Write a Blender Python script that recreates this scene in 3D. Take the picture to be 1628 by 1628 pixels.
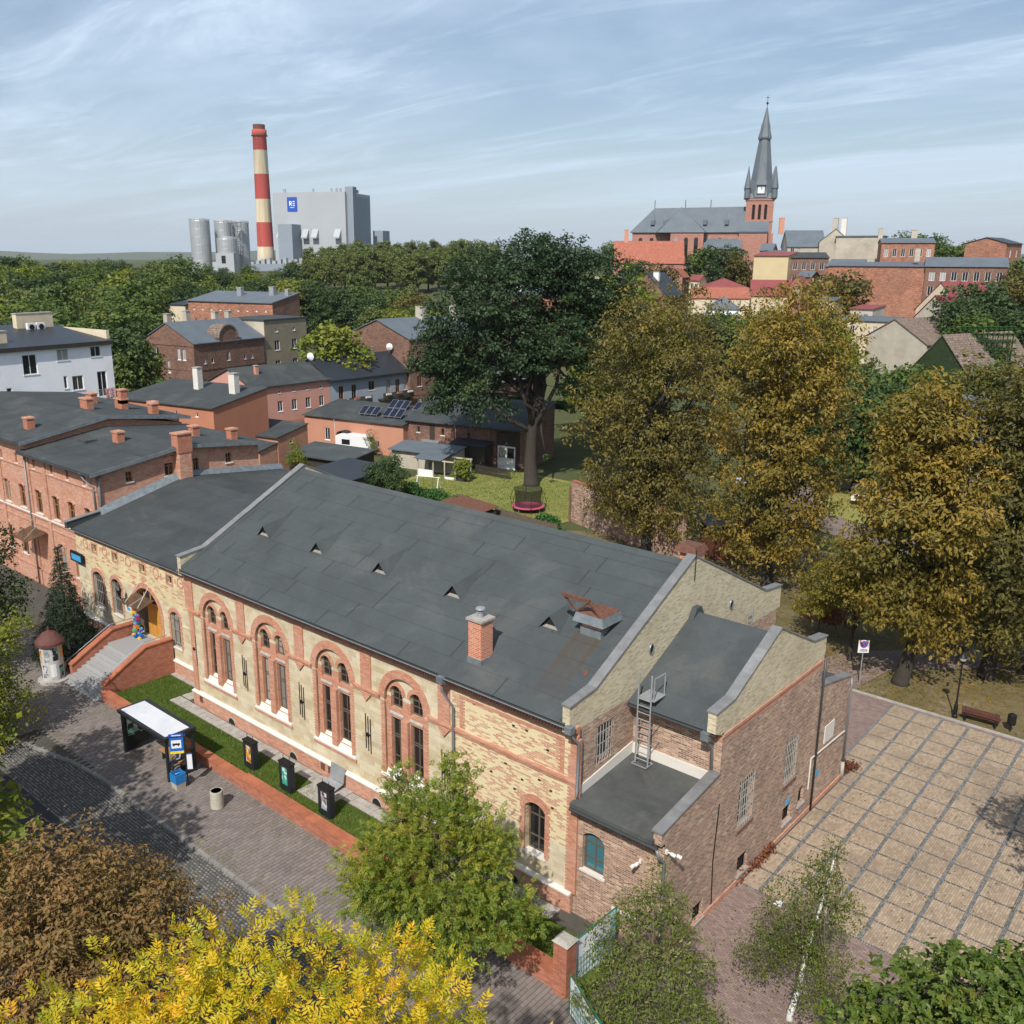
import bpy, math, random
import numpy as np
from mathutils import Vector, Matrix
random.seed(7); RNG = np.random.default_rng(11)
SC = bpy.context.scene
for _o in list(bpy.data.objects): bpy.data.objects.remove(_o)
COL = SC.collection
R = math.radians
# ------------------------------------------------------------------ camera
CAM = Vector((46.987, -26.957, 25.0)); PITCH, ROLL, YAW = .26645, .003414, -.7265
FW = Vector((math.sin(YAW)*math.cos(PITCH), math.cos(YAW)*math.cos(PITCH), -math.sin(PITCH)))
RT = Vector((math.cos(YAW), -math.sin(YAW), 0)); UP = RT.cross(FW)
RT2 = RT*math.cos(ROLL)+UP*math.sin(ROLL); UP2 = RT2.cross(FW)
cd = bpy.data.cameras.new('camera'); cam = bpy.data.objects.new('camera', cd); COL.objects.link(cam)
cam.matrix_world = Matrix((( RT2.x, UP2.x, -FW.x, CAM.x), (RT2.y, UP2.y, -FW.y, CAM.y), (RT2.z, UP2.z, -FW.z, CAM.z), (0,0,0,1)))
cd.sensor_width = 36; cd.lens = 36*1492.8/1628; cd.shift_x = (814-770.26)/1628
cd.clip_start = .5; cd.clip_end = 20000
SC.camera = cam
# ------------------------------------------------------------------ sky and sun
SUN_DIR = Vector((-.40*math.cos(R(46)), .917*math.cos(R(46)), -math.sin(R(46)))).normalized()   # the way the light travels
W = bpy.data.worlds.new('World'); SC.world = W; W.use_nodes = True
nt = W.node_tree; nt.nodes.clear()
out = nt.nodes.new('ShaderNodeOutputWorld'); bg = nt.nodes.new('ShaderNodeBackground')
sky = nt.nodes.new('ShaderNodeTexSky'); sky.sky_type = 'NISHITA'; sky.sun_disc = False
sky.sun_elevation = R(46); sky.sun_rotation = math.atan2(-SUN_DIR.x, -SUN_DIR.y)
sky.altitude = 200; sky.air_density = 1.0; sky.dust_density = 2.2; sky.ozone_density = 1.6
tc = nt.nodes.new('ShaderNodeTexCoord'); sep = nt.nodes.new('ShaderNodeSeparateXYZ'); nt.links.new(tc.outputs['Generated'], sep.inputs[0])
def wm(op, a, b=None, c=None):
    n = nt.nodes.new('ShaderNodeMath'); n.operation = op
    for i, v in enumerate((a, b, c)):
        if v is None: continue
        if isinstance(v, (int, float)): n.inputs[i].default_value = v
        else: nt.links.new(v, n.inputs[i])
    return n.outputs[0]
zc = wm('MAXIMUM', wm('ADD', sep.outputs[2], .09), .03)
cv = nt.nodes.new('ShaderNodeCombineXYZ'); nt.links.new(wm('DIVIDE', sep.outputs[0], zc), cv.inputs[0]); nt.links.new(wm('DIVIDE', sep.outputs[1], zc), cv.inputs[1])
mp = nt.nodes.new('ShaderNodeMapping'); mp.inputs['Rotation'].default_value = (0, 0, R(-28)); mp.inputs['Scale'].default_value = (.32, 1.0, 1); nt.links.new(cv.outputs[0], mp.inputs[0])
def cloud(scale, det, rough, dist, lo, hi):
    n = nt.nodes.new('ShaderNodeTexNoise'); n.inputs['Scale'].default_value = scale; n.inputs['Detail'].default_value = det
    n.inputs['Roughness'].default_value = rough; n.inputs['Distortion'].default_value = dist; nt.links.new(mp.outputs[0], n.inputs[0])
    m = nt.nodes.new('ShaderNodeMapRange'); m.inputs[1].default_value = lo; m.inputs[2].default_value = hi; m.interpolation_type = 'SMOOTHSTEP'
    nt.links.new(n.outputs[0], m.inputs[0]); return m.outputs[0]
c1 = cloud(.6, 8, .60, .7, .40, .66); c2 = cloud(2.2, 10, .68, 1.0, .46, .70)
hzf = nt.nodes.new('ShaderNodeMapRange'); hzf.inputs[1].default_value = -.01; hzf.inputs[2].default_value = .16; hzf.interpolation_type = 'SMOOTHSTEP'; nt.links.new(sep.outputs[2], hzf.inputs[0])
cf = wm('MINIMUM', wm('ADD', wm('MULTIPLY', c1, .60), wm('ADD', wm('MULTIPLY', c2, .42), .14)), .95)
mix = nt.nodes.new('ShaderNodeMix'); mix.data_type = 'RGBA'
cf = wm('ADD', wm('MULTIPLY', cf, hzf.outputs[0]), wm('MULTIPLY', wm('SUBTRACT', 1., hzf.outputs[0]), .62))
nt.links.new(cf, mix.inputs[0]); nt.links.new(sky.outputs[0], mix.inputs[6]); mix.inputs[7].default_value = (6.2, 7.5, 9.1, 1)
nt.links.new(mix.outputs[2], bg.inputs[0]); bg.inputs[1].default_value = .105
nt.links.new(bg.outputs[0], out.inputs[0])
sd = bpy.data.lights.new('sun', 'SUN'); sd.energy = 4.9; sd.angle = R(.55); sd.color = (1, .955, .88)
sun = bpy.data.objects.new('sun', sd); COL.objects.link(sun); sun.location = (30, -60, 90)
sun.rotation_euler = SUN_DIR.to_track_quat('-Z', 'Y').to_euler()
SC.view_settings.view_transform = 'Standard'; SC.view_settings.look = 'None'; SC.view_settings.gamma = 1; SC.view_settings.use_curve_mapping = False
SC.view_settings.exposure = 0.12
SC.cycles.use_denoising = True; SC.cycles.max_bounces = 6; SC.cycles.diffuse_bounces = 3; SC.cycles.transparent_max_bounces = 6
SC.cycles.volume_bounces = 0
# ------------------------------------------------------------------ kit
G = -1.15          # street level round the hall; z = 0 is the top of its plinth
class MB:
    """collects faces; build() links them as one mesh object"""
    def __init__(s): s.v = []; s.f = []
    def add(s, vs, fs):
        n = len(s.v); s.v += [tuple(p) for p in vs]; s.f += [tuple(i+n for i in f) for f in fs]; return s
    def quad(s, a, b, c, d): return s.add((a, b, c, d), ((0,1,2,3),))
    def poly(s, pts): return s.add(pts, (tuple(range(len(pts))),))
    def box(s, x0, x1, y0, y1, z0, z1):
        return s.add(((x0,y0,z0),(x1,y0,z0),(x1,y1,z0),(x0,y1,z0),(x0,y0,z1),(x1,y0,z1),(x1,y1,z1),(x0,y1,z1)),
              ((3,2,1,0),(4,5,6,7),(0,1,5,4),(1,2,6,5),(2,3,7,6),(3,0,4,7)))
    def hexa(s, p):   # 4 bottom + 4 top points
        return s.add(p, ((3,2,1,0),(4,5,6,7),(0,1,5,4),(1,2,6,5),(2,3,7,6),(3,0,4,7)))
    def prism(s, pts, d):   # polygon (3-D) extruded by vector d
        n = len(pts); q = [tuple(Vector(p)+Vector(d)) for p in pts]
        return s.add(list(pts)+q, [tuple(range(n))[::-1], tuple(range(n, 2*n))]+[(i, (i+1) % n, n+(i+1) % n, n+i) for i in range(n)])
    def tube(s, pts, r, n=6, r2=None, cap=True):
        pts = [Vector(p) for p in pts]; m = len(pts); base = len(s.v); ref = None
        for i, p in enumerate(pts):
            t = (pts[min(i+1, m-1)]-pts[max(i-1, 0)]).normalized()
            if ref is None: ref = t.orthogonal().normalized()
            ref = (ref - t*ref.dot(t)); ref = ref.normalized() if ref.length > 1e-6 else t.orthogonal().normalized()
            b = t.cross(ref); rr = r if r2 is None else r+(r2-r)*i/(m-1)
            if isinstance(r, (list, tuple)): rr = r[i]
            for k in range(n):
                a = 2*math.pi*k/n; s.v.append(tuple(p+(ref*math.cos(a)+b*math.sin(a))*rr))
        for i in range(m-1):
            for k in range(n):
                a, b2 = base+i*n+k, base+i*n+(k+1) % n; s.f.append((a, b2, b2+n, a+n))
        if cap: s.f.append(tuple(base+k for k in range(n))[::-1]); s.f.append(tuple(base+(m-1)*n+k for k in range(n)))
        return s
    def cyl(s, x, y, z0, z1, r, n=12, r2=None): return s.tube(((x,y,z0),(x,y,z1)), r, n, r if r2 is None else r2)
    def lathe(s, x, y, prof, n=16):
        return s.tube([(x, y, z) for r, z in prof], [r for r, z in prof], n)
    def build(s, name, m, parent=None, world=True, smooth=False, mats=None, mi=None):
        me = bpy.data.meshes.new(name); v = s.v
        o = bpy.data.objects.new(name, me)
        if parent is not None:
            o.parent = parent
            if world:
                off = Vector((0,0,0)); q = parent
                while q is not None: off += q.location; q = q.parent
                v = [(a-off.x, b-off.y, c-off.z) for a, b, c in v]
        me.from_pydata(v, [], s.f); me.update()
        me.materials.append(m)
        if mats:
            for k in mats: me.materials.append(k)
            me.polygons.foreach_set('material_index', mi)
        if smooth: me.polygons.foreach_set('use_smooth', [True]*len(me.polygons))
        COL.objects.link(o); return o
def tag(o, label, cat, group=None, kind=None):
    if label: o['label'] = label
    if cat: o['category'] = cat
    if group: o['group'] = group
    if kind: o['kind'] = kind
    return o
def thing(name, label, cat, loc=(0,0,0), rz=0, group=None):
    o = bpy.data.objects.new(name, None); COL.objects.link(o); o.location = loc; o.rotation_euler = (0,0,rz); o.empty_display_size = .3
    return tag(o, label, cat, group)
def struct(o): o['kind'] = 'structure'; return o
def stuff(o): o['kind'] = 'stuff'; return o
def copy_tree(o, parent=None):
    c = o.copy(); COL.objects.link(c)
    if parent is not None: c.parent = parent
    for ch in list(o.children): copy_tree(ch, c)
    return c
# ------------------------------------------------------------------ materials
def node_mat(name):
    m = bpy.data.materials.new(name); m.use_nodes = True; t = m.node_tree; b = t.nodes['Principled BSDF']; return m, t, b
def lk(t, a, b): t.links.new(a, b)
def nmath(t, op, a, b=0.5, c=None):
    n = t.nodes.new('ShaderNodeMath'); n.operation = op
    for i, v in enumerate((a, b, c)):
        if v is None: continue
        if isinstance(v, (int, float)): n.inputs[i].default_value = v
        else: lk(t, v, n.inputs[i])
    return n.outputs[0]
def nmix(t, f, a, b, blend='MIX'):
    n = t.nodes.new('ShaderNodeMix'); n.data_type = 'RGBA'; n.blend_type = blend
    for i, v in ((0, f), (6, a), (7, b)):
        if isinstance(v, (int, float)): n.inputs[i].default_value = v
        elif isinstance(v, tuple): n.inputs[i].default_value = (*v[:3], 1)
        else: lk(t, v, n.inputs[i])
    return n.outputs[2]
def nnoise(t, vec, scale, det=4, rough=.6, dist=0, lo=None, hi=None):
    n = t.nodes.new('ShaderNodeTexNoise'); n.inputs['Scale'].default_value = scale; n.inputs['Detail'].default_value = det
    n.inputs['Roughness'].default_value = rough; n.inputs['Distortion'].default_value = dist
    if vec is not None: lk(t, vec, n.inputs[0])
    if lo is None: return n.outputs[0]
    m = t.nodes.new('ShaderNodeMapRange'); m.inputs[1].default_value = lo; m.inputs[2].default_value = hi; lk(t, n.outputs[0], m.inputs[0]); return m.outputs[0]
def nramp(t, f, stops, const=False):
    n = t.nodes.new('ShaderNodeValToRGB'); e = n.color_ramp.elements; n.color_ramp.interpolation = 'CONSTANT' if const else 'LINEAR'
    while len(e) < len(stops): e.new(.5)
    for k, (p, c) in zip(e, stops): k.position = p; k.color = (*c, 1)
    lk(t, f, n.inputs[0]); return n.outputs[0]
def nbump(t, b, h, strength=.3, dist=.02):
    n = t.nodes.new('ShaderNodeBump'); n.inputs['Strength'].default_value = strength; n.inputs['Distance'].default_value = dist
    lk(t, h, n.inputs['Height']); lk(t, n.outputs[0], b.inputs['Normal'])
def objvec(t): return t.nodes.new('ShaderNodeTexCoord').outputs['Object']
def geopos(t): return t.nodes.new('ShaderNodeNewGeometry').outputs['Position']
def objrand(t): return t.nodes.new('ShaderNodeObjectInfo').outputs['Random']
def scl(c, k): return tuple(min(1, x*k) for x in c)
def walluv(t):
    n = t.nodes.new('ShaderNodeTexCoord'); p = t.nodes.new('ShaderNodeSeparateXYZ'); lk(t, n.outputs['Object'], p.inputs[0])
    q = t.nodes.new('ShaderNodeSeparateXYZ'); lk(t, n.outputs['Normal'], q.inputs[0])
    gx = nmath(t, 'GREATER_THAN', nmath(t, 'ABSOLUTE', q.outputs[0]), .7); gz = nmath(t, 'GREATER_THAN', nmath(t, 'ABSOLUTE', q.outputs[2]), .7)
    mixf = lambda f, a, b: nmath(t, 'ADD', nmath(t, 'MULTIPLY', f, b), nmath(t, 'MULTIPLY', nmath(t, 'SUBTRACT', 1., f), a))
    u = mixf(gx, p.outputs[0], p.outputs[1]); v = mixf(gz, p.outputs[2], p.outputs[1])
    c = t.nodes.new('ShaderNodeCombineXYZ'); lk(t, u, c.inputs[0]); lk(t, v, c.inputs[1]); return c.outputs[0], n.outputs['Object']
def plain(name, col, rough=.8, metal=0, var=.18, scale=1.5, bump=.15, bscale=25, orand=0., spec=.35, dirt=None, dirtamt=.4):
    m, t, b = node_mat(name); v = objvec(t)
    f = nnoise(t, v, scale, 6, .65)
    c = nmix(t, nmath(t, 'MULTIPLY_ADD', nmath(t, 'SUBTRACT', f, .5), 2.2, .5), scl(col, 1-var), scl(col, 1+var))
    if dirt: c = nmix(t, nmath(t, 'MULTIPLY', nnoise(t, v, scale*.45, 7, .7, .4, .48, .72), dirtamt), c, dirt)
    if orand: c = nmix(t, objrand(t), nmix(t, 1., c, (1-orand,)*3, 'MULTIPLY'), nmix(t, 1., c, (1+orand,)*3, 'MULTIPLY'))
    lk(t, c, b.inputs['Base Color']); b.inputs['Roughness'].default_value = rough; b.inputs['Metallic'].default_value = metal; b.inputs['Specular IOR Level'].default_value = spec
    if bump: nbump(t, b, nnoise(t, v, bscale, 5, .6), bump)
    return m
def brick(name, stops, mortar, bw=.26, bh=.078, ms=.011, dirt=(.05,.04,.035), dirtamt=.35, dscale=.35, warm=None, warmamt=.4, bump=.5, offset=.5):
    """stops: ramp of brick colours"""
    m, t, b = node_mat(name); uv, ov = walluv(t)
    n = t.nodes.new('ShaderNodeTexBrick'); lk(t, uv, n.inputs['Vector']); n.offset = offset; n.squash = 1
    n.inputs['Scale'].default_value = 1; n.inputs['Brick Width'].default_value = bw; n.inputs['Row Height'].default_value = bh
    n.inputs['Mortar Size'].default_value = ms; n.inputs['Mortar Smooth'].default_value = .2; n.inputs['Bias'].default_value = 0
    n.inputs['Color1'].default_value = (0,0,0,1); n.inputs['Color2'].default_value = (1,1,1,1); n.inputs['Mortar'].default_value = (.5,.5,.5,1)
    bc = nramp(t, n.outputs['Color'], stops)
    fine = nnoise(t, ov, 14, 5, .7)
    bc = nmix(t, .35, bc, nmix(t, fine, (.25,)*3, (1.,)*3), 'OVERLAY')
    c = nmix(t, n.outputs['Fac'], bc, mortar)
    if warm: c = nmix(t, nmath(t, 'MULTIPLY', nnoise(t, ov, dscale*1.9, 5, .65, .5, .47, .66), warmamt), c, warm)
    if dirtamt: c = nmix(t, nmath(t, 'MULTIPLY', nnoise(t, ov, dscale, 8, .68, .6, .44, .74), dirtamt), c, dirt)
    lk(t, c, b.inputs['Base Color']); b.inputs['Roughness'].default_value = .88; b.inputs['Specular IOR Level'].default_value = .25
    h = nmath(t, 'SUBTRACT', nmath(t, 'MULTIPLY', fine, .35), n.outputs['Fac']); nbump(t, b, h, bump, .012)
    return m
def glass_mat(name, dark=(.012,.014,.016), light=(.35,.34,.31), frac=.3):
    m, t, b = node_mat(name); r = objrand(t)
    f = nmath(t, 'MULTIPLY', nmath(t, 'GREATER_THAN', r, 1-frac), nmath(t, 'MULTIPLY', r, .8))
    lk(t, nmix(t, f, dark, light), b.inputs['Base Color']); b.inputs['Roughness'].default_value = .06; b.inputs['Specular IOR Level'].default_value = .6
    return m
def felt(name, col, var=.22, orand=.08, stain=(.16,.15,.13), rust=False):
    m, t, b = node_mat(name); v = geopos(t)
    f = nnoise(t, v, .5, 8, .68, .5); f2 = nnoise(t, v, 6, 5, .7)
    c = nmix(t, nmath(t, 'MULTIPLY_ADD', nmath(t, 'SUBTRACT', f, .5), 2.6, .5), scl(col, 1-var), scl(col, 1+var))
    c = nmix(t, .25, c, nmix(t, f2, (.3,)*3, (1,)*3), 'OVERLAY')
    if stain: c = nmix(t, nmath(t, 'MULTIPLY', nnoise(t, v, .22, 7, .7, .8, .52, .75), .35), c, stain)
    if orand: c = nmix(t, 1., c, nmix(t, objrand(t), (1-orand,)*3, (1+orand,)*3), 'MULTIPLY')
    if rust:
        sp = t.nodes.new('ShaderNodeSeparateXYZ'); lk(t, v, sp.inputs[0]); fade = t.nodes.new('ShaderNodeMapRange'); fade.inputs[1].default_value = -.6; fade.inputs[2].default_value = 3.0; lk(t, sp.outputs[1], fade.inputs[0])
        up_ = nmath(t, 'LESS_THAN', sp.outputs[1], 3.5); wob = nmath(t, 'MULTIPLY', nmath(t, 'SUBTRACT', nnoise(t, v, .9, 4, .6), .5), .5)
        for xc, wd_, am in ((25.42, .22, .95), (26.45, .2, 1.), (25.95, .6, .6)):
            dx = nmath(t, 'ABSOLUTE', nmath(t, 'SUBTRACT', nmath(t, 'ADD', sp.outputs[0], wob), xc)); k_ = nmath(t, 'MAXIMUM', nmath(t, 'SUBTRACT', 1., nmath(t, 'DIVIDE', dx, wd_)), 0.)
            c = nmix(t, nmath(t, 'MULTIPLY', nmath(t, 'MULTIPLY', nmath(t, 'MULTIPLY', k_, up_), fade.outputs[0]), am), c, (.066,.046,.030))
    lk(t, c, b.inputs['Base Color']); b.inputs['Roughness'].default_value = .82; b.inputs['Specular IOR Level'].default_value = .32
    nbump(t, b, nnoise(t, v, 3.0, 7, .75, .3), .35, .03); return m
M = {}
M['stone'] = brick('yellow_ashlar', [(0,(.40,.325,.20)),(.5,(.48,.40,.265)),(1,(.55,.475,.345))], (.45,.385,.27), .56, .27, .006, (.30,.235,.15), .5, .5, (.60,.55,.45), .5, .15)
M['redtrim'] = brick('red_trim_brick', [(0,(.36,.135,.08)),(.5,(.42,.18,.11)),(1,(.47,.24,.16))], (.40,.26,.19), .26, .078, .008, (.55,.40,.32), .35, .8, None, 0, .35)
M['mottled'] = brick('mottled_brick', [(0,(.57,.46,.26)),(.46,(.62,.52,.31)),(.60,(.52,.30,.18)),(.72,(.42,.20,.13)),(1,(.37,.17,.115))], (.56,.48,.33), .30, .085, .012, (.66,.58,.40), .45, .6, None, 0, .4)
M['wingbrick'] = brick('pale_wing_brick', [(0,(.50,.39,.21)),(.55,(.60,.50,.30)),(.72,(.54,.40,.25)),(.84,(.42,.20,.12)),(1,(.36,.15,.10))], (.60,.50,.33), .40, .13, .013, (.36,.29,.19), .5, .5, (.64,.55,.36), .45, .4)
M['sidebrick'] = brick('side_brown_brick', [(0,(.14,.082,.065)),(.3,(.24,.13,.095)),(.65,(.33,.19,.135)),(.85,(.41,.26,.18)),(1,(.50,.37,.26))], (.47,.39,.31), .27, .085, .013, (.07,.05,.045), .42, .4, (.38,.25,.17), .35, .5)
M['creambrick'] = brick('cream_gable_brick', [(0,(.34,.27,.16)),(.4,(.48,.40,.25)),(1,(.58,.50,.34))], (.50,.45,.35), .27, .085, .015, (.20,.16,.11), .35, .5, None, 0, .5)
M['redbrick'] = brick('red_orange_brick', [(0,(.33,.115,.065)),(.5,(.43,.175,.10)),(1,(.52,.26,.17))], (.44,.33,.26), .27, .080, .012, (.50,.35,.28), .4, .6, (.30,.10,.06), .3, .45)
M['chimbrick'] = brick('new_chimney_brick', [(0,(.38,.10,.05)),(.5,(.46,.15,.075)),(1,(.50,.20,.11))], (.55,.42,.34), .26, .085, .011, (.3,.1,.05), .15, 1, None, 0, .5)
M['stackbrick'] = brick('roof_stack_brick', [(0,(.30,.095,.055)),(.5,(.37,.13,.075)),(1,(.42,.17,.10))], (.36,.20,.14), .26, .085, .012, (.2,.08,.05), .25, 1, None, 0, .4)
M['wallbrick'] = brick('low_wall_brick', [(0,(.26,.085,.05)),(.5,(.34,.12,.07)),(1,(.40,.16,.10))], (.33,.16,.11), .26, .078, .010, (.20,.07,.045), .4, .5, None, 0, .4)
M['darkbrick'] = brick('sooty_brown_brick', [(0,(.085,.045,.035)),(.5,(.155,.075,.052)),(1,(.25,.13,.09))], (.20,.15,.12), .30, .095, .014, (.04,.03,.028), .5, .35, (.30,.12,.075), .35, .4)
M['farbrick'] = brick('far_red_brick', [(0,(.20,.075,.045)),(.5,(.30,.115,.07)),(1,(.40,.19,.12))], (.30,.19,.14), .5, .16, .014, (.09,.06,.05), .45, .12, (.40,.22,.14), .4, .2)
M['churchbrick'] = brick('church_brick', [(0,(.27,.13,.10)),(.5,(.31,.15,.115)),(1,(.35,.18,.14))], (.32,.175,.14), .6, .2, .01, (.28,.13,.10), .3, .1, None, 0, .1)
M['white'] = plain('white_paint', (.60,.57,.52), .7, var=.06, dirt=(.45,.42,.37), dirtamt=.3)
M['whitewall'] = plain('white_render', (.78,.79,.81), .85, var=.05, scale=.5, dirt=(.50,.51,.53), dirtamt=.4, bump=.1)
M['felt'] = felt('roof_felt', (.050,.058,.060), .16, .025, rust=True)
M['felt2'] = felt('roof_felt_dark', (.040,.046,.048), .22, .05)
M['felt3'] = felt('flat_roof_felt', (.062,.066,.064), .28, .05, (.19,.17,.14))
M['cap'] = plain('grey_cap_metal', (.23,.23,.23), .55, .3, var=.2, scale=2.5, bump=.1, orand=.12, dirt=(.15,.14,.13), dirtamt=.3)
M['zinc'] = plain('zinc_flashing', (.20,.23,.245), .5, .45, var=.3, scale=3, bump=.05, dirt=(.33,.36,.37), dirtamt=.5)
M['pipe'] = plain('grey_downpipe', (.20,.21,.22), .5, .3, var=.1, bump=0)
M['gutter'] = plain('dark_gutter', (.055,.058,.06), .45, .3, var=.15, bump=0)
M['wood'] = plain('brown_window_wood', (.11,.085,.06), .6, var=.15, bump=.1)
M['woodlight'] = plain('orange_window_wood', (.30,.135,.045), .55, var=.15, bump=.1)
M['door'] = plain('varnished_oak_door', (.50,.24,.045), .45, var=.2, scale=2, bump=.2)
M['black'] = plain('black_iron', (.012,.012,.013), .5, .2, var=.2, bump=0)
M['bars'] = plain('pale_window_bars', (.33,.32,.29), .6, .1, var=.2, bump=0)
M['iron'] = plain('galvanised_steel', (.33,.34,.35), .5, .4, var=.15, bump=0)
M['rust'] = plain('rusty_sheet', (.135,.060,.038), .85, .1, var=.4, scale=6, bump=.3, dirt=(.10,.05,.035), dirtamt=.6)
M['conc'] = plain('concrete', (.33,.31,.28), .9, var=.2, scale=4, bump=.3, orand=.1, dirt=(.18,.17,.15), dirtamt=.4)
M['kerbstone'] = plain('grey_kerb', (.20,.19,.175), .9, var=.2, scale=4, bump=.3, orand=.12, dirt=(.11,.105,.095), dirtamt=.5)
M['granite'] = plain('granite_step', (.29,.29,.29), .6, var=.12, scale=12, bump=.1, orand=.12)
M['terra'] = plain('terracotta_coping', (.34,.115,.06), .75, var=.2, scale=3, bump=.2, dirt=(.20,.08,.05), dirtamt=.4, orand=.1)
M['glass'] = glass_mat('window_glass', frac=.12)
M['glassc'] = glass_mat('curtained_glass', frac=.45)
M['glassblue'] = glass_mat('blue_glass', (.03,.10,.13), (.10,.26,.30), .7)
M['void'] = plain('unlit_interior', (.012,.011,.010), .9, var=.1, bump=0)
# ------------------------------------------------------------------ walls with real openings
def arcpts(u0, u1, v1, rise, n=10):
    a = (u1-u0)/2; uc = (u0+u1)/2; Rr = (a*a+rise*rise)/(2*rise); vc = v1-Rr
    th = math.asin(min(1, a/Rr));  th = th if rise <= a+1e-6 else math.pi-th
    return [(uc+Rr*math.sin(-th+2*th*i/n), vc+Rr*math.cos(-th+2*th*i/n)) for i in range(n+1)]
class Plane:
    """a vertical wall plane: o = world/local origin, u = unit vector along, n = outward normal"""
    def __init__(s, o, u, n): s.o, s.u, s.n = Vector(o), Vector(u), Vector(n)
    def p(s, u, v, d=0): return s.o+s.u*u+Vector((0,0,v))+s.n*d
def wall(mb, P, U0, U1, V0, V1, ops=(), depth=.18, d=0):
    us = sorted({U0, U1, *[x for o in ops for x in o[:2]]}); vs = sorted({V0, V1, *[x for o in ops for x in o[2:4]]})
    us = [x for x in us if U0-1e-6 <= x <= U1+1e-6]; vs = [x for x in vs if V0-1e-6 <= x <= V1+1e-6]
    for j in range(len(vs)-1):
        run = None
        for i in range(len(us)-1):
            uc, vc = (us[i]+us[i+1])/2, (vs[j]+vs[j+1])/2
            hole = any(o[0] < uc < o[1] and o[2] < vc < o[3] for o in ops)
            if not hole: run = us[i] if run is None else run
            if run is not None and (hole or i == len(us)-2):
                e = us[i] if hole else us[i+1]; mb.quad(P.p(run, vs[j], d), P.p(e, vs[j], d), P.p(e, vs[j+1], d), P.p(run, vs[j+1], d)); run = None
    for o in ops:
        u0, u1, v0, v1 = o[:4]; rise = o[4] if len(o) > 4 else 0
        top = arcpts(u0, u1, v1, rise) if rise else [(u0, v1), (u1, v1)]
        if rise:
            for a, b in zip(top[:-1], top[1:]): mb.quad(P.p(*a, d), P.p(*b, d), P.p(b[0], v1, d), P.p(a[0], v1, d))
        ring = [(u0, v0)]+top+[(u1, v0)]
        for a, b in zip(ring, ring[1:]+ring[:1]):
            if abs(a[1]-b[1]) < 1e-6 and (abs(a[1]-V0) < 1e-6 or abs(a[1]-V1) < 1e-6): continue
            mb.quad(P.p(*a, d), P.p(*b, d), P.p(*b, d-depth), P.p(*a, d-depth))
def ibox(mb, P, u0, u1, v0, v1, d0, d1):
    mb.hexa([P.p(u0, v0, d0), P.p(u1, v0, d0), P.p(u1, v0, d1), P.p(u0, v0, d1), P.p(u0, v1, d0), P.p(u1, v1, d0), P.p(u1, v1, d1), P.p(u0, v1, d1)])
def window(parent, P, op, depth, fm, gm, nx=2, ny=2, th=.06, sill=None, world=True, name='window', hs=None, sd=.08, sillmat=None):
    u0, u1, v0, v1 = op[:4]; rise = op[4] if len(op) > 4 else 0; d0 = -depth; d1 = d0+.06
    mb = MB(); ibox(mb, P, u0, u0+th, v0, v1-rise, d0, d1); ibox(mb, P, u1-th, u1, v0, v1-rise, d0, d1); ibox(mb, P, u0+th, u1-th, v0, v0+th, d0, d1)
    top = arcpts(u0, u1, v1, rise, 8) if rise else [(u0+th, v1), (u1-th, v1)]
    uc, vb = (u0+u1)/2, v1-max(rise, .3)
    if rise:
        inn = [(uc+(a-uc)*(1-2*th/(u1-u0)), vb+(b-vb)*(1-th/max(rise, .3))) for a, b in top]
        for i in range(len(top)-1): mb.hexa([P.p(*top[i], d0), P.p(*inn[i], d0), P.p(*inn[i], d1), P.p(*top[i], d1), P.p(*top[i+1], d0), P.p(*inn[i+1], d0), P.p(*inn[i+1], d1), P.p(*top[i+1], d1)])
    else: ibox(mb, P, u0+th, u1-th, v1-th, v1, d0, d1)
    for i in range(1, nx):
        x = u0+(u1-u0)*i/nx; ibox(mb, P, x-th*.45, x+th*.45, v0+th, v1-th-rise*.25, d0, d1-.01)
    for v in (hs if hs is not None else [v0+(v1-v0)*j/ny for j in range(1, ny)]): ibox(mb, P, u0+th, u1-th, v-th*.4, v+th*.4, d0, d1-.015)
    w = mb.build(name, fm, parent, world)
    g = MB(); g.poly([P.p(u0, v0, d0+.02), P.p(u1, v0, d0+.02)]+[P.p(*q, d0+.02) for q in (top if rise else [(u0, v1), (u1, v1)])][::-1])
    go = g.build('pane', gm, None); 
    _adopt(go, w, world)
    if sill:
        s = MB(); ibox(s, P, u0-.08, u1+.08, v0-.09, v0+.003, -depth, sd); so = s.build('sill', sillmat or sill, None); _adopt(so, w, world)
    return w
def _adopt(o, w, world):
    """parent a mesh built in the coordinates of w's own builder call"""
    o.parent = w
    if world:
        off = Vector((0,0,0)); q = w
        while q is not None: off += q.location; q = q.parent
        for v in o.data.vertices: v.co -= off
# ================================================================== the brick assembly hall
L, L2, D = 27.86, 31.95, 17.6
YR, ZR, ZE = 8.5, 12.02, 7.72              # ridge line, ridge height, eave height
SL = (ZR-ZE)/(YR+.45)
hall = thing('hall_building', 'long yellow stone and red brick hall with grey felt roof and tall paired arched windows', 'building', (0, 0, G))
PF = Plane((0,0,0), (1,0,0), (0,-1,0))      # street front
WC = [2.78, 7.85, 13.0, 18.12]
SPR = 5.0
ops = [(c-1.36, c+1.36, .92, SPR+1.36, 1.36) for c in WC]
w = MB(); wall(w, PF, .45, 21.2, -.05, 7.45, ops, .16); w.build('stone_wall', M['stone'], hall)
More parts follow.
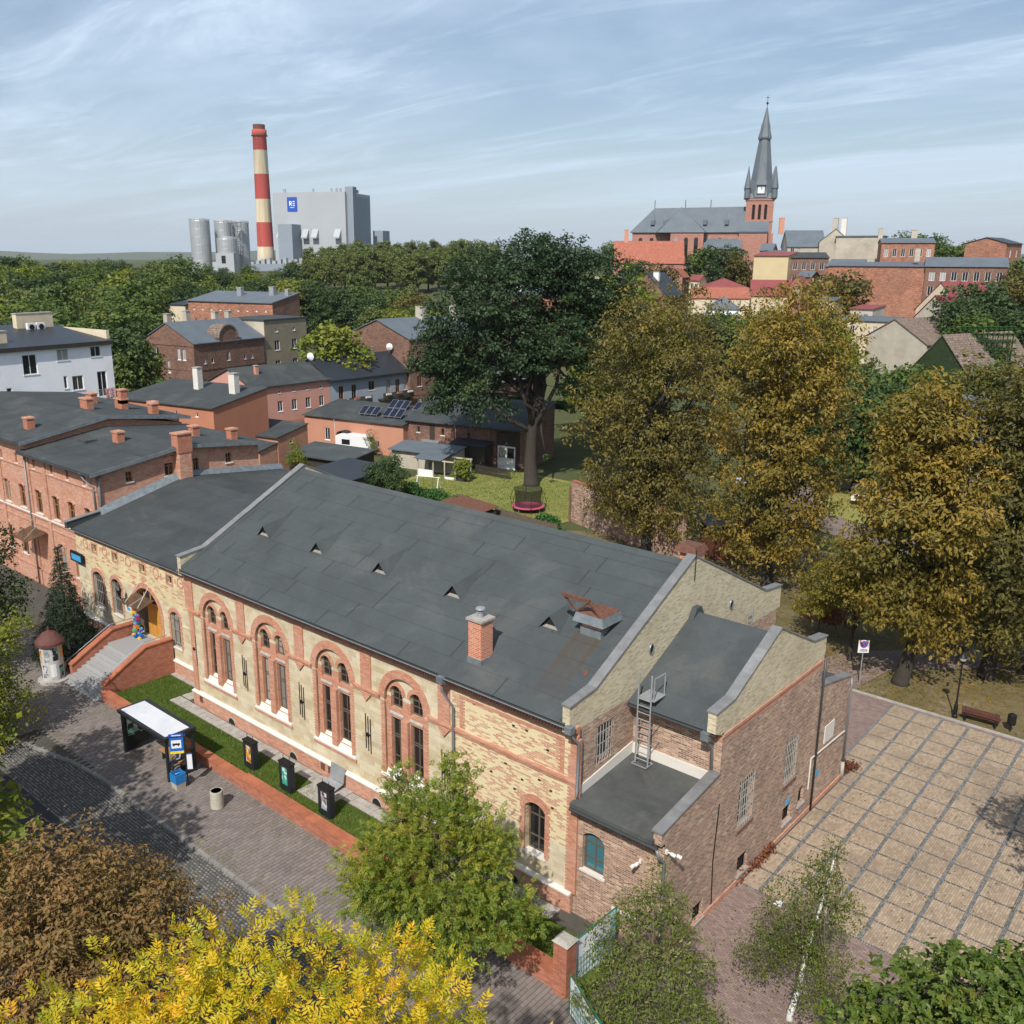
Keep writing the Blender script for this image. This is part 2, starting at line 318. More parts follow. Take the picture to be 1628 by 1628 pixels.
# paired windows set back in each blind arch
for c in WC:
    P2 = Plane((c, .16, 0), (1,0,0), (0,-1,0))
    up = [(s*.66-.40, s*.66+.40, 4.56, 5.74, .40) for s in (-1, 1)]; lo = [(s*.66-.40, s*.66+.40, 1.3, 4.08) for s in (-1, 1)]
    m = MB(); wall(m, P2, -1.36, 1.36, .9, SPR+.1, [(a, b, c0, SPR+.1) for a, b, c0, d0, r in up]+lo, .24); m.build('brick_panel', M['redtrim'], hall)
    m = MB(); wall(m, P2, -1.36, 1.36, SPR+.1, 6.4, [(a, b, SPR+.1, d0, r) for a, b, c0, d0, r in up], .24); m.build('tympanum', M['stone'], hall)
    m = MB()
    for a, b, c0, d0, r in up:                                   # little rings round the upper lights
        uc = (a+b)/2
        for r0, r1, h in ((.405, .50, .05), (.50, .62, .03)):
            pin, pout = [[(uc+rr*math.cos(math.pi*i/12), SPR+.34+rr*math.sin(math.pi*i/12)) for i in range(13)] for rr in (r0, r1)]
            for i in range(12): m.hexa([P2.p(*pin[i], 0), P2.p(*pout[i], 0), P2.p(*pout[i], h), P2.p(*pin[i], h), P2.p(*pin[i+1], 0), P2.p(*pout[i+1], 0), P2.p(*pout[i+1], h), P2.p(*pin[i+1], h)])
    m.build('window_ring', M['redtrim'], hall)
    m = MB()
    for r0, r1, h in ((1.30, 1.44, .05), (1.44, 1.72, .03)):     # the big ring
        pin, pout = [[(c+rr*math.cos(math.pi*i/24), SPR+rr*math.sin(math.pi*i/24)) for i in range(25)] for rr in (r0, r1)]
        for i in range(24): m.hexa([PF.p(*pin[i], -.02), PF.p(*pout[i], -.02), PF.p(*pout[i], h), PF.p(*pin[i], h), PF.p(*pin[i+1], -.02), PF.p(*pout[i+1], -.02), PF.p(*pout[i+1], h), PF.p(*pin[i+1], h)])
    m.build('arch_ring', M['redtrim'], hall)
    for s in (-1, 1):                                             # toothed jambs
        m = MB(); x0, x1 = (c+1.31, c+1.52) if s > 0 else (c-1.52, c-1.31); ibox(m, PF, x0, x1, .98, 4.84, -.02, .03)
        for k in range(25):
            z = 1.0+k*.155; xa, xb = (x1, x1+.075) if s > 0 else (x0-.075, x0); ibox(m, PF, xa, xb, z, z+.078, -.02, .028)
        m.build('toothed_jamb', M['redtrim'], hall)
    for s in (-1, 1):                                             # windows
        window(hall, P2, (s*.66-.40, s*.66+.40, 4.60, 5.74, .40), .22, M['wood'], M['glass'], 2, 1, .06, hs=[5.0, 5.3])
        window(hall, P2, (s*.66-.40, s*.66+.40, 1.45, 4.08), .22, M['wood'], M['glassc'], 2, 1, .065, hs=[2.0, 3.0, 3.12])
        m = MB(); x0, x1 = c+s*.66-.44, c+s*.66+.44
        m.prism([(x0, .40, 4.62), (x0, .10, 4.30), (x0, .10, 4.22), (x0, .40, 4.22)], (x1-x0, 0, 0)); m.build('light_sill', M['conc'], hall)
    m = MB(); m.prism([(c-1.62, .39, 1.52), (c-1.62, -.09, .98), (c-1.62, -.09, .90), (c-1.62, .39, .90)], (3.24, 0, 0)); m.build('window_sill', M['white'], hall)
    m = MB(); ibox(m, PF, c-1.66, c+1.66, .76, .90, -.02, .09); m.build('sill_course', M['redtrim'], hall)
    m = MB(); m.box(c-.22, c+.22, -.02, .17, 1.02, 4.2); m.build('centre_pier', M['redtrim'], hall)
# string course, pilasters, pendants, cornice
ends = [-.02]+[e for c in WC for e in (c-1.62, c+1.62)]+[21.25]
for a, b in zip(ends[::2], ends[1::2]):
    m = MB(); ibox(m, PF, a, b, 4.84, 4.98, -.02, .07); ibox(m, PF, a-.02, b+.02, 4.98, 5.10, -.02, .14); m.build('string_course', M['redtrim'], hall)
for x in (.14, 5.31, 10.42, 15.55, 20.72):
    m = MB(); wd = .42 if x < 1 else .36
    ibox(m, PF, x-wd, x+wd, 5.1, 6.92, -.02, .07)
    if x > 1: m.prism([PF.p(x-.36, 4.84, .0), PF.p(x+.36, 4.84, .0), PF.p(x, 4.42, .0)], (0, -.1, 0))
    m.build('pilaster', M['redtrim'], hall)
m = MB(); ibox(m, PF, -.1, 28.0, 6.92, 7.08, -.02, .10); ibox(m, PF, -.1, 28.0, 7.26, 7.5, -.02, .2)
k = 0
while k*.16 < 28: ibox(m, PF, -.08+k*.16, k*.16, 7.08, 7.26, -.02, .15); k += 1
ibox(m, PF, -.1, 28.0, 7.08, 7.26, -.02, .05)
m.build('dentil_cornice', M['redtrim'], hall)
for x in (-.02, 27.62): m = MB(); ibox(m, PF, x, x+.42, -.05, 6.92, -.12, .05); m.build('corner_quoin', M['redtrim'], hall)
m = MB()
for z in range(40): ibox(m, PF, .40, .47, .0+z*.155, .078+z*.155, -.02, .045); ibox(m, PF, 27.52, 27.62, .0+z*.155, .078+z*.155, -.02, .045)
stuff(m.build('quoin_teeth', M['redtrim'], hall))
# right-hand bay: mottled brick with a framed panel
lw = (25.35, 26.42, .85, 3.25, .30)
m = MB(); wall(m, PF, 21.2, 27.66, 1.9, 7.45, [(lw[0], lw[1], 1.9, 3.25, .3)], .35); m.build('mottled_wall', M['mottled'], hall)
m = MB(); wall(m, PF, 21.2, 27.66, -.05, 1.9, [(lw[0], lw[1], .85, 1.9)], .35); m.build('stone_wall', M['stone'], hall)
window(hall, PF, lw, .35, M['wood'], M['glass'], 2, 1, .08, M['white'], hs=[1.5, 2.5])
m = MB(); pts = arcpts(lw[0]-.0, lw[1]+.0, 3.25, .3); pt2 = arcpts(lw[0]-.28, lw[1]+.28, 3.62, .42)
for i in range(10): m.hexa([PF.p(*pts[i], -.02), PF.p(*pt2[i], -.02), PF.p(*pt2[i], .03), PF.p(*pts[i], .03), PF.p(*pts[i+1], -.02), PF.p(*pt2[i+1], -.02), PF.p(*pt2[i+1], .03), PF.p(*pts[i+1], .03)])
for k in range(14):
    e = .06 if k % 2 else 0; ibox(m, PF, lw[0]-.2-e, lw[0], .85+k*.15, 1.0+k*.15, -.02, .03); ibox(m, PF, lw[1], lw[1]+.2+e, .85+k*.15, 1.0+k*.15, -.02, .03)
m.build('window_surround', M['redtrim'], hall)
m = MB(); ibox(m, PF, 21.25, 28.0, 4.84, 4.98, -.02, .07); ibox(m, PF, 21.25, 28.02, 4.98, 5.10, -.02, .13); m.build('string_course', M['redtrim'], hall)
m = MB(); 
for x in (21.75, 27.2):
    ibox(m, PF, x-.1, x+.1, 5.2, 6.6, -.02, .03)
    for k in range(9): ibox(m, PF, *((x+.1, x+.2) if x < 23 else (x-.2, x-.1)), 5.2+k*.155, 5.278+k*.155, -.02, .028)
ibox(m, PF, 21.65, 27.3, 6.6, 6.74, -.02, .03); m.build('panel_frame', M['redtrim'], hall)
m = MB()
for x, z in ((22.4, 6.55), (24.6, 6.3), (25.3, 6.32), (26.4, 5.85), (24.2, 4.4), (25.1, 4.0), (26.0, 4.35), (26.6, 4.1), (24.7, 3.4), (26.7, 3.35), (23.4, 3.7)):
    ibox(m, PF, x, x+.14, z, z+.09, -.02, .006)
m.build('putlog_hole', M['void'], hall)
# plinth with its white cap and foot
m = MB(); hl = [(5.1, 5.8), (10.6, 11.3)]
ibox(m, PF, -.06, L+.02, G-.2, -.12, -.02, .14); m.build('plinth', M['redbrick'], hall)
m = MB(); m.prism([(-.1, .02, .02), (-.1, -.22, -.06), (-.1, -.22, -.13), (-.1, .02, -.13)], (L+.1, 0, 0)); m.build('plinth_cap', M['white'], hall)
m = MB(); m.prism([(-.08, -.1, G+.13), (-.08, -.2, G+.10), (-.08, -.26, G-.1), (-.08, -.1, G-.1)], (L+.1, 0, 0)); m.build('plinth_foot', M['white'], hall)
for x in (3.9, 9.6, 16.2, 24.9):
    m = MB(); m.poly([PF.p(x+.33*math.cos(math.pi*i/8), G+.22+.38*math.sin(math.pi*i/8), .147) for i in range(9)]); m.build('cellar_vent', M['void'], hall)
    m = MB(); m.tube([PF.p(x+.36*math.cos(math.pi*i/8), G+.22+.40*math.sin(math.pi*i/8), .15) for i in range(9)], .035, 5); m.build('vent_rim', M['conc'], hall)
for x in (.6, 11.9, 12.5): m = MB(); ibox(m, PF, x, x+.34, -.62, -.2, .12, .15); m.build('plinth_patch', M['rust'], hall)
for x in (.28, 5.36, 10.42, 15.58, 20.72):
    m = MB()
    for k in (-.17, 0, .17): ibox(m, PF, x+k-.02, x+k+.02, 1.75-k*.6, 3.6-k*.6, .01, .04)
    ibox(m, PF, x-.17, x+.17, 2.62, 2.67, .03, .06); ibox(m, PF, x-.06, x+.06, 2.56, 2.73, .03, .1); m.build('wall_anchor', M['black'], hall)
# ---- roof: felt sheets lapped like the real ones
def roofpt(y, back=False): return ZR-SL*abs(y-YR) if not back else ZR-(ZR-ZE)/(D+.45-YR)*(y-YR)
m = MB(); m.poly([(0.15, -.5, roofpt(-.5)-.02), (L-.2, -.5, roofpt(-.5)-.02), (L-.2, YR, ZR-.02), (.15, YR, ZR-.02)])
m.poly([(0.15, YR, ZR-.02), (L-.2, YR, ZR-.02), (L-.2, D+.45, ZE-.02), (.15, D+.45, ZE-.02)])
m.poly([(0.15, -.5, roofpt(-.5)-.02), (.15, YR, ZR-.02), (.15, D+.45, ZE-.02)]); m.poly([(L-.2, -.5, roofpt(-.5)-.02), (L-.2, YR, ZR-.02), (L-.2, D+.45, ZE-.02)])
m.poly([(.15, -.5, roofpt(-.5)-.14), (L-.2, -.5, roofpt(-.5)-.14), (L-.2, .3, roofpt(-.5)-.14), (.15, .3, roofpt(-.5)-.14)])
roof = m.build('roof', M['felt2'], hall)
rw = 1.02; seam = MB()
rows = int((YR+.5)/rw*math.sqrt(1+SL*SL))+1; dy = (YR+.52)/rows
for r in range(rows):
    y0, y1 = -.5+r*dy-.06, -.5+(r+1)*dy
    x = .15; first = True
    while x < L-.25:
        ln = (random.uniform(1.5, 6) if first else random.uniform(4.5, 7.5)); first = False; xe = min(L-.2, x+ln)
        if L-.2-xe < 1.2: xe = L-.2
        h0, h1 = .014+random.uniform(0, .006), .006
        m = MB(); a = x-.05 if x > .3 else x
        m.hexa([(a, y0, roofpt(y0)), (xe, y0, roofpt(y0)), (xe, y1, roofpt(y1)), (a, y1, roofpt(y1)), (a, y0, roofpt(y0)+h0+.004), (xe, y0, roofpt(y0)+h0), (xe, y1, roofpt(y1)+h1), (a, y1, roofpt(y1)+h1+.004)])
        m.build('felt_sheet', M['felt'], roof)
        if random.random() < .75: z_ = roofpt(y0)+h0+.006; seam.quad((a, y0-.004, z_-.012), (xe, y0-.004, z_-.012), (xe, y0+.032, z_+.018*SL+.002), (a, y0+.032, z_+.018*SL+.002))
        if x > .3: seam.quad((a-.02, y0, roofpt(y0)+.03), (a+.02, y0, roofpt(y0)+.03), (a+.02, y1, roofpt(y1)+.022), (a-.02, y1, roofpt(y1)+.022))
        x = xe
M['bitumen'] = plain('bitumen_seam', (.026,.030,.033), .6, var=.2, bump=0)
stuff(seam.build('felt_seam', M['bitumen'], roof))
m = MB(); m.prism([(.1, YR-.35, ZR-.35*SL+.02), (.1, YR, ZR+.035), (.1, YR+.35, ZR-.35*SL+.02)], (L-.3, 0, 0)); m.build('ridge_sheet', M['felt'], roof)
# eave: gutter with a pale edge, fascia and gutter bracket line
def gutter(mb, a, b, r=.09, n=8):
    a, b = Vector(a), Vector(b); t = (b-a).normalized(); s = t.cross(Vector((0,0,1)))
    for i in range(n):
        p0, p1 = [(s*math.cos(math.pi*k/n)*r - Vector((0,0,1))*math.sin(math.pi*k/n)*r) for k in (i, i+1)]
        mb.quad(a+p0, b+p0, b+p1, a+p1)
m = MB(); gutter(m, (.15, -.60, ZE-.10), (L+.05, -.60, ZE-.10), .10); m.build('gutter', M['gutter'], hall)
m = MB(); m.box(.15, L+.05, -.715, -.695, ZE-.105, ZE-.075); m.build('gutter_lip', M['iron'], hall)
m = MB(); m.box(.1, L, -.5, -.2, ZE-.26, ZE-.16); m.build('eave_board', M['gutter'], hall)
def downpipe(parent, pts, r=.06, name='downpipe', mat='pipe', world=True):
    m = MB(); m.tube(pts, r, 8); return m.build(name, M[mat], parent, world, smooth=True)
dp = downpipe(hall, [(21.15, -.6, ZE-.2), (21.15, -.6, ZE-.75), (21.38, -.16, ZE-1.6), (21.38, -.16, 3), (21.38, -.16, G+.2)])
m = MB(); m.box(20.98, 21.32, -.78, -.45, ZE-.36, ZE-.05); m.build('hopper', M['zinc'], hall)
downpipe(hall, [(27.95, -.55, ZE-.15), (27.98, -.5, ZE-.45), (28.05, -.12, ZE-.9), (28.02, -.1, 4.75), (28.1, -.25, 4.55)])
m = MB(); m.box(27.78, 28.08, -.72, -.42, ZE-.32, ZE-.03); m.build('hopper', M['zinc'], hall)
# ---- gables with parapets
def gable(X0, X1, prof, base, capw, name, lowmat, himat, zsplit, ops=(), outn=1, zlow=0):
    """prof: [(y,z)] top line from front to back; split height zsplit between two bricks"""
    m = MB(); y0, y1 = prof[0][0], prof[-1][0]
    P = Plane((X1 if outn > 0 else X0, 0, 0), (0,1,0), (outn,0,0))
    m2 = MB()
    for mb_, X in ((m2, X0), (m2, X1)):
        mb_.poly([(X, y0, zsplit)]+[(X, y, z) for y, z in prof]+[(X, y1, zsplit)])
    for (ya, za), (yb, zb) in zip([(y0, zsplit)]+prof, prof+[(y1, zsplit)]): m2.quad((X0, ya, za), (X1, ya, za), (X1, yb, zb), (X0, yb, zb))
    m2.build(name, himat, hall)
    return P
GP = [(-.5, 7.55), (-.5, 8.42), (1.15, 8.62), (YR, ZR+.30), (D-1.5, 8.65), (D+.3, 8.45), (D+.3, 7.55)]
def gprof(yo=0): return GP
gable(L-.34, L, GP[1:-1], 0, 0, 'gable_parapet', None, M['creambrick'], 7.3)
gable(.0, .34, GP[1:-1], 0, 0, 'gable_parapet', None, M['creambrick'], 7.3)
PG = Plane((L, 0, 0), (0,1,0), (1,0,0))
gw = (1.36, 2.58, 5.15, 6.85)
m = MB(); wall(m, PG, -.02, D, G-.1, 7.3, [gw], .3); m.build('gable_wall', M['sidebrick'], hall)
window(hall, PG, gw, .3, M['bars'], M['glass'], 2, 1, .08, hs=[6.2])
m = MB()
for k in range(6): y = gw[0]+.1+k*.2; m.tube([PG.p(y, gw[2], -.02), PG.p(y, gw[3], -.02)], .018, 5)
for z in (5.5, 6.0, 6.5): ibox(m, PG, gw[0], gw[1], z-.015, z+.015, -.03, -.01)
m.build('window_bars', M['bars'], hall)
m = MB(); m.box(0, L, D-.02, D, G-.1, 7.6); m.build('rear_wall', M['sidebrick'], hall)
m = MB(); m.box(0, .3, 0.02, D, G-.1, 7.3); m.build('end_wall', M['sidebrick'], hall)
# cap stones along the parapets, one by one
def caps(parent, X0, X1, prof, step, mat, zoff=0, th=.07, over=.05):
    for (ya, za), (yb, zb) in zip(prof[:-1], prof[1:]):
        ln = math.hypot(yb-ya, zb-za); n = max(1, round(ln/step))
        for i in range(n):
            f0, f1 = i/n, (i+1)/n; g0 = .006
            A = (ya+(yb-ya)*f0+g0, za+(zb-za)*f0+.002); B = (ya+(yb-ya)*f1-g0, za+(zb-za)*f1+.002)
            jz = random.uniform(-.006, .006)
            m = MB(); m.hexa([(X0-over, A[0], A[1]), (X1+over, A[0], A[1]), (X1+over, B[0], B[1]), (X0-over, B[0], B[1]), (X0-over, A[0], A[1]+th+jz), (X1+over, A[0], A[1]+th+jz), (X1+over, B[0], B[1]+th+jz), (X0-over, B[0], B[1]+th+jz)])
            m.build('parapet_cap', M[mat], parent)
caps(hall, L-.34, L, [(-.56, 8.42), (1.15, 8.62), (YR, ZR+.30), (D-1.5, 8.65), (D+.36, 8.45)], 1.35, 'cap')
caps(hall, 0, .34, [(-.56, 8.42), (1.15, 8.62), (YR, ZR+.30), (D-1.5, 8.65), (D+.36, 8.45)], 1.6, 'cap')
# flashings where the felt meets the parapets
m = MB(); m.hexa([(L-.5, -.5, roofpt(-.5)+.02), (L-.34, -.5, roofpt(-.5)+.02), (L-.34, YR, ZR+.02), (L-.5, YR, ZR+.02), (L-.5, -.5, roofpt(-.5)+.035), (L-.345, -.5, roofpt(-.5)+.2), (L-.345, YR, ZR+.2), (L-.5, YR, ZR+.035)]); m.build('parapet_flashing', M['felt'], hall)
m = MB(); m.hexa([(.34, -.5, roofpt(-.5)+.02), (.5, -.5, roofpt(-.5)+.02), (.5, YR, ZR+.02), (.34, YR, ZR+.02), (.345, -.5, roofpt(-.5)+.2), (.5, -.5, roofpt(-.5)+.035), (.5, YR, ZR+.035), (.345, YR, ZR+.2)]); m.build('parapet_flashing', M['felt'], hall)
# louvre-like felt vents on the roof
def roofvent(x, y, s=1.0):
    h, wd, ln = .62*s, .5*s, 2.0*s; z0 = roofpt(y)
    yb = min(YR-.2, y+ln); zb = roofpt(yb)+.02
    m = MB(); a, b, t, e = (x-wd, y, z0), (x+wd, y, z0), (x, y, z0+h), (x, yb, max(zb, z0+h+.25))
    m.poly([t, (x, y-.12, z0+h-.0), (x-wd-.12, y-.16, roofpt(y-.16)+.0), (x-wd, y+.3, roofpt(y+.3))])
    m = MB(); m.poly([(x-wd-.1, y-.14, roofpt(y-.14)+.02), (x, y-.14, z0+h), e]); m.poly([(x+wd+.1, y-.14, roofpt(y-.14)+.02), e, (x, y-.14, z0+h)])
    m.poly([(x-wd-.1, y-.14, roofpt(y-.14)+.02), e, (x-wd*1.3, yb, roofpt(yb)+.012)]); m.poly([(x+wd+.1, y-.14, roofpt(y-.14)+.02), (x+wd*1.3, yb, roofpt(yb)+.012), e])
    v = m.build('roof_vent', M['felt'], hall)
    m = MB(); m.poly([(x-wd, y, roofpt(y)+.03), (x+wd, y, roofpt(y)+.03), (x, y, z0+h-.05)]); o = m.build('vent_opening', M['void'], None); _adopt(o, v, True)
    m = MB(); m.prism([(x-wd*.9, y-.03, roofpt(y)+.02), (x+wd*.9, y-.03, roofpt(y)+.02), (x+wd*.5, y-.03, roofpt(y)+.17), (x-wd*.5, y-.03, roofpt(y)+.17)], (0, .02, 0)); o = m.build('vent_sill', M['conc'], None); _adopt(o, v, True)
for x in (3.4, 8.2, 13.2, 18.3, 24.05): roofvent(x, 3.2)
# brick chimney on the roof slope (its own thing would not lift away: a part of the hall)
m = MB(); m.box(21.72, 22.46, .46, 1.2, 7.6, 10.1); ch = m.build('chimney', M['chimbrick'], hall)
m = MB(); m.box(21.64, 22.54, .38, 1.28, 10.1, 10.2); o = m.build('chimney_cap', M['conc'], None); _adopt(o, ch, True)
m = MB(); m.box(21.68, 22.50, .42, 1.26, 7.9, 8.42); o = m.build('chimney_flashing', M['zinc'], None); _adopt(o, ch, True)
m = MB(); m.lathe(22.09, .83, [(.13, 10.2), (.13, 10.42), (.16, 10.42), (.16, 10.45)], 12); m.lathe(22.09, .83, [(.04, 10.45), (.04, 10.55), (.22, 10.56), (.20, 10.62), (.05, 10.66)], 12); o = m.build('cowl', M['iron'], None); _adopt(o, ch, True)
# square vent shaft with a rusted lid thrown open
m = MB(); m.box(25.5, 26.45, 3.45, 4.4, 9.2, 10.25); sh = m.build('vent_shaft', M['chimbrick'], hall)
m = MB(); m.box(25.45, 26.5, 3.4, 4.45, 9.4, 9.95); o = m.build('shaft_flashing', M['zinc'], None); _adopt(o, sh, True)
m = MB(); m.hexa([(25.2, 3.15, 10.2), (26.75, 3.15, 10.2), (26.75, 4.7, 10.2), (25.2, 4.7, 10.2), (25.3, 3.25, 10.58), (26.65, 3.25, 10.58), (26.65, 4.6, 10.58), (25.3, 4.6, 10.58)]); o = m.build('shaft_collar', M['zinc'], None); _adopt(o, sh, True)
m = MB(); m.hexa([(25.3, 3.25, 10.59), (26.65, 3.25, 10.59), (26.65, 4.6, 10.59), (25.3, 4.6, 10.59), (25.55, 3.5, 10.70), (26.4, 3.5, 10.70), (26.4, 4.35, 10.74), (25.55, 4.35, 10.72)]); o = m.build('rusty_lid', M['rust'], None); _adopt(o, sh, True)
m = MB()
for a, b in (((25.35, 3.3, 10.6), (24.75, 3.1, 11.25)), ((26.5, 3.3, 10.6), (26.05, 3.1, 11.25)), ((24.75, 3.1, 11.25), (26.05, 3.1, 11.25)), ((25.35, 3.3, 10.62), (26.05, 3.1, 11.2)), ((25.35, 4.4, 10.6), (24.75, 3.1, 11.25))):
    m.tube([a, b], .05, 4)
o = m.build('lid_frame', M['rust'], None); _adopt(o, sh, True)
m = MB(); m.box(24.7, 26.1, 3.02, 3.18, 11.2, 11.34); o = m.build('lid_rail', M['rust'], None); _adopt(o, sh, True)
m = MB(); m.prism([(26.75, 1.75, roofpt(1.75)+.03), (27.1, 1.55, roofpt(1.55)+.03), (26.98, 1.95, roofpt(1.95)+.03)], (0, 0, .01)); m.build('felt_patch', M['rust'], hall)
# ================================================================== brown brick annex at the gable end
annex = thing('brick_annex', 'brown brick annex with flat and gabled felt roofs, ladder and barred windows', 'building', (L, 0, G))
PA = Plane((0, .05, 0), (1,0,0), (0,-1,0)); PR = Plane((L2, 0, 0), (0,1,0), (1,0,0))
aw = (28.28, 29.32, 1.30, 3.08, .26); ab = (29.85, 31.25, .3, 2.85, .22)
m = MB(); wall(m, PA, L+.02, L2-.002, G-.1, 3.95, [aw], .25); m.build('front_wall', M['sidebrick'], annex)
window(annex, PA, aw, .22, M['wood'], M['glassblue'], 2, 1, .08, M['white'], hs=[1.85, 2.55])
m = MB(); q = arcpts(ab[0], ab[1], ab[3], ab[4], 12); q2 = arcpts(ab[0]-.22, ab[1]+.22, ab[3]+.3, .3, 12)
for i in range(12): m.hexa([PA.p(*q[i], -.02), PA.p(*q2[i], -.02), PA.p(*q2[i], .025), PA.p(*q[i], .025), PA.p(*q[i+1], -.02), PA.p(*q2[i+1], -.02), PA.p(*q2[i+1], .025), PA.p(*q[i+1], .025)])
q = arcpts(aw[0], aw[1], aw[3], aw[4], 12); q2 = arcpts(aw[0]-.2, aw[1]+.2, aw[3]+.28, .34, 12)
for i in range(12): m.hexa([PA.p(*q[i], -.02), PA.p(*q2[i], -.02), PA.p(*q2[i], .025), PA.p(*q[i], .025), PA.p(*q[i+1], -.02), PA.p(*q2[i+1], -.02), PA.p(*q2[i+1], .025), PA.p(*q[i+1], .025)])
m.build('brick_arch', M['sidebrick'], annex)
m = MB(); ibox(m, PA, ab[0]-.05, ab[1]+.05, .2, .32, -.02, .08); m.build('blind_sill', M['white'], annex)
for e_ in (ab[0], ab[1]-.05): m = MB(); ibox(m, PA, e_, e_+.05, .32, 2.6, -.02, .02); m.build('blind_edge', M['sidebrick'], annex)
w1 = (5.98, 7.36, 1.66, 3.95); w2 = (10.45, 11.72, 1.70, 3.95); bws = [(6.35, 7.3, -.72, .15), (10.75, 11.65, -.42, .42), (12.4, 13.05, -.2, .72, .3), (2.6, 3.4, -.95, -.15)]
m = MB(); wall(m, PR, .05, 4.1, G-.1, 4.1, [bws[3]], .25); wall(m, PR, 4.1, 13.8, G-.1, 6.55, [w1, w2]+bws[:3], .28); m.build('side_wall', M['sidebrick'], annex)
m = MB(); wall(m, PR, 4.1, 13.8, 6.55, 6.9, [], .1); m.build('red_band', M['redtrim'], annex)
m = MB(); ibox(m, PR, 4.08, 13.82, 6.80, 6.93, -.02, .05); m.build('string_course', M['redtrim'], annex)
for o_ in (w1, w2):
    wn = window(annex, PR, o_, .25, M['bars'], M['glass'], 2, 1, .08, hs=[2.3, 3.1])
    b = MB()
    for k in range(7): y = o_[0]+.08+k*(o_[1]-o_[0]-.16)/6; b.tube([PR.p(y, o_[2], .03), PR.p(y, o_[3]+.05, .03)], .017, 5)
    for z in (o_[2]+.15, o_[2]+.8, o_[2]+1.45, o_[3]-.15): ibox(b, PR, o_[0]-.02, o_[1]+.02, z-.018, z+.018, .01, .028)
    bo = b.build('window_bars', M['bars'], None); _adopt(bo, wn, True)
    b = MB(); ibox(b, PR, o_[0]-.08, o_[1]+.08, o_[2]-.14, o_[2]-.003, -.1, .07); bo = b.build('sill', M['darkbrick'], None); _adopt(bo, wn, True)
for o_ in bws:
    wn = window(annex, PR, o_, .2, M['black'], M['glass'], 4, 4, .035)
    b = MB(); ibox(b, PR, o_[0]-.06, o_[1]+.06, o_[2]-.1, o_[2]-.003, -.1, .1); bo = b.build('sill', M['conc'], None); _adopt(bo, wn, True)
m = MB(); ibox(m, PR, 0, 18.0, G-.05, G+.24, -.02, .05); m.build('wall_foot', M['redbrick'], annex)
AP = [(3.42, 8.05), (4.8, 8.15), (8.72, 9.98), (12.45, 8.2), (13.95, 8.0)]
m = MB()
for X in (L2-.36, L2): m.poly([(X, 3.42, 7.2), *[(X, y, z) for y, z in AP], (X, 13.95, 7.2), (X, 13.8, 6.9), (X, 4.1, 6.9)])
lp = [(3.42, 7.2)]+AP+[(13.95, 7.2), (13.8, 6.9), (4.1, 6.9)]
for a, b in zip(lp, lp[1:]+lp[:1]): m.quad((L2-.36, *a), (L2, *a), (L2, *b), (L2-.36, *b))
m.build('gable_parapet', M['creambrick'], annex)
caps(annex, L2-.36, L2, [(3.36, 8.05), (4.8, 8.15), (8.72, 9.98), (12.45, 8.2), (14.0, 8.0)], 1.3, 'cap')
PI = Plane((0, 4.1, 0), (1,0,0), (0,-1,0))
m = MB(); wall(m, PI, L, L2-.01, 4.2, 6.9, [], .1); m.build('inner_wall', M['sidebrick'], annex)
m = MB(); ibox(m, PI, L, L2, 6.9, 7.02, -.02, .08); k = 0
while L+k*.15 < L2-.1: ibox(m, PI, L+k*.15, L+k*.15+.08, 6.72, 6.9, -.02, .09); k += 1
ibox(m, PI, L, L2, 6.60, 6.72, -.02, .03); m.build('dentil_cornice', M['redtrim'], annex)
m = MB(); ibox(m, PI, L+.05, L2-.4, 4.4, 5.12, -.02, .06); m.prism([(L+.002, 4.05, 4.4), (L+.002, 4.05, 5.18), (L+.002, .2, 4.72), (L+.002, .2, 4.3)], (.05, 0, 0)); m.build('white_flashing', M['white'], annex)
# upper roof
m = MB(); zf = lambda y: 9.72-.49*abs(y-8.7)
m.prism([(L+.01, 3.55, zf(3.55)-.12), (L+.01, 3.55, zf(3.55)), (L+.01, 8.7, 9.72), (L+.01, 13.9, zf(13.9)), (L+.01, 13.9, zf(13.9)-.12)], (L2-.36-L-.015, 0, 0)); ar = m.build('upper_roof', M['felt2'], annex)
for r in range(5):
    y0, y1 = 3.55+r*1.03-.05, 3.55+(r+1)*1.03; x = L+.02
    for xe in ((L+random.uniform(1, 3)), L2-.37):
        b = MB(); b.hexa([(x, y0, zf(y0)), (xe, y0, zf(y0)), (xe, y1, zf(y1)), (x, y1, zf(y1)), (x, y0, zf(y0)+.018), (xe, y0, zf(y0)+.015), (xe, y1, zf(y1)+.006), (x, y1, zf(y1)+.009)]); bo = b.build('felt_sheet', M['felt'], None); _adopt(bo, ar, True); x = xe-.03
m = MB(); m.prism([(L+.01, 8.2, zf(8.2)+.02), (L+.01, 8.5, 9.95), (L+.01, 8.9, 9.95), (L+.01, 9.2, zf(9.2)+.02)], (.25, 0, 0)); m.build('roof_upstand', M['felt'], annex)
m = MB(); gutter(m, (L+.1, 3.46, 7.12), (L2-.1, 3.46, 7.12), .09); m.build('gutter', M['gutter'], annex)
m = MB(); m.box(L+.05, L2-.4, 3.56, 4.02, 7.02, 7.08); m.build('eave_board', M['gutter'], annex)
downpipe(annex, [(31.55, 3.46, 7.05), (31.55, 3.5, 6.7), (31.55, 4.0, 6.3), (31.6, 4.0, 5.0)], .07)
m = MB(); m.box(31.38, 31.72, 3.3, 3.64, 6.82, 7.15); m.build('hopper', M['zinc'], annex)
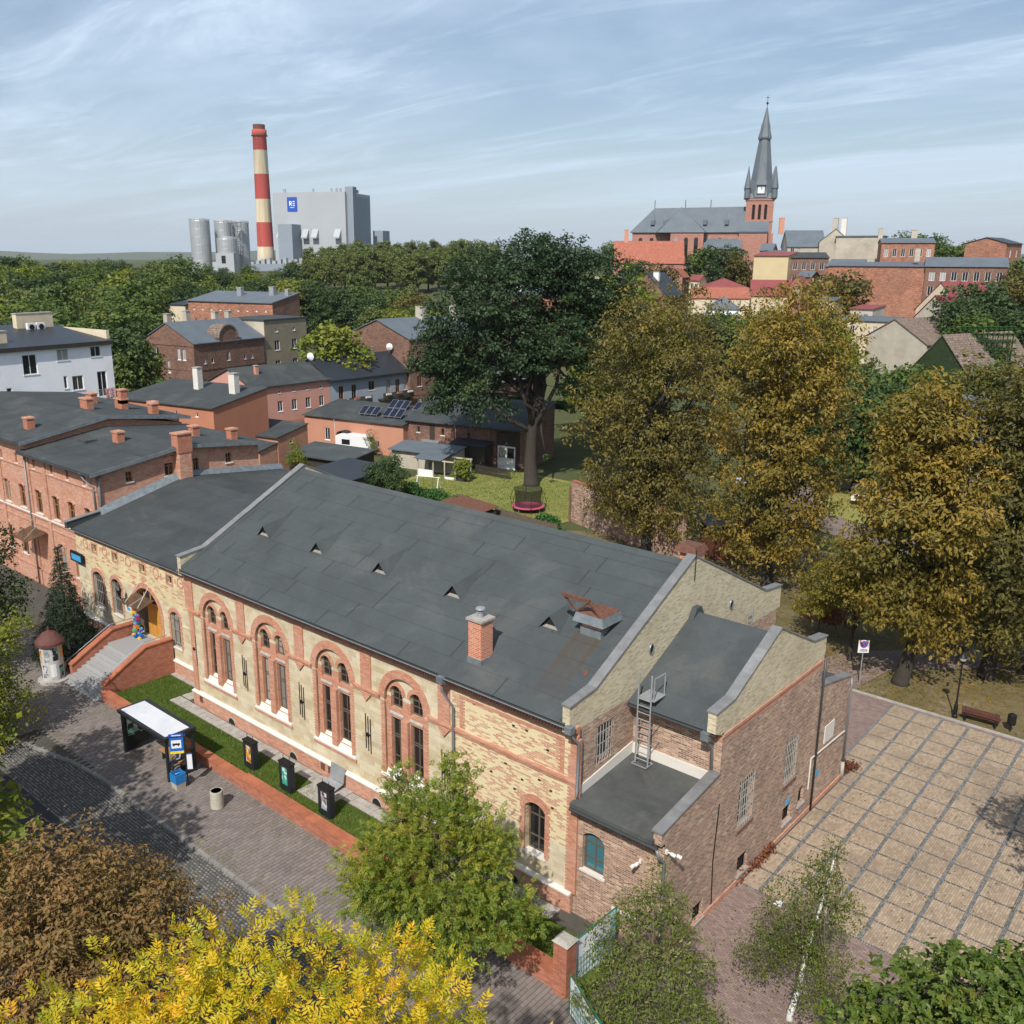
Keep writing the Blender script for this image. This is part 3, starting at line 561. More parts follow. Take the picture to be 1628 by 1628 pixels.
# flat roof with its coping
m = MB(); m.hexa([(L+.01, -.35, 4.10), (L2-.3, -.35, 4.10), (L2-.3, 4.12, 4.45), (L+.01, 4.12, 4.45), (L+.01, -.35, 4.28), (L2-.3, -.35, 4.28), (L2-.3, 4.12, 4.66), (L+.01, 4.12, 4.66)]); m.build('flat_roof', M['felt3'], annex)
m = MB(); m.hexa([(L2-.36, -.2, 4.101), (L2, -.2, 4.101), (L2, 4.1, 4.101), (L2-.36, 4.1, 4.101), (L2-.36, -.2, 4.62), (L2, -.2, 4.62), (L2, 4.1, 5.22), (L2-.36, 4.1, 5.22)]); m.build('flat_roof_parapet', M['sidebrick'], annex)
caps(annex, L2-.36, L2, [(-.28, 4.62), (4.05, 5.23)], 1.45, 'cap')
m = MB(); gutter(m, (L+.05, -.44, 4.1), (L2-.1, -.44, 4.1), .085); m.box(L, L2-.2, -.36, .02, 3.93, 4.07); m.build('gutter', M['gutter'], annex)
downpipe(annex, [(L2-.05, -.44, 4.05), (L2+.02, -.4, 3.75), (L2+.06, -.06, 3.4), (L2+.06, -.06, 2), (L2+.06, -.06, G+.1)])
# lower rear bay
m = MB(); m.poly([(L2-.05, 13.8, G-.1), (L2-.05, 17.9, G-.1), (L2-.05, 17.9, 4.55), (L2-.05, 13.8, 5.4)]); m.box(L, L2-.06, 17.7, 17.9, G-.1, 4.4); m.build('rear_bay_wall', M['sidebrick'], annex)
m = MB(); m.hexa([(L+.01, 13.85, 5.2), (L2-.3, 13.85, 5.2), (L2-.3, 18.1, 4.2), (L+.01, 18.1, 4.2), (L+.01, 13.85, 5.34), (L2-.3, 13.85, 5.34), (L2-.3, 18.1, 4.36), (L+.01, 18.1, 4.36)]); m.build('rear_roof', M['felt3'], annex)
m = MB(); m.hexa([(L2-.4, 13.82, 5.3), (L2-.052, 13.82, 5.3), (L2-.052, 17.9, 4.45), (L2-.4, 17.9, 4.45), (L2-.4, 13.82, 5.46), (L2-.052, 13.82, 5.46), (L2-.052, 17.9, 4.6), (L2-.4, 17.9, 4.6)]); m.build('rear_parapet', M['sidebrick'], annex)
caps(annex, L2-.4, L2-.05, [(13.84, 5.46), (18.0, 4.6)], 1.4, 'cap')
downpipe(annex, [(L2+.08, 13.9, 7.0), (L2+.08, 13.92, 5), (L2+.08, 13.95, G)], .055, mat='gutter')
downpipe(annex, [(L2-.0, 17.95, 4.5), (L2+.04, 17.9, 4.0), (L2+.04, 17.9, -.2)], .06); downpipe(annex, [(L2+.04, 17.9, -.2), (L2+.06, 17.9, G)], .1, 'pipe_shoe', 'conc')
m = MB(); m.tube([(L2+.02, 13.5, .2), (L2+.02, 13.5, 1.85), (L2+.02, 17.7, 1.65)], .035, 5); m.build('white_conduit', M['white'], annex)
m = MB(); ibox(m, PR, 15.05, 16.2, 1.95, 2.9, -.04, .0); m.build('white_notice', M['white'], annex)
M['bluesign'] = plain('small_blue_sign', (.05,.30,.55), .4, var=.05, bump=0)
for y, z in ((11.25, .6), (14.5, .65)): m = MB(); ibox(m, PR, y-.18, y+.18, z-.13, z+.13, .0, .03); m.build('blue_plate', M['bluesign'], annex)
m = MB(); m.tube([(L2+.01, 4.2, 3.8), (L2+.01, 4.0, 1.2), (L2+.01, 4.15, G+.3)], .03, 4); m.build('lightning_cable', M['black'], annex)
# steel ladder up to the upper roof
m = MB()
for x in (28.45, 29.05):
    m.tube([(x, 3.4, 4.66), (x, 3.4, 8.75)], .04, 5)
for k in range(10): m.tube([(28.45, 3.4, 4.9+k*.3), (29.05, 3.4, 4.9+k*.3)], .022, 5)
for z in (5.6, 6.4): m.tube([(28.45, 3.4, z), (28.35, 4.05, z)], .02, 4); m.tube([(29.05, 3.4, z), (29.15, 4.05, z)], .02, 4)
m.tube([(28.4, 3.2, 4.7), (29.1, 3.2, 4.7), (29.1, 3.7, 4.7), (28.4, 3.7, 4.7), (28.4, 3.2, 4.7)], .03, 4)
ld = m.build('ladder', M['iron'], annex)
m = MB(); m.box(28.42, 29.2, 3.42, 4.3, 7.62, 7.66); o = m.build('ladder_platform', M['iron'], None); _adopt(o, ld, True)
m = MB(); m.tube([(29.12, 3.5, 7.66), (29.12, 3.5, 8.6), (29.12, 4.3, 8.6), (29.12, 4.3, 7.66)], .028, 4); o = m.build('ladder_rail', M['iron'], None); _adopt(o, ld, True)
# second little ladder behind the ridge, oval wall vents
m = MB()
for y in (14.0, 14.5): m.tube([(L+.12, y, 6.6), (L+.12, y, 8.3)], .03, 4)
for k in range(5): m.tube([(L+.12, 14.0, 6.8+k*.3), (L+.12, 14.5, 6.8+k*.3)], .02, 4)
m.build('rear_ladder', M['iron'], hall)
for y, z in ((5.2, 9.0), (12.3, 9.0)):
    m = MB(); m.poly([(L+.02, y+.13*math.cos(a), z+.2*math.sin(a)) for a in [k*math.pi/6 for k in range(12)]]); wv = m.build('oval_vent', M['void'], hall)
    m = MB(); m.tube([(L+.02, y+.15*math.cos(k*math.pi/6), z+.22*math.sin(k*math.pi/6)) for k in range(13)], .03, 4); o = m.build('vent_rim', M['zinc'], None); _adopt(o, wv, True)
m = MB(); m.tube([(L+.05, YR-.02, 11.2), (L+.05, YR-.02, 12.6)], .02, 4); m.build('lightning_rod', M['black'], hall)
# cameras on the corner
def sec_cam(x, y, z, dx, dy, label):
    t = thing('security_camera', label, 'security camera', (x, y, z), 0, 'security cameras on the annex')
    m = MB(); m.box(x-.05, x+.05, y-.05, y+.05, z-.08, z+.08); m.build('mount', M['white'], t)
    m = MB(); m.tube([(x, y, z), (x+dx*.5, y+dy*.5, z-.02)], .03, 6); m.build('arm', M['white'], t)
    for s in (.3, .75): m = MB(); m.tube([(x+dx*s, y+dy*s, z-.02), (x+dx*(s+.35), y+dy*(s+.35), z-.08)], .075, 8); m.build('camera_body', M['white'], t)
sec_cam(31.0, -.03, 2.95, -.1, -.45, 'white security camera under the eave of the annex front, nearer the street tree')
sec_cam(32.0, .12, 3.75, .5, .12, 'white security camera at the outer corner of the annex beside the downpipe')
# ================================================================== entrance wing, set back 1.5 m
wing = thing('entrance_wing', 'low pale brick wing with arched doorway, barred windows and felt roof beside the hall', 'building', (-8.5, 1.5, G))
XW = -17.25; PW = Plane((0, 1.5, 0), (1,0,0), (0,-1,0))
wa, wb, wcw = (-15.1, -13.65, .98, 3.66, .35), (-12.45, -11.2, 1.1, 3.72, .34), (-4.95, -3.85, .85, 3.28, .32)
dr = (-9.55, -6.15, .62, 4.0, 1.55)
sq = [(x-.3, x+.3, 5.05, 5.62) for x in (-14.5, -11.6, -8.0, -4.7)]
m = MB(); wall(m, PW, XW, .2, 3.7, 6.25, sq+[(o_[0], o_[1], 3.7, o_[3], o_[4]) for o_ in (dr,) if o_[3] > 3.75], .3); m.build('upper_brick_wall', M['wingbrick'], wing)
m = MB(); wall(m, PW, XW, .2, -.05, 3.7, [wa[:2]+(wa[2], 3.66, .35), (wb[0], wb[1], wb[2], 3.7, .34), wcw, (dr[0], dr[1], dr[2], 3.7)], .3); m.build('stone_wall', M['stone'], wing)
def surround(parent, P, o_, wd=.26, mat='redtrim', d=.03, teeth=True, h=.28):
    u0, u1, v0, v1 = o_[:4]; rise = o_[4]; m = MB(); q, q2 = arcpts(u0, u1, v1, rise, 12), arcpts(u0-wd, u1+wd, v1+h, rise+h*.75, 12)
    for i in range(12): m.hexa([P.p(*q[i], -.02), P.p(*q2[i], -.02), P.p(*q2[i], d), P.p(*q[i], d), P.p(*q[i+1], -.02), P.p(*q2[i+1], -.02), P.p(*q2[i+1], d), P.p(*q[i+1], d)])
    z = v0
    k = 0
    while z < v1-rise-.05:
        z1 = min(z+.16, q2[0][1]); e = wd if k % 2 else wd*.72
        ibox(m, P, u0-e, u0-.0, z, z1, -.02, d-.003); ibox(m, P, u1, u1+e, z, z1, -.02, d-.003); z += .16; k += 1
    return m.build('window_surround', M[mat], parent)
for o_, nn in ((wa, 2), (wb, 2), (wcw, 2)):
    surround(wing, PW, o_)
    wn = window(wing, PW, o_, .27, M['wood'], M['glass'], nn, 1, .08, M['white'], hs=[o_[2]+1.0, o_[3]-.75])
    b = MB()
    for k in range(6): x = o_[0]+.1+k*(o_[1]-o_[0]-.2)/5; b.tube([PW.p(x, o_[2], -.05), PW.p(x, o_[3]-.25, -.05)], .016, 4)
    for z in (o_[2]+.3, o_[2]+1.2, o_[2]+2.0): ibox(b, PW, o_[0], o_[1], z-.015, z+.015, -.07, -.05)
    bo = b.build('window_bars', M['bars'], None); _adopt(bo, wn, True)
for o_ in sq:
    window(wing, PW, o_, .25, M['wood'], M['glass'], 1, 1, .05)
    m = MB(); 
    for a in ((o_[0]-.14, o_[0], o_[2]-.1, o_[3]+.12), (o_[1], o_[1]+.14, o_[2]-.1, o_[3]+.12), (o_[0], o_[1], o_[3], o_[3]+.12), (o_[0], o_[1], o_[2]-.1, o_[2])): ibox(m, PW, *a, -.02, .02)
    m.build('window_surround', M['redtrim'], wing)
# red brick rosettes between the small windows
for x in (-15.75, -13.0, -9.8, -6.3, -3.4):
    m = MB()
    for k in range(12):
        a0, a1 = k*math.pi/6, (k+1)*math.pi/6; 
        P_ = lambda r, a: (x+r*math.cos(a), 5.42+r*math.sin(a))
        m.hexa([PW.p(*P_(.27, a0), -.02), PW.p(*P_(.40, a0), -.02), PW.p(*P_(.40, a0), .012), PW.p(*P_(.27, a0), .012), PW.p(*P_(.27, a1), -.02), PW.p(*P_(.40, a1), -.02), PW.p(*P_(.40, a1), .012), PW.p(*P_(.27, a1), .012)])
    for sx in (-.62, .62): ibox(m, PW, x+sx-.07, x+sx+.07, 5.3, 5.56, -.02, .011)
    m.build('brick_rosette', M['redtrim'], wing)
# doorway: ring, side panel, oak door leaves, fanlight
m = MB(); q = arcpts(dr[0], dr[1], dr[3], dr[4], 20); q2 = arcpts(dr[0]-.34, dr[1]+.34, dr[3]+.34, dr[4]+.30, 20)
for i in range(20): m.hexa([PW.p(*q[i], -.02), PW.p(*q2[i], -.02), PW.p(*q2[i], .05), PW.p(*q[i], .05), PW.p(*q[i+1], -.02), PW.p(*q2[i+1], -.02), PW.p(*q2[i+1], .05), PW.p(*q[i+1], .05)])
ibox(m, PW, dr[0]-.3, dr[0], .62, 2.4, -.02, .05); ibox(m, PW, dr[1], dr[1]+.3, .62, 2.4, -.02, .05); m.build('door_arch', M['redtrim'], wing)
m = MB(); ibox(m, PW, -8.35, -7.3, .66, 2.75, -.36, -.28); ibox(m, PW, -7.26, -6.2, .66, 2.75, -.36, -.28)
dd = m.build('oak_door', M['door'], wing)
m = MB()
for x0 in (-8.35, -7.26):
    for k in range(2):
        for j in range(2): ibox(m, PW, x0+.1+k*.47, x0+.5+k*.47, .8+j*.98, 1.65+j*.98, -.28, -.255)
o = m.build('door_panel', M['door'], None); _adopt(o, dd, True)
m = MB(); ibox(m, PW, -9.5, -8.4, .66, 2.9, -.37, -.30); m.build('dark_side_door', M['wood'], wing)
window(wing, PW, (dr[0]+.05, dr[1]-.05, 2.8, dr[3]-.02, 1.2), .33, M['door'], M['glass'], 4, 1, .12, name='fanlight')
# glass canopy hung on two rods
cn = MB(); cn.hexa([(-9.1, .35, 3.05), (-6.7, .35, 3.05), (-6.7, 1.42, 3.45), (-9.1, 1.42, 3.45), (-9.1, .35, 3.08), (-6.7, .35, 3.08), (-6.7, 1.42, 3.48), (-9.1, 1.42, 3.48)])
def smoked():
    m, t, b = node_mat('smoked_canopy'); b.inputs['Base Color'].default_value = (.16, .11, .075, 1); b.inputs['Roughness'].default_value = .12; tr = t.nodes.new('ShaderNodeBsdfTransparent'); tr.inputs[0].default_value = (.62, .5, .4, 1)
    ms = t.nodes.new('ShaderNodeMixShader'); ms.inputs[0].default_value = .45; lk(t, tr.outputs[0], ms.inputs[1]); lk(t, b.outputs[0], ms.inputs[2]); lk(t, ms.outputs[0], t.nodes['Material Output'].inputs[0]); return m
M['canopy'] = smoked()
cno = cn.build('canopy', M['canopy'], wing)
for a_, b_ in ((-8.7, -8.5), (-7.1, -7.3)): m = MB(); m.tube([(a_, .45, 3.12), (b_, 1.47, 4.3)], .02, 4); o = m.build('canopy_rod', M['white'], None); _adopt(o, cno, True)
m = MB(); m.tube([(-7.9, .35, 3.1), (-7.9, 1.42, 3.5)], .03, 4); o = m.build('canopy_rib', M['bars'], None); _adopt(o, cno, True)
# wall lantern and notices
lt = thing('wall_lantern', 'black iron wall lantern left of the arched oak doorway', 'lamp', (-10.3, 1.4, 3.0))
m = MB(); m.tube([(-10.3, 1.45, 2.7), (-10.3, 1.0, 2.8), (-10.3, .9, 3.05)], .04, 5); m.build('bracket', M['black'], lt)
m = MB(); m.lathe(-10.3, .9, [(.06, 3.05), (.16, 3.35), (.2, 3.5), (.05, 3.72), (.02, 3.85)], 6); m.lathe(-10.3, 1.2, [(.05, 2.35), (.16, 2.5), (.18, 2.65), (.05, 2.8)], 6); m.build('lantern', M['black'], lt)
m = MB(); ibox(m, PW, -10.75, -9.95, 1.7, 2.25, .01, .04); nb = m.build('notice_board', M['white'], wing)
m = MB(); ibox(m, PW, -10.5, -10.1, 1.85, 2.05, .04, .045); o = m.build('notice_print', M['bluesign'], None); _adopt(o, nb, True)
m = MB(); ibox(m, PW, XW, dr[0]-.4, 5.85, 5.95, -.02, .03); ibox(m, PW, dr[1]+.4, 0, 5.85, 5.95, -.02, .03); ibox(m, PW, XW, .1, 6.05, 6.3, -.02, .12); m.build('eave_course', M['redtrim'], wing)
m = MB(); ibox(m, PW, XW, -13.65-1.6, 2.5, 2.6, -.02, .04); ibox(m, PW, -13.3, -12.75, 2.5, 2.6, -.02, .04); ibox(m, PW, -3.55, -.02, 2.5, 2.6, -.02, .06); m.build('string_course', M['stone'], wing)
m = MB(); ibox(m, PW, XW, .1, G-.1, -.12, -.02, .12); m.build('plinth', M['redbrick'], wing)
m = MB(); m.prism([(XW, 1.52, .02), (XW, 1.3, -.05), (XW, 1.3, -.12), (XW, 1.52, -.12)], (-XW, 0, 0)); m.build('plinth_cap', M['white'], wing)
# roof: low gable, lapped sheets, zinc flashing against the red brick block
zw = lambda y: 6.36+.248*(y-1.25) if y < 10.2 else 8.58-.10*(y-10.2)
m = MB(); m.prism([(XW, 1.25, zw(1.25)-.1), (XW, 1.25, zw(1.25)), (XW, 10.2, zw(10.2)), (XW, 19.5, zw(19.5)), (XW, 19.5, 6.5)], (-XW+.02, 0, 0)); wr = m.build('roof', M['felt2'], wing)
for r in range(9):
    y0, y1 = 1.25+r*.994-.05, 1.25+(r+1)*.994; x = XW+.02; first = True
    while x < -.05:
        xe = min(0, x+(random.uniform(2, 6) if first else random.uniform(5, 8))); first = False
        if xe > -1.2: xe = 0
        b = MB(); b.hexa([(x, y0, zw(y0)), (xe, y0, zw(y0)), (xe, y1, zw(y1)), (x, y1, zw(y1)), (x, y0, zw(y0)+.018), (xe, y0, zw(y0)+.015), (xe, y1, zw(y1)+.005), (x, y1, zw(y1)+.008)]); bo = b.build('felt_sheet', M['felt2'], None); _adopt(bo, wr, True); x = xe-.03
m = MB(); gutter(m, (XW, 1.17, 6.30), (-.02, 1.17, 6.30), .08); m.box(XW, 0, 1.26, 1.4, 6.2, 6.25); m.build('gutter', M['gutter'], wing)
m = MB(); m.box(XW, -.02, 1.085, 1.1, 6.29, 6.315); m.build('gutter_lip', M['iron'], wing)
for k in range(8):
    y0, y1 = 3.4+k*.86, 3.4+(k+1)*.86-.01
    b = MB(); b.hexa([(XW+.03, y0, zw(y0)), (XW+.5, y0, zw(y0)+.03), (XW+.5, y1, zw(y1)+.03), (XW+.03, y1, zw(y1)), (XW+.03, y0, zw(y0)+.5), (XW+.12, y0, zw(y0)+.5), (XW+.12, y1, zw(y1)+.5), (XW+.03, y1, zw(y1)+.5)]); b.build('wall_flashing', M['zinc'], wing)
for k in range(9):
    y0, y1 = 10.9+k*.95, 10.9+(k+1)*.95-.01
    b = MB(); b.hexa([(XW+.03, y0, zw(y0)), (XW+.4, y0, zw(y0)+.03), (XW+.4, y1, zw(y1)+.03), (XW+.03, y1, zw(y1)), (XW+.03, y0, zw(y0)+.42), (XW+.1, y0, zw(y0)+.42), (XW+.1, y1, zw(y1)+.42), (XW+.03, y1, zw(y1)+.42)]); b.build('wall_flashing', M['zinc'], wing)
m = MB(); m.hexa([(XW-.1, .9, 6.4), (XW+.25, .9, 6.4), (XW+.25, 3.4, 6.6), (XW-.1, 3.4, 6.6), (XW-.1, .9, 6.85), (XW+.25, .9, 6.85), (XW+.25, 3.4, 7.15), (XW-.1, 3.4, 7.15)]); m.build('end_parapet', M['felt2'], wing)
m = MB(); m.hexa([(XW-.15, .85, 6.85), (XW+.3, .85, 6.85), (XW+.3, 3.4, 7.15), (XW-.15, 3.4, 7.15), (XW-.15, .85, 6.91), (XW+.3, .85, 6.91), (XW+.3, 3.4, 7.21), (XW-.15, 3.4, 7.21)]); m.build('parapet_cap', M['cap'], wing)
m = MB(); m.cyl(-1.3, 2.0, 6.4, 7.9, .16, 12); fl = m.build('flue_pipe', M['gutter'], wing, smooth=False)
m = MB(); m.lathe(-1.3, 2.0, [(.18, 7.9), (.18, 8.0), (.1, 8.02), (.1, 8.08), (.22, 8.1), (.2, 8.16), (.05, 8.2)], 12); o = m.build('flue_cap', M['iron'], None); _adopt(o, fl, True)
m = MB(); m.box(-14.9, -14.2, 19.3, 19.5, G-.1, 7.0); m.box(XW, 0, 19.2, 19.5, G-.1, 6.7); m.build('rear_wall', M['redbrick'], wing)
# ---- entrance steps between brick cheeks
stairs = thing('entrance_stairs', 'grey granite stairs between red brick cheek walls leading to the oak door', 'stairs', (-7, -1.5, G))
n = 11; rise = (.62-G)/n
for k in range(n):
    y0 = -3.95+k*.31; wide = .35 if k < 2 else 0
    m = MB(); m.box(-8.98-wide, -5.12+(.4 if k < 2 else 0), y0, y0+.34 if k < n-1 else 1.5, G-.02 if k == 0 else G+k*rise-.02, G+(k+1)*rise); m.build('step', M['granite'], stairs)
    m = MB(); m.box(-8.98-wide, -5.12+(.4 if k < 2 else 0), y0-.003, y0+.035, G+(k+1)*rise-.04, G+(k+1)*rise+.003); m.build('step_nosing', M['conc'], stairs)
for x0, x1 in ((-5.1, -4.75), (-9.4, -9.0)):
    prof = [(-3.3, G-.1), (-3.3, -.2), (-.45, 1.35), (1.38, 1.35), (1.38, G-.1)]
    m = MB(); m.prism([(x0, y, z) for y, z in prof], (x1-x0, 0, 0)); m.build('cheek_wall', M['wallbrick'], stairs)
    for (ya, za), (yb, zb) in (((-3.36, -.2), (-1.9, .6)), ((-1.9, .6), (-.45, 1.35)), ((-.45, 1.35), (1.37, 1.35))):
        m = MB(); m.hexa([(x0-.05, ya, za), (x1+.05, ya, za), (x1+.05, yb-.006, zb), (x0-.05, yb-.006, zb), (x0-.05, ya, za+.09), (x1+.05, ya, za+.09), (x1+.05, yb-.006, zb+.09), (x0-.05, yb-.006, zb+.09)]); m.build('coping', M['terra'], stairs)
M['chrome'] = plain('brushed_steel', (.55,.56,.58), .3, .8, var=.05, bump=0)
for x in (-5.25, -9.6):
    m = MB(); m.tube([(x, -3.5, G+.3), (x, -3.5, G+1.05), (x, -.3, 1.55), (x, 1.3, 1.55)], .03, 6); m.build('handrail', M['chrome'], stairs)
# ================================================================== red brick block, near part
def block(name, label, X0, X1, Y0, Y1, ze, zr, group=None): 
    return thing(name, label, 'building', ((X0+X1)/2, Y0, G), 0, group)
XA0, XA1, YA0, YA1 = -28.7, XW, 3.4, 17.3
rb = block('red_brick_block', 'red orange brick block with low felt roof right behind the entrance wing', XA0, XA1, YA0, YA1, 9.9, 11.2)
def redfront(parent, X0, X1, tw, mw, lwins, pil, ze):
    P = Plane((0, YA0, 0), (1,0,0), (0,-1,0))
    t_ = [(x-.2, x+.2, 8.72, 9.46) for x in tw]; m_ = [(x-.5, x+.5, 5.12, 7.0, .2) for x in mw]; l_ = [(x-.62, x+.62, 1.0, 3.15, .28) for x in lwins]
    m = MB(); wall(m, P, X0, X1, G-.1, ze, t_+m_+l_, .2); m.build('front_wall', M['redbrick'], parent)
    for o_ in t_: window(parent, P, o_, .18, M['woodlight'], M['glass'], 1, 1, .05, M['white'])
    for o_ in m_:
        window(parent, P, o_, .18, M['woodlight'], M['glass'], 2, 2, .07, M['white'], hs=[o_[2]+1.2])
        m = MB(); q = arcpts(o_[0]-.05, o_[1]+.05, o_[3]+.08, .2, 8); q2 = arcpts(o_[0]-.16, o_[1]+.16, o_[3]+.24, .26, 8)
        for i in range(8): m.hexa([P.p(*q[i], -.02), P.p(*q2[i], -.02), P.p(*q2[i], .07), P.p(*q[i], .07), P.p(*q[i+1], -.02), P.p(*q2[i+1], -.02), P.p(*q2[i+1], .07), P.p(*q[i+1], .07)])
        m.build('window_hood', M['redbrick'], parent)
    for o_ in l_:
        window(parent, P, o_, .18, M['woodlight'], M['glass'], 2, 2, .07, M['white'], hs=[o_[2]+1.4])
        m = MB(); q = arcpts(o_[0]-.05, o_[1]+.05, o_[3]+.08, .26, 8); q2 = arcpts(o_[0]-.18, o_[1]+.18, o_[3]+.26, .32, 8)
        for i in range(8): m.hexa([P.p(*q[i], -.02), P.p(*q2[i], -.02), P.p(*q2[i], .07), P.p(*q[i], .07), P.p(*q[i+1], -.02), P.p(*q2[i+1], -.02), P.p(*q2[i+1], .07), P.p(*q[i+1], .07)])
        m.build('window_hood', M['redbrick'], parent)
    m = MB(); ibox(m, P, X0, X1, 8.58, 8.68, -.02, .09); ibox(m, P, X0, X1, 4.72, 4.86, -.02, .12); ibox(m, P, X0, X1, 4.1, 4.2, -.02, .08); ibox(m, P, X0, X1, .2, .34, -.02, .1); m.build('string_course', M['redbrick'], parent)
    m = MB(); ibox(m, P, X0, X1, 4.86, 4.92, -.02, .15); m.build('white_ledge', M['white'], parent)
    for x in pil: m = MB(); ibox(m, P, x-.22, x+.22, G, ze-.05, -.02, .10); m.build('pilaster', M['redbrick'], parent)
def lowroof(parent, X0, X1, ze, zr, yr, y1, ov=.62, name='roof', rightov=.5):
    zz = lambda y: zr-(zr-ze)*abs(y-yr)/(yr-(YA0-ov)) if y < yr else zr-(zr-ze)*.75*(y-yr)/(y1+ov-yr)
    m = MB(); pts = [(X0, YA0-ov, ze), (X0, yr, zr), (X0, y1+ov, zz(y1+ov))]
    m.prism(pts+[(X0, y1+ov, zz(y1+ov)-.2), (X0, yr, zr-.2), (X0, YA0-ov, ze-.2)], (X1+rightov-X0, 0, 0)); ro = m.build(name, M['felt2'], parent)
    for r in range(7):
        y0, ya = YA0-ov+r*(yr-YA0+ov)/7-.04, YA0-ov+(r+1)*(yr-YA0+ov)/7
        b = MB(); b.hexa([(X0, y0, zz(y0)), (X1+rightov-.01, y0, zz(y0)), (X1+rightov-.01, ya, zz(ya)), (X0, ya, zz(ya)), (X0, y0, zz(y0)+.02), (X1+rightov-.01, y0, zz(y0)+.02), (X1+rightov-.01, ya, zz(ya)+.006), (X0, ya, zz(ya)+.006)]); bo = b.build('felt_sheet', M['felt2'], None); _adopt(bo, ro, True)
    m = MB()
    for (ya, yb) in ((YA0-ov, yr), (yr, y1+ov)): m.hexa([(X1+rightov-.0, ya, zz(ya)-.26), (X1+rightov+.04, ya, zz(ya)-.26), (X1+rightov+.04, yb, zz(yb)-.26), (X1+rightov, yb, zz(yb)-.26), (X1+rightov-.0, ya, zz(ya)+.03), (X1+rightov+.04, ya, zz(ya)+.03), (X1+rightov+.04, yb, zz(yb)+.03), (X1+rightov, yb, zz(yb)+.03)])
    m.build('verge_trim', M['zinc'], parent)
    m = MB(); gutter(m, (X0, YA0-ov-.08, ze-.08), (X1+rightov-.1, YA0-ov-.08, ze-.08), .09); m.build('gutter', M['gutter'], parent)
    return zz
redfront(rb, XA0, XA1, (-27.4, -24.35, -21.7, -19.0), (-27.2, -24.2, -21.6, -18.9), (-24.0, -21.3), (-25.5, -28.45), 9.75)
zzA = lowroof(rb, XA0-.3, XA1, 10.0, 11.05, 10.3, YA1)
PS = Plane((XA1, 0, 0), (0,1,0), (1,0,0)); so = [(5.7, 6.22, 8.86, 9.62), (8.85, 9.6, 8.78, 10.3, .12), (11.3, 11.75, 8.75, 10.2), (14.2, 14.75, 8.95, 9.75, .12)]
m = MB(); wall(m, PS, YA0, YA1, 6.0, 9.75, so, .2); m.poly([PS.p(YA0, 9.75), PS.p(YA1, 9.75), PS.p(YA1, 9.98), PS.p(10.3, 10.88), PS.p(YA0, 9.9)])
wall(m, PS, YA0, YA1, G-.1, 6.0, [], .2); m.box(XA0, XA1-.01, YA1-.2, YA1, G-.1, 9.9); m.build('side_wall', M['redbrick'], rb)
for o_ in so: window(rb, PS, o_, .18, M['woodlight'], M['glass'], 2, 1, .06, M['white'], hs=[(o_[2]+o_[3])/2])
m = MB(); m.box(XA1-.02, XA1+.75, 9.72, 10.75, 6.2, 10.9); m.build('chimney_breast', M['redbrick'], rb)
def brick_stack(parent, x, y, z, w_, d_, h, zt=.12):
    m = MB(); m.box(x-w_/2, x+w_/2, y-d_/2, y+d_/2, z-.4, z+h); c_ = m.build('chimney', M['stackbrick'], parent)
    m = MB(); m.box(x-w_/2-.07, x+w_/2+.07, y-d_/2-.07, y+d_/2+.07, z+h, z+h+zt); o = m.build('chimney_cap', M['redbrick'], None); _adopt(o, c_, True); return c_
brick_stack(rb, XA1+.35, 10.25, 10.9, .9, 1.2, 1.0)
brick_stack(rb, -22.9, 8.3, zzA(8.3), .85, .6, .75); brick_stack(rb, -21.3, 14.0, zzA(14.0), .75, .6, .75); brick_stack(rb, -18.6, 15.8, zzA(15.8), .7, .6, .8); 
m = MB(); m.box(-26.4, -25.0, 6.6, 7.6, zzA(7)-.2, zzA(7)+.2); m.build('roof_hatch', M['felt2'], rb)
downpipe(rb, [(-18.3, YA0-.6, 9.9), (-18.1, YA0-.45, 9.4), (-17.5, YA0-.12, 8.9), (-17.4, YA0-.12, 7.2)], .07); downpipe(rb, [(XA1+.08, YA0+.2, 9.8), (XA1+.08, YA0+.2, 6.9)], .08); downpipe(rb, [(-28.6, YA0-.2, 9.8), (-28.6, YA0-.2, G)], .06)
# glass canopy on the red front
m = MB(); m.hexa([(-29.2, 1.6, 3.3), (-26.2, 1.6, 3.3), (-26.2, 3.3, 3.7), (-29.2, 3.3, 3.7), (-29.2, 1.6, 3.33), (-26.2, 1.6, 3.33), (-26.2, 3.3, 3.73), (-29.2, 3.3, 3.73)]); m.build('canopy', M['canopy'], rb)
for a_, b_ in ((-28.6, -28.4), (-26.9, -27.1)): m = MB(); m.tube([(a_, 1.8, 3.4), (b_, 3.4, 4.6)], .025, 4); m.build('canopy_rod', M['bars'], rb)
XB0, XB1 = -62.0, -28.72
rb2 = block('red_brick_block', 'taller red orange brick block at the left edge, roof stepping above its neighbour', XB0, XB1, YA0, YA1, 10.7, 12)
redfront(rb2, XB0, XB1, [-30.6-k*2.9 for k in range(9)], [-30.2-k*2.9 for k in range(9)], [-31-k*2.9 for k in range(9)], [-34, -42, -50], 10.5)
zzB = lowroof(rb2, XB0, XB1, 10.75, 12.0, 10.3, YA1)
m = MB(); PS2 = Plane((XB1, 0, 0), (0,1,0), (1,0,0)); wall(m, PS2, YA0, YA1, 9.0, 10.5, [], .2); m.poly([PS2.p(YA0, 10.5), PS2.p(YA1, 10.5), PS2.p(10.3, 11.8)]); m.box(XB0, XB1-.01, YA1-.2, YA1, G-.1, 10.5); m.build('side_wall', M['redbrick'], rb2)
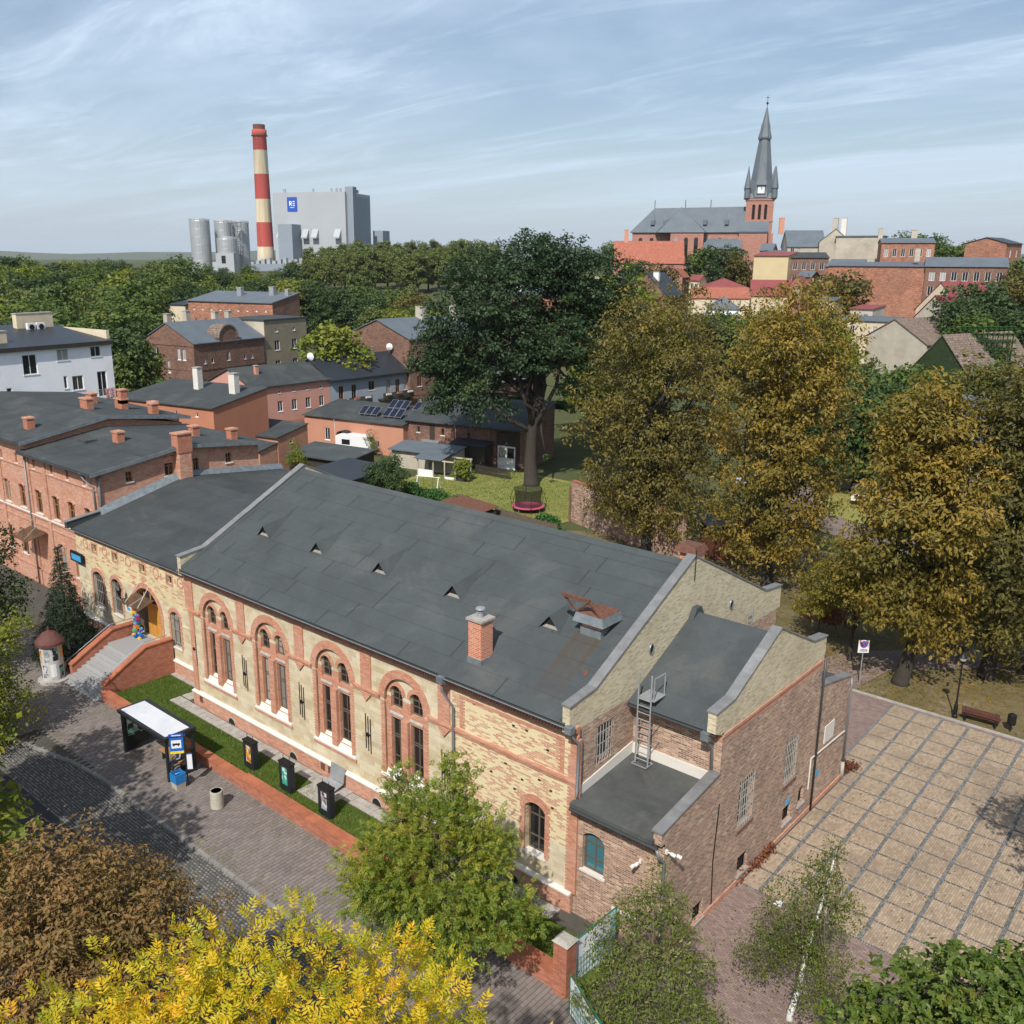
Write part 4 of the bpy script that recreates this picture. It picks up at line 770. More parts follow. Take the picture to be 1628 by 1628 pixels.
for x, y, s in ((-31.7, 5.2, .8), (-34, 14.5, 1.3), (-33.8, 11.2, 1.3), (-31.5, 16.2, .8), (-29.9, 15.3, .75), (-39, 14.2, 1.0)):
    brick_stack(rb2, x, y, zzB(y), s, .6, .85)
brick_stack(rb2, -33.7, 14.5, zzB(14.5)+.9, .7, .6, .8)
# ================================================================== terrain, street, pavement, plaza
def ground_mat(name, cols, scale=.12, fine=2.5, bump=.5, leaves=None):
    m, t, b = node_mat(name); v = geopos(t); f = nnoise(t, v, scale, 9, .7, .6); f2 = nnoise(t, v, fine, 7, .72)
    x = nmath(t, 'ADD', nmath(t, 'MULTIPLY', f, .6), nmath(t, 'MULTIPLY', f2, .4))
    c = nramp(t, x, [(.3+.4*i/(len(cols)-1), k) for i, k in enumerate(cols)])
    if leaves: c = nmix(t, nmath(t, 'MULTIPLY', nmath(t, 'GREATER_THAN', nnoise(t, v, 9, 3, .8), .60), nnoise(t, v, .35, 4, .6, .3, .42, .6)), c, leaves)
    lk(t, c, b.inputs['Base Color']); b.inputs['Roughness'].default_value = .95; b.inputs['Specular IOR Level'].default_value = .15
    nbump(t, b, nnoise(t, v, fine*3, 6, .7), bump, .05); return m
M['terrain'] = ground_mat('terrain', [(.035,.05,.018),(.055,.075,.025),(.09,.085,.045),(.12,.10,.07)], .02, .5)
M['park'] = ground_mat('park_grass_and_leaves', [(.055,.06,.02),(.10,.085,.035),(.16,.125,.07),(.26,.22,.16)], .28, 2.2, .5, (.20,.085,.03))
M['lawnmat'] = ground_mat('lawn_soil', [(.04,.06,.012),(.055,.085,.016),(.075,.105,.022),(.10,.115,.035)], .35, 3)
M['yardgrass'] = ground_mat('yard_lawn', [(.11,.135,.03),(.17,.185,.045),(.24,.22,.075),(.32,.27,.13)], .3, 1.5)
M['dirt'] = ground_mat('dirt_road', [(.13,.10,.09),(.19,.15,.13),(.24,.20,.17)], .15, 1.2)
M['asphalt'] = ground_mat('street_asphalt', [(.035,.036,.04),(.045,.046,.05),(.060,.060,.062)], .2, 6, .2)
M['joint'] = ground_mat('joint_sand', [(.05,.048,.042),(.075,.07,.06),(.10,.09,.075)], .6, 5, .3)
def pavermat(name, c0, c1, vs=.8, moss=None):
    m, t, b = node_mat(name); v = geopos(t); r = t.nodes.new('ShaderNodeAttribute'); r.attribute_name = 'tint'
    ro = nmath(t, 'FRACT', nmath(t, 'ADD', r.outputs['Fac'], objrand(t)))
    c = nmix(t, ro, c0, c1); c = nmix(t, .4, c, nmix(t, nnoise(t, v, vs, 8, .7, .5), (.15,)*3, (.95,)*3), 'OVERLAY')
    if moss: c = nmix(t, nmath(t, 'MULTIPLY', nnoise(t, v, .5, 6, .7, .4, .52, .7), .5), c, moss)
    lk(t, c, b.inputs['Base Color']); b.inputs['Roughness'].default_value = .8; nbump(t, b, nnoise(t, v, 22, 4, .7), .25, .01); return m
M['paver'] = pavermat('pavement_block', (.145,.122,.112), (.195,.165,.15), .6)
M['sett'] = pavermat('granite_sett', (.07,.072,.075), (.20,.185,.17), .8)
M['sett2'] = pavermat('plaza_sett', (.075,.08,.085), (.20,.20,.20), 1.2, (.07,.08,.04))
# terrain: level round the hall, rising towards the town behind
def hz(x, y):
    d = math.hypot(x-CAM.x, y-CAM.y); s = min(1, max(0, (d-105)/330)); h = G-.06+15.5*s*s*(3-2*s)
    cx, cy = x+150, y-330; h += 6*math.exp(-(cx*cx+cy*cy)/(2*110**2))*min(1, max(0, (d-130)/80)); return h-(d/6000)**2*18
rs = [0]+[8*1.13**k for k in range(55)]; na = 72
vs = [(CAM.x, CAM.y, G-.06)]; fs = []
for r_ in rs[1:]:
    for k in range(na): a = 2*math.pi*k/na; x, y = CAM.x+r_*math.cos(a), CAM.y+r_*math.sin(a); vs.append((x, y, hz(x, y)))
for k in range(na): fs.append((0, 1+k, 1+(k+1) % na))
for i in range(len(rs)-2):
    for k in range(na): a, b = 1+i*na+k, 1+i*na+(k+1) % na; fs.append((a, a+na, b+na, b))
m = MB(); m.add(vs, fs); struct(m.build('ground', M['terrain'], smooth=True))
def sheet(name, pts, z, mat): m = MB(); m.poly([(x, y, z) for x, y in pts]); return struct(m.build(name, mat))
def slab(name, pts, z0, z1, mat): m = MB(); m.prism([(x, y, z0) for x, y in pts], (0, 0, z1-z0)); return m.build(name, mat)
sheet('street', [(-70, -40), (60, -40), (60, -10.85), (-70, -10.85)], G-.10+.085, M['asphalt'])
kl = [(-60, -12.5), (-14, -11.6), (-8, -10.5), (-3.2, -9.0), (.8, -8.1), (3.2, -7.8), (60, -8.0)]
sheet('sett_bed', [(-60, -10.9)]+[(x, y) for x, y in kl if x > -9]+[(60, -10.9)], G-.01, M['joint'])
def sett_field(parentname, rects, w_, h_, gap, top, mat, cond=None, jit=.02, name='setts'):
    V = []; F = []; T = []
    for (x0, x1, y0, y1) in rects:
        nx = int((x1-x0)/w_); ny = int((y1-y0)/h_)
        for j in range(ny):
            for i in range(nx):
                cx, cy = x0+(i+.5+(.5 if j % 2 else 0)*.9)*w_, y0+(j+.5)*h_
                if cond and not cond(cx, cy): continue
                V.append((cx, cy)); 
    P = np.array(V); n = len(P); P = P+RNG.normal(0, jit*.5, P.shape)
    hw, hh = w_/2-gap/2, h_/2-gap/2; z = top+RNG.normal(0, .006, n)
    sx = hw*(1-RNG.uniform(0, .12, n)); sy = hh*(1-RNG.uniform(0, .12, n))
    co = np.zeros((n, 8, 3)); b = min(.03, gap*1.3+.01)
    for k, (a, c) in enumerate(((-1,-1),(1,-1),(1,1),(-1,1))):
        co[:, k, 0] = P[:, 0]+a*sx; co[:, k, 1] = P[:, 1]+c*sy; co[:, k, 2] = top-.05
        co[:, k+4, 0] = P[:, 0]+a*(sx-b); co[:, k+4, 1] = P[:, 1]+c*(sy-b); co[:, k+4, 2] = z
    base = (np.arange(n)*8)[:, None, None]
    fq = np.array([[4,5,6,7],[0,1,5,4],[1,2,6,5],[2,3,7,6],[3,0,4,7]])[None]+base
    return np_mesh(name, co.reshape(-1, 3), fq.reshape(-1, 4), mat, tint=np.repeat(RNG.random(n), 8))
def np_mesh(name, co, quads, mat, tint=None, smooth=False):
    me = bpy.data.meshes.new(name); nv, nf = len(co), len(quads); k = quads.shape[1]
    me.vertices.add(nv); me.vertices.foreach_set('co', np.ascontiguousarray(co, dtype=np.float32).ravel())
    me.loops.add(nf*k); me.loops.foreach_set('vertex_index', np.ascontiguousarray(quads, dtype=np.int32).ravel())
    me.polygons.add(nf); me.polygons.foreach_set('loop_start', np.arange(0, nf*k, k, dtype=np.int32))
    if tint is not None: a = me.attributes.new('tint', 'FLOAT', 'POINT'); a.data.foreach_set('value', np.ascontiguousarray(tint, dtype=np.float32))
    me.update(calc_edges=True); me.materials.append(mat)
    me.polygons.foreach_set('use_smooth', np.full(nf, smooth))
    o = bpy.data.objects.new(name, me); COL.objects.link(o); return o
def kerby(x):
    for (xa, ya), (xb, yb) in zip(kl[:-1], kl[1:]):
        if xa <= x <= xb: return ya+(yb-ya)*(x-xa)/(xb-xa)
    return -8
cob = struct(thing('cobbled_strip', None, None, (0, 0, 0)))
o = stuff(sett_field('', [(-9, 34, -10.9, -7.7)], .19, .15, .02, G+.012, M['sett'], lambda x, y: y < kerby(x)-.12)); o.parent = cob; o.name = 'sett'
kerb = struct(thing('kerb', None, None, (0, 0, 0)))
x = -20.0
while x < 34:
    x1 = x+.97; ya, yb = kerby(x), kerby(x1); a = math.atan2(yb-ya, x1-x)
    m = MB(); m.hexa([(x, ya-.1, G-.1), (x1-.02, yb-.1, G-.1), (x1-.02, yb+.06, G-.1), (x, ya+.06, G-.1), (x, ya-.085, G+.115), (x1-.02, yb-.085, G+.115), (x1-.02, yb+.06, G+.132), (x, ya+.06, G+.132)]); m.build('kerb_stone', M['kerbstone'], kerb); x += .99
PZ = G+.10
pav = struct(slab('pavement', [(x, y+.06) for x, y in kl]+[(60, -3.5), (32.2, -3.5), (-4.9, -3.4), (-4.9, -1.5), (-9.4, -1.5), (-9.4, 1.3), (-17.4, 1.3), (-17.4, 3.2), (-60, 3.2)], G-.2, PZ, M['joint']))
pv = MB(); hx, hy, bv, th_ = .095, .195, .012, .05
pv.add([(a*hx, c*hy, -th_) for a, c in ((-1,-1),(1,-1),(1,1),(-1,1))]+[(a*(hx-bv), c*(hy-bv), 0) for a, c in ((-1,-1),(1,-1),(1,1),(-1,1))], [(4,5,6,7),(0,1,5,4),(1,2,6,5),(2,3,7,6),(3,0,4,7)])
rest = []; near = []; half = []
for i in range(int(54/.2)):
    X_ = -20+i*.2+.1
    for j in range(-1, 26):
        Y_ = -12+j*.4+(.2 if i % 2 else 0)
        if X_ < -9.4 and Y_ > 1.0 or Y_ > (-3.42 if X_ > -4.9 else -3.9 if X_ > -9.4 else 3.0): continue
        if Y_ < kerby(X_)+.09:
            e_ = Y_+.2-kerby(X_)-.05
            if .05 < e_ < .4: half.append((X_, Y_+.2-e_/2, (e_-.01)/.39))
            continue
        if X_ < 2.6 and Y_ < -7.6 and X_ > -4: continue
        (near if (X_ > 7.2 and X_ < 17.5 and Y_ > -7.2 and Y_ < -4.0) else rest).append((X_, Y_))
random.shuffle(near); near.sort(key=lambda p: (p[0]-16)**2*.3+(p[1]+6.5)**2); rest += near[300:]; near = near[:300]
pm = None
for X_, Y_ in near:
    if pm is None: po = pv.build('paving_block', M['paver'], pav, world=False); pm = po.data
    else: po = bpy.data.objects.new('paving_block', pm); COL.objects.link(po); po.parent = pav
    po.location = (X_, Y_, PZ+.022+random.gauss(0, .003)); po.rotation_euler = (random.gauss(0, .006), random.gauss(0, .006), random.gauss(0, .008))
P_ = np.array(rest+[h[:2] for h in half]); n = len(P_); sc_ = np.ones((n, 1, 3)); sc_[len(rest):, 0, 1] = [h[2] for h in half]; bco = np.array(pv.v)[None]*sc_+np.concatenate([P_, np.full((n, 1), PZ+.022)], 1)[:, None, :]; bco[:, :, 2] += RNG.normal(0, .003, n)[:, None]
o = np_mesh('paving_blocks', bco.reshape(-1, 3), (np.array(pv.f)[None]+(np.arange(n)*8)[:, None, None]).reshape(-1, 4), M['paver'], np.repeat(RNG.random(n), 8)); stuff(o); o.parent = pav
# ---- grass helper
def grass(name, pts_fn, n, hgt, cols, parent=None, wid=.012):
    m = bpy.data.materials.get(cols[0]) 
    P = pts_fn(n); n = len(P); a = RNG.uniform(0, 2*math.pi, n); h = hgt*RNG.uniform(.5, 1.3, n); lean = RNG.normal(0, .35, (n, 2))*h[:, None]
    d = np.stack([np.cos(a), np.sin(a)], 1)*wid*RNG.uniform(.7, 1.6, n)[:, None]
    co = np.zeros((n, 3, 3)); co[:, 0, :2] = P[:, :2]-d; co[:, 1, :2] = P[:, :2]+d; co[:, 2, :2] = P[:, :2]+lean; co[:, :2, 2] = P[:, 2:3]; co[:, 2, 2] = P[:, 2]+h
    return np_mesh(name, co.reshape(-1, 3), np.arange(n*3).reshape(-1, 3), m, np.repeat(RNG.random(n), 3))
def leafmat(name, cols, trans=.35, rough=.5, patch=.5, pscale=.25):
    """cols: ramp over a per-leaf tint, shifted by patches through the crown"""
    m, t, b = node_mat(name); at = t.nodes.new('ShaderNodeAttribute'); at.attribute_name = 'tint'
    f = nmath(t, 'ADD', nmath(t, 'MULTIPLY', at.outputs['Fac'], 1-patch), nmath(t, 'MULTIPLY', nnoise(t, objvec(t), pscale, 3, .6, 0, .3, .7), patch))
    if True: f = nmath(t, 'ADD', f, nmath(t, 'MULTIPLY', nmath(t, 'SUBTRACT', objrand(t), .5), .16))
    c = nramp(t, f, [(i/(len(cols)-1), k) for i, k in enumerate(cols)])
    lk(t, c, b.inputs['Base Color']); b.inputs['Roughness'].default_value = rough; b.inputs['Specular IOR Level'].default_value = .3
    tr = t.nodes.new('ShaderNodeBsdfTranslucent'); lk(t, nmix(t, 1., c, (1.25, 1.3, .7), 'MULTIPLY'), tr.inputs[0])
    ms = t.nodes.new('ShaderNodeMixShader'); ms.inputs[0].default_value = trans; lk(t, b.outputs[0], ms.inputs[1]); lk(t, tr.outputs[0], ms.inputs[2])
    lk(t, ms.outputs[0], t.nodes['Material Output'].inputs[0]); return m
leafmat('grass_blade', [(.055,.10,.014),(.085,.145,.02),(.12,.18,.028),(.20,.20,.06)], .3, .6, .4, .5)
# ---- lawn bed in front of the hall
LZ = G+.22
lawn = struct(slab('lawn', [(-4.72, -3.25), (31, -3.25), (31, -1.0), (-1.6, -1.0), (-1.6, .95), (-4.72, .95)], G-.1, LZ, M['lawnmat']))
def lawn_pts(n):
    p = np.stack([RNG.uniform(-4.7, 30.5, n), RNG.uniform(-3.2, .95, n), np.full(n, LZ-.01)], 1)
    return p[(p[:, 1] < -1.02) | (p[:, 0] < -1.65)]
o = stuff(grass('grass', lawn_pts, 60000, .13, ['grass_blade'], wid=.016)); o.parent = lawn
path = struct(slab('slab_path', [(-1.55, -.95), (31, -.95), (31, .02), (-.1, .02), (-.1, 1.4), (-4.72, 1.4), (-4.72, 1.0), (-1.55, 1.0)], G-.1, LZ-.03, M['joint']))
for i in range(58):
    for j in range(2):
        x0 = -1.5+i*.5; y0 = -.92+j*.36
        m = MB(); z = LZ+.012+random.gauss(0, .008); m.box(x0, x0+.48, y0, y0+.34, LZ-.05, z); m.build('paving_slab', M['conc'], path)
for i in range(7): m = MB(); x0 = -4.7+i*.46; m.box(x0, x0+.44, 1.02, 1.35, LZ-.05, LZ+.012+random.gauss(0, .008)); m.build('paving_slab', M['conc'], path)
for i in range(3): m = MB(); m.box(-1.5, -.6, -.1+i*.36, .24+i*.36, LZ-.05, LZ+.012+random.gauss(0, .008)); m.build('paving_slab', M['conc'], path)
# ---- low brick retaining wall with coping
lwall = thing('low_brick_wall', 'low red brick retaining wall with terracotta coping along the pavement', 'wall', (10, -3.4, G))
for x0, x1, zt, yo in ((-4.7, 9.9, G+.62, 0), (9.9, 26.4, G+.74, -.06)):
    m = MB(); m.box(x0, x1-.002, -3.6+yo, -3.22, G-.1, zt); m.build('wall_face', M['wallbrick'], lwall)
    n = int((x1-x0)/.66)
    for k in range(n): w_ = (x1-x0)/n; m = MB(); m.box(x0+k*w_, x0+(k+1)*w_-.006, -3.66+yo, -3.14, zt+.001, zt+.075+random.gauss(0, .004)); m.build('coping_tile', M['terra'], lwall)
# ---- plaza: brick panels between strips of setts
M['plazabrick'] = None
def plazapanel():
    m, t, b = node_mat('plaza_panel_brick'); v = geopos(t); mpn = t.nodes.new('ShaderNodeMapping'); mpn.inputs['Rotation'].default_value = (0, 0, R(90)); lk(t, v, mpn.inputs[0])
    n = t.nodes.new('ShaderNodeTexBrick'); lk(t, mpn.outputs[0], n.inputs['Vector']); n.inputs['Scale'].default_value = 1; n.inputs['Brick Width'].default_value = .21; n.inputs['Row Height'].default_value = .105
    n.inputs['Mortar Size'].default_value = .007; n.inputs['Color1'].default_value = (0,0,0,1); n.inputs['Color2'].default_value = (1,1,1,1)
    c = nramp(t, n.outputs['Color'], [(0,(.26,.19,.13)),(.5,(.32,.24,.165)),(1,(.38,.295,.21))]); c = nmix(t, n.outputs['Fac'], c, (.17,.13,.09))
    c = nmix(t, .35, c, nmix(t, nnoise(t, v, .7, 8, .7, .5), (.1,)*3, (.95,)*3), 'OVERLAY'); c = nmix(t, nmath(t, 'MULTIPLY', nnoise(t, v, .3, 7, .7, .5, .48, .72), .6), c, (.15,.115,.085))
    lk(t, c, b.inputs['Base Color']); b.inputs['Roughness'].default_value = .85; nbump(t, b, nmath(t, 'SUBTRACT', .0, n.outputs['Fac']), .4, .008); return m
M['plazapanel'] = plazapanel()
def pinkpave():
    m, t, b = node_mat('pink_grey_paving'); v = geopos(t)
    n = t.nodes.new('ShaderNodeTexBrick'); lk(t, v, n.inputs['Vector']); n.inputs['Scale'].default_value = 1; n.inputs['Brick Width'].default_value = .22; n.inputs['Row Height'].default_value = .11
    n.inputs['Mortar Size'].default_value = .008; n.inputs['Color1'].default_value = (0,0,0,1); n.inputs['Color2'].default_value = (1,1,1,1)
    c = nramp(t, n.outputs['Color'], [(0,(.17,.115,.10)),(.5,(.21,.145,.125)),(1,(.26,.185,.155))]); c = nmix(t, n.outputs['Fac'], c, (.10,.075,.065))
    c = nmix(t, .4, c, nmix(t, nnoise(t, v, .5, 8, .7, .5), (.12,)*3, (.95,)*3), 'OVERLAY')
    lk(t, c, b.inputs['Base Color']); b.inputs['Roughness'].default_value = .85; nbump(t, b, nmath(t, 'SUBTRACT', .0, n.outputs['Fac']), .4, .008); return m
M['pinkpave'] = pinkpave()
sheet('square', [(27.9, -3.5), (60, -3.5), (60, 28.45), (27.5, 28.45), (27.5, 18.1), (31.9, 18.1), (31.9, 0), (27.9, 0)], G, M['pinkpave'])
A0 = R(-1.05); PO = Vector((31.10, 28.25, 0)); PU = Vector((math.cos(A0), math.sin(A0), 0)); PV = Vector((math.sin(A0)*-.0+.0185, -1, 0)).normalized(); CU, CV = 1.425, 1.547
def gp(i, j): return PO+PU*(i*CU)+PV*(j*CV)
plaza = struct(thing('plaza', None, None, (0, 0, 0)))
cells = []
for i in range(-2, 14):
    for j in range(0, 20):
        c = gp(i+.5, j+.5)
        if i < 0 and (j < 7 or c.x < L2+.1+CU*.3): continue
        if j > 13: continue
        if i > 11: continue
        cells.append((i, j))
bed = MB()
for i, j in cells: bed.poly([(*gp(i, j).xy, G+.004), (*gp(i+1, j).xy, G+.004), (*gp(i+1, j+1).xy, G+.004), (*gp(i, j+1).xy, G+.004)])
o = stuff(bed.build('joint_bed', M['joint'], plaza))
for i, j in cells:
    e0, e1 = .08/CU, .062/CV; q = [gp(i+e0, j+e1), gp(i+1-e0, j+e1), gp(i+1-e0, j+1-e1), gp(i+e0, j+1-e1)]
    if q[0].x < L2+.12 and q[2].y < 18.1: q[0].x = max(q[0].x, L2+.12); q[3].x = max(q[3].x, L2+.12)
    m = MB(); m.prism([(a.x, a.y, G+.002) for a in q], (0, 0, .018)); m.build('brick_panel', M['plazapanel'], plaza)
SP = []
for i in range(-2, 13):
    for j in range(0, 20):
        if (i, j) in cells or (i-1, j) in cells:
            for k in range(15):
                for s in (-.034, .036): SP.append(gp(i, j+(k+.5)/15)+PU*s)
        if (i, j) in cells or (i, j-1) in cells:
            for k in range(14): SP.append(gp(i+(k+.5)/14, j))
SP = np.array([(p.x, p.y) for p in SP if p.x > L2+.1 or p.y > 18.1]); n = len(SP); SP += RNG.normal(0, .006, SP.shape)
sx, sy = RNG.uniform(.030, .038, n), RNG.uniform(.040, .050, n); zt = G+.024+RNG.normal(0, .005, n); co = np.zeros((n, 8, 3))
for k, (a, c) in enumerate(((-1,-1),(1,-1),(1,1),(-1,1))):
    co[:, k, 0] = SP[:, 0]+a*sx; co[:, k, 1] = SP[:, 1]+c*sy; co[:, k, 2] = G; co[:, k+4, 0] = SP[:, 0]+a*sx*.75; co[:, k+4, 1] = SP[:, 1]+c*sy*.75; co[:, k+4, 2] = zt
o = stuff(np_mesh('sett', co.reshape(-1, 3), (np.array([[4,5,6,7],[0,1,5,4],[1,2,6,5],[2,3,7,6],[3,0,4,7]])[None]+(np.arange(n)*8)[:, None, None]).reshape(-1, 4), M['sett2'], np.repeat(RNG.random(n), 8))); o.parent = plaza
# park ground behind the plaza with its kerb, paths, yard lawn and dirt road
sheet('park_ground', [(-6, 20), (27.5, 20), (27.5, 28.6), (62, 28.6), (62, 52), (10, 56), (-6, 45)], G-.004, M['park'])
pk = struct(thing('park_kerb', None, None, (0, 0, 0)))
for k in range(33): m = MB(); m.box(28.0+k*1.0, 28.985+k*1.0, 28.46, 28.6, G-.1, G+.09); m.build('kerb_stone', M['conc'], pk)
sheet('park_path', [(24, 27), (28.4, 28.4), (29.2, 33), (36, 40), (60, 41), (60, 43.5), (35, 42.5), (26.5, 35), (24.5, 31)], G+.006, M['pinkpave'])
sheet('yard_lawn', [(-34, 40), (-9, 40), (-7.6, 49), (-16, 62), (-26, 62), (-34, 52)], G+.01, M['yardgrass'])
sheet('dirt_road', [(-12, 95), (-4, 95), (2, 72), (8, 63), (16, 60.5), (34, 58.5), (34, 62.5), (18, 65), (10, 69), (5, 78), (2, 95), (-4, 110), (-14, 110)], G+.012, M['dirt'])
sheet('meadow', [(6, 70), (18, 66), (40, 63), (40, 78), (8, 80)], G+.008, M['yardgrass'])
o = stuff(grass('grass', lambda n: np.stack([RNG.uniform(-33, -8.5, n), RNG.uniform(41, 61, n), np.full(n, G+.01)], 1), 26000, .10, ['grass_blade'], wid=.03)); o.name = 'yard_grass'
# ================================================================== trees
M['bark'] = plain('grey_brown_bark', (.11,.085,.065), .9, var=.35, scale=4, bump=.8, bscale=9)
M['barkdark'] = plain('dark_bark', (.040,.033,.026), .9, var=.3, scale=4, bump=.8, bscale=9)
def birchbark():
    m, t, b = node_mat('birch_bark'); v = objvec(t); mp_ = t.nodes.new('ShaderNodeMapping'); mp_.inputs['Scale'].default_value = (3, 3, 9); lk(t, v, mp_.inputs[0])
    lk(t, nmix(t, nnoise(t, mp_.outputs[0], 1.2, 5, .7, 0, .52, .64), (.62,.60,.56), (.06,.055,.05)), b.inputs['Base Color']); b.inputs['Roughness'].default_value = .8; return m
M['birchbark'] = birchbark()
L_ = {}
L_['ash'] = leafmat('yellow_ash_leaf', [(.09,.14,.016),(.20,.24,.018),(.46,.39,.02),(.66,.43,.02),(.66,.29,.02)], .35, .45, .5, .7)
L_['brown'] = leafmat('browning_leaf', [(.09,.085,.022),(.17,.115,.035),(.27,.15,.055),(.36,.20,.09)], .25, .6, .5, .3)
L_['rowan'] = leafmat('green_yellow_leaf', [(.06,.105,.016),(.105,.165,.022),(.18,.23,.03),(.30,.28,.035),(.36,.22,.05)], .35, .45, .4, .35)
L_['birch'] = leafmat('birch_leaf', [(.07,.095,.02),(.11,.14,.028),(.16,.17,.035),(.28,.22,.06)], .35, .5, .4, .4)
L_['olive'] = leafmat('olive_pod_leaf', [(0.057,0.086,0.017),(0.098,0.132,0.025),(0.149,0.172,0.034),(0.345,0.287,0.184)], .3, .5, .3, .6)
L_['green'] = leafmat('fresh_green_leaf', [(.045,.085,.014),(.08,.13,.02),(.13,.17,.03),(.26,.21,.03)], .35, .45, .4, .5)
L_['linden'] = leafmat('linden_leaf', [(0.066,0.110,0.015),(0.132,0.176,0.022),(0.220,0.231,0.028),(0.330,0.264,0.033)], .35, .45, .5, .35)
L_['dark'] = leafmat('dark_green_leaf', [(0.022,0.042,0.014),(0.036,0.066,0.019),(0.054,0.090,0.026),(0.090,0.120,0.036)], .25, .5, .4, .25)
L_['oak'] = leafmat('oak_leaf', [(0.017,0.036,0.017),(0.026,0.054,0.022),(0.041,0.072,0.026),(0.066,0.096,0.034)], .22, .5, .45, .16)
L_['chestnut'] = leafmat('autumn_chestnut_leaf', [(0.052,0.063,0.015),(0.111,0.100,0.019),(0.199,0.147,0.024),(0.295,0.192,0.029),(0.399,0.229,0.039)], .28, .5, .5, .16)
L_['chestbrown'] = leafmat('brown_chestnut_leaf', [(0.045,0.054,0.015),(0.092,0.085,0.020),(0.156,0.125,0.026),(0.241,0.177,0.037)], .28, .5, .5, .16)
L_['chestyel'] = leafmat('yellow_chestnut_leaf', [(0.072,0.078,0.014),(0.144,0.132,0.018),(0.240,0.192,0.022),(0.336,0.240,0.030)], .32, .5, .5, .2)
L_['red'] = leafmat('red_autumn_leaf', [(.10,.04,.02),(.17,.05,.025),(.22,.09,.03)], .3, .5, .5, .3)
L_['forest'] = leafmat('forest_leaf', [(.034,.062,.014),(.062,.105,.022),(.105,.145,.03),(.17,.17,.045)], .25, .6, .5, .10)
L_['forest2'] = leafmat('birchwood_leaf', [(.065,.09,.026),(.10,.13,.035),(.14,.165,.045),(.20,.19,.06)], .25, .6, .5, .08)
L_['spruce'] = leafmat('spruce_needle', [(.012,.024,.013),(.02,.036,.018),(.03,.05,.024)], .1, .6, .4, .5)
L_['ivy'] = leafmat('ivy_leaf', [(.02,.06,.012),(.035,.10,.016),(.06,.14,.02)], .25, .5, .4, .5)
def unit(a): return a/np.maximum(np.linalg.norm(a, axis=-1, keepdims=True), 1e-9)
def leaf_mesh(name, C, cr, per, ln, wd, mat, center, rng, up=.5, droop=.0, flat=.65, compound=0, spread=1.0, outw=.5):
    """C: clump centres (n,3); leaves scattered round them as folded four-point blades"""
    n = len(C)*per; c = np.repeat(C, per, 0); crr = np.repeat(cr, per) if np.ndim(cr) else cr
    off = rng.normal(0, 1, (n, 3)); off = unit(off)*(rng.random((n, 1))**.45); off[:, 2] *= flat
    p = c+off*np.reshape(crr, (-1, 1)) if np.ndim(crr) else c+off*crr
    o = unit(c-center)*outw+unit(off)*.5
    if compound < 0:                                                 # feather leaves: leaflets in pairs along a rachis
        k = -compound; m0 = n; ax = unit(rng.normal(0, .8, (m0, 3))+unit(c-center)*.9+np.array([0, 0, .25])); nn = unit(rng.normal(0, .45, (m0, 3))+np.array([0, 0, up])); nn = unit(nn-ax*(nn*ax).sum(1, keepdims=True)); bx = np.cross(nn, ax)
        tt = np.tile(np.concatenate([np.repeat(np.linspace(.25, .95, k//2), 2), [1.0]])[:k], m0)[:, None]; sg = np.tile(np.array([1, -1]*(k//2)+[0])[:k], m0)[:, None]
        p, ax, nn, bx = [np.repeat(q, k, 0) for q in (p, ax, nn, bx)]; n = m0*k; p = p+ax*tt*ln*2.3-np.array([0, 0, 1])*(tt**2)*ln*droop*1.5; d = unit(ax*np.where(sg == 0, 1, .62)+bx*sg*.8+np.array([0, 0, -droop*.5])); nn = unit(nn+rng.normal(0, .25, (n, 3)))
        tint = np.clip(np.repeat(rng.random(m0), k)*.8+rng.random(n)*.2, 0, 1)
    elif compound:
        k = compound; p = np.repeat(p, k, 0); o = np.repeat(o, k, 0); n = len(p); ax = np.repeat(unit(rng.normal(0, 1, (n//k, 3))+np.repeat(unit(c-center), 1, 0)*.6+np.array([0, 0, .2])), k, 0)
        nn = unit(np.repeat(rng.normal(0, .5, (n//k, 3)), k, 0)+np.array([0, 0, up])+o*.4); ax = unit(ax-nn*(ax*nn).sum(1, keepdims=True)); bx = np.cross(nn, ax)
        th = np.tile(np.linspace(-1.5, 1.5, k), n//k)[:, None]+rng.normal(0, .15, (n, 1)); d = ax*np.cos(th)+bx*np.sin(th)+np.array([0, 0, -droop]); d = unit(d)
        tint = np.clip(np.repeat(rng.random(n//k), k)*.85+rng.random(n)*.15, 0, 1)
    else:
        nn = unit(rng.normal(0, .6, (n, 3))+o+np.array([0, 0, up])); d = rng.normal(0, 1, (n, 3))+o*.5; d = unit(d-nn*(d*nn).sum(1, keepdims=True)); d = unit(d+np.array([0, 0, -droop])); tint = np.clip(np.repeat(rng.random(len(C)), per)*.55+rng.random(n)*.45, 0, 1)
    s = np.cross(d, nn); s = unit(s); sz = rng.uniform(.5, 1.45, (n, 1)) if not compound else rng.uniform(.75, 1.2, (n, 1)); L1 = ln*sz; W1 = wd*sz*rng.uniform(.8, 1.2, (n, 1))*.5
    co = np.zeros((n, 4, 3)); co[:, 0] = p; co[:, 1] = p+d*L1*.45+s*W1+nn*W1*.25; co[:, 2] = p+d*L1-np.array([0, 0, 1])*L1*.08; co[:, 3] = p+d*L1*.45-s*W1+nn*W1*.25
    return np_mesh(name, co.reshape(-1, 3), np.arange(n*4).reshape(-1, 4), mat, np.repeat(tint, 4))
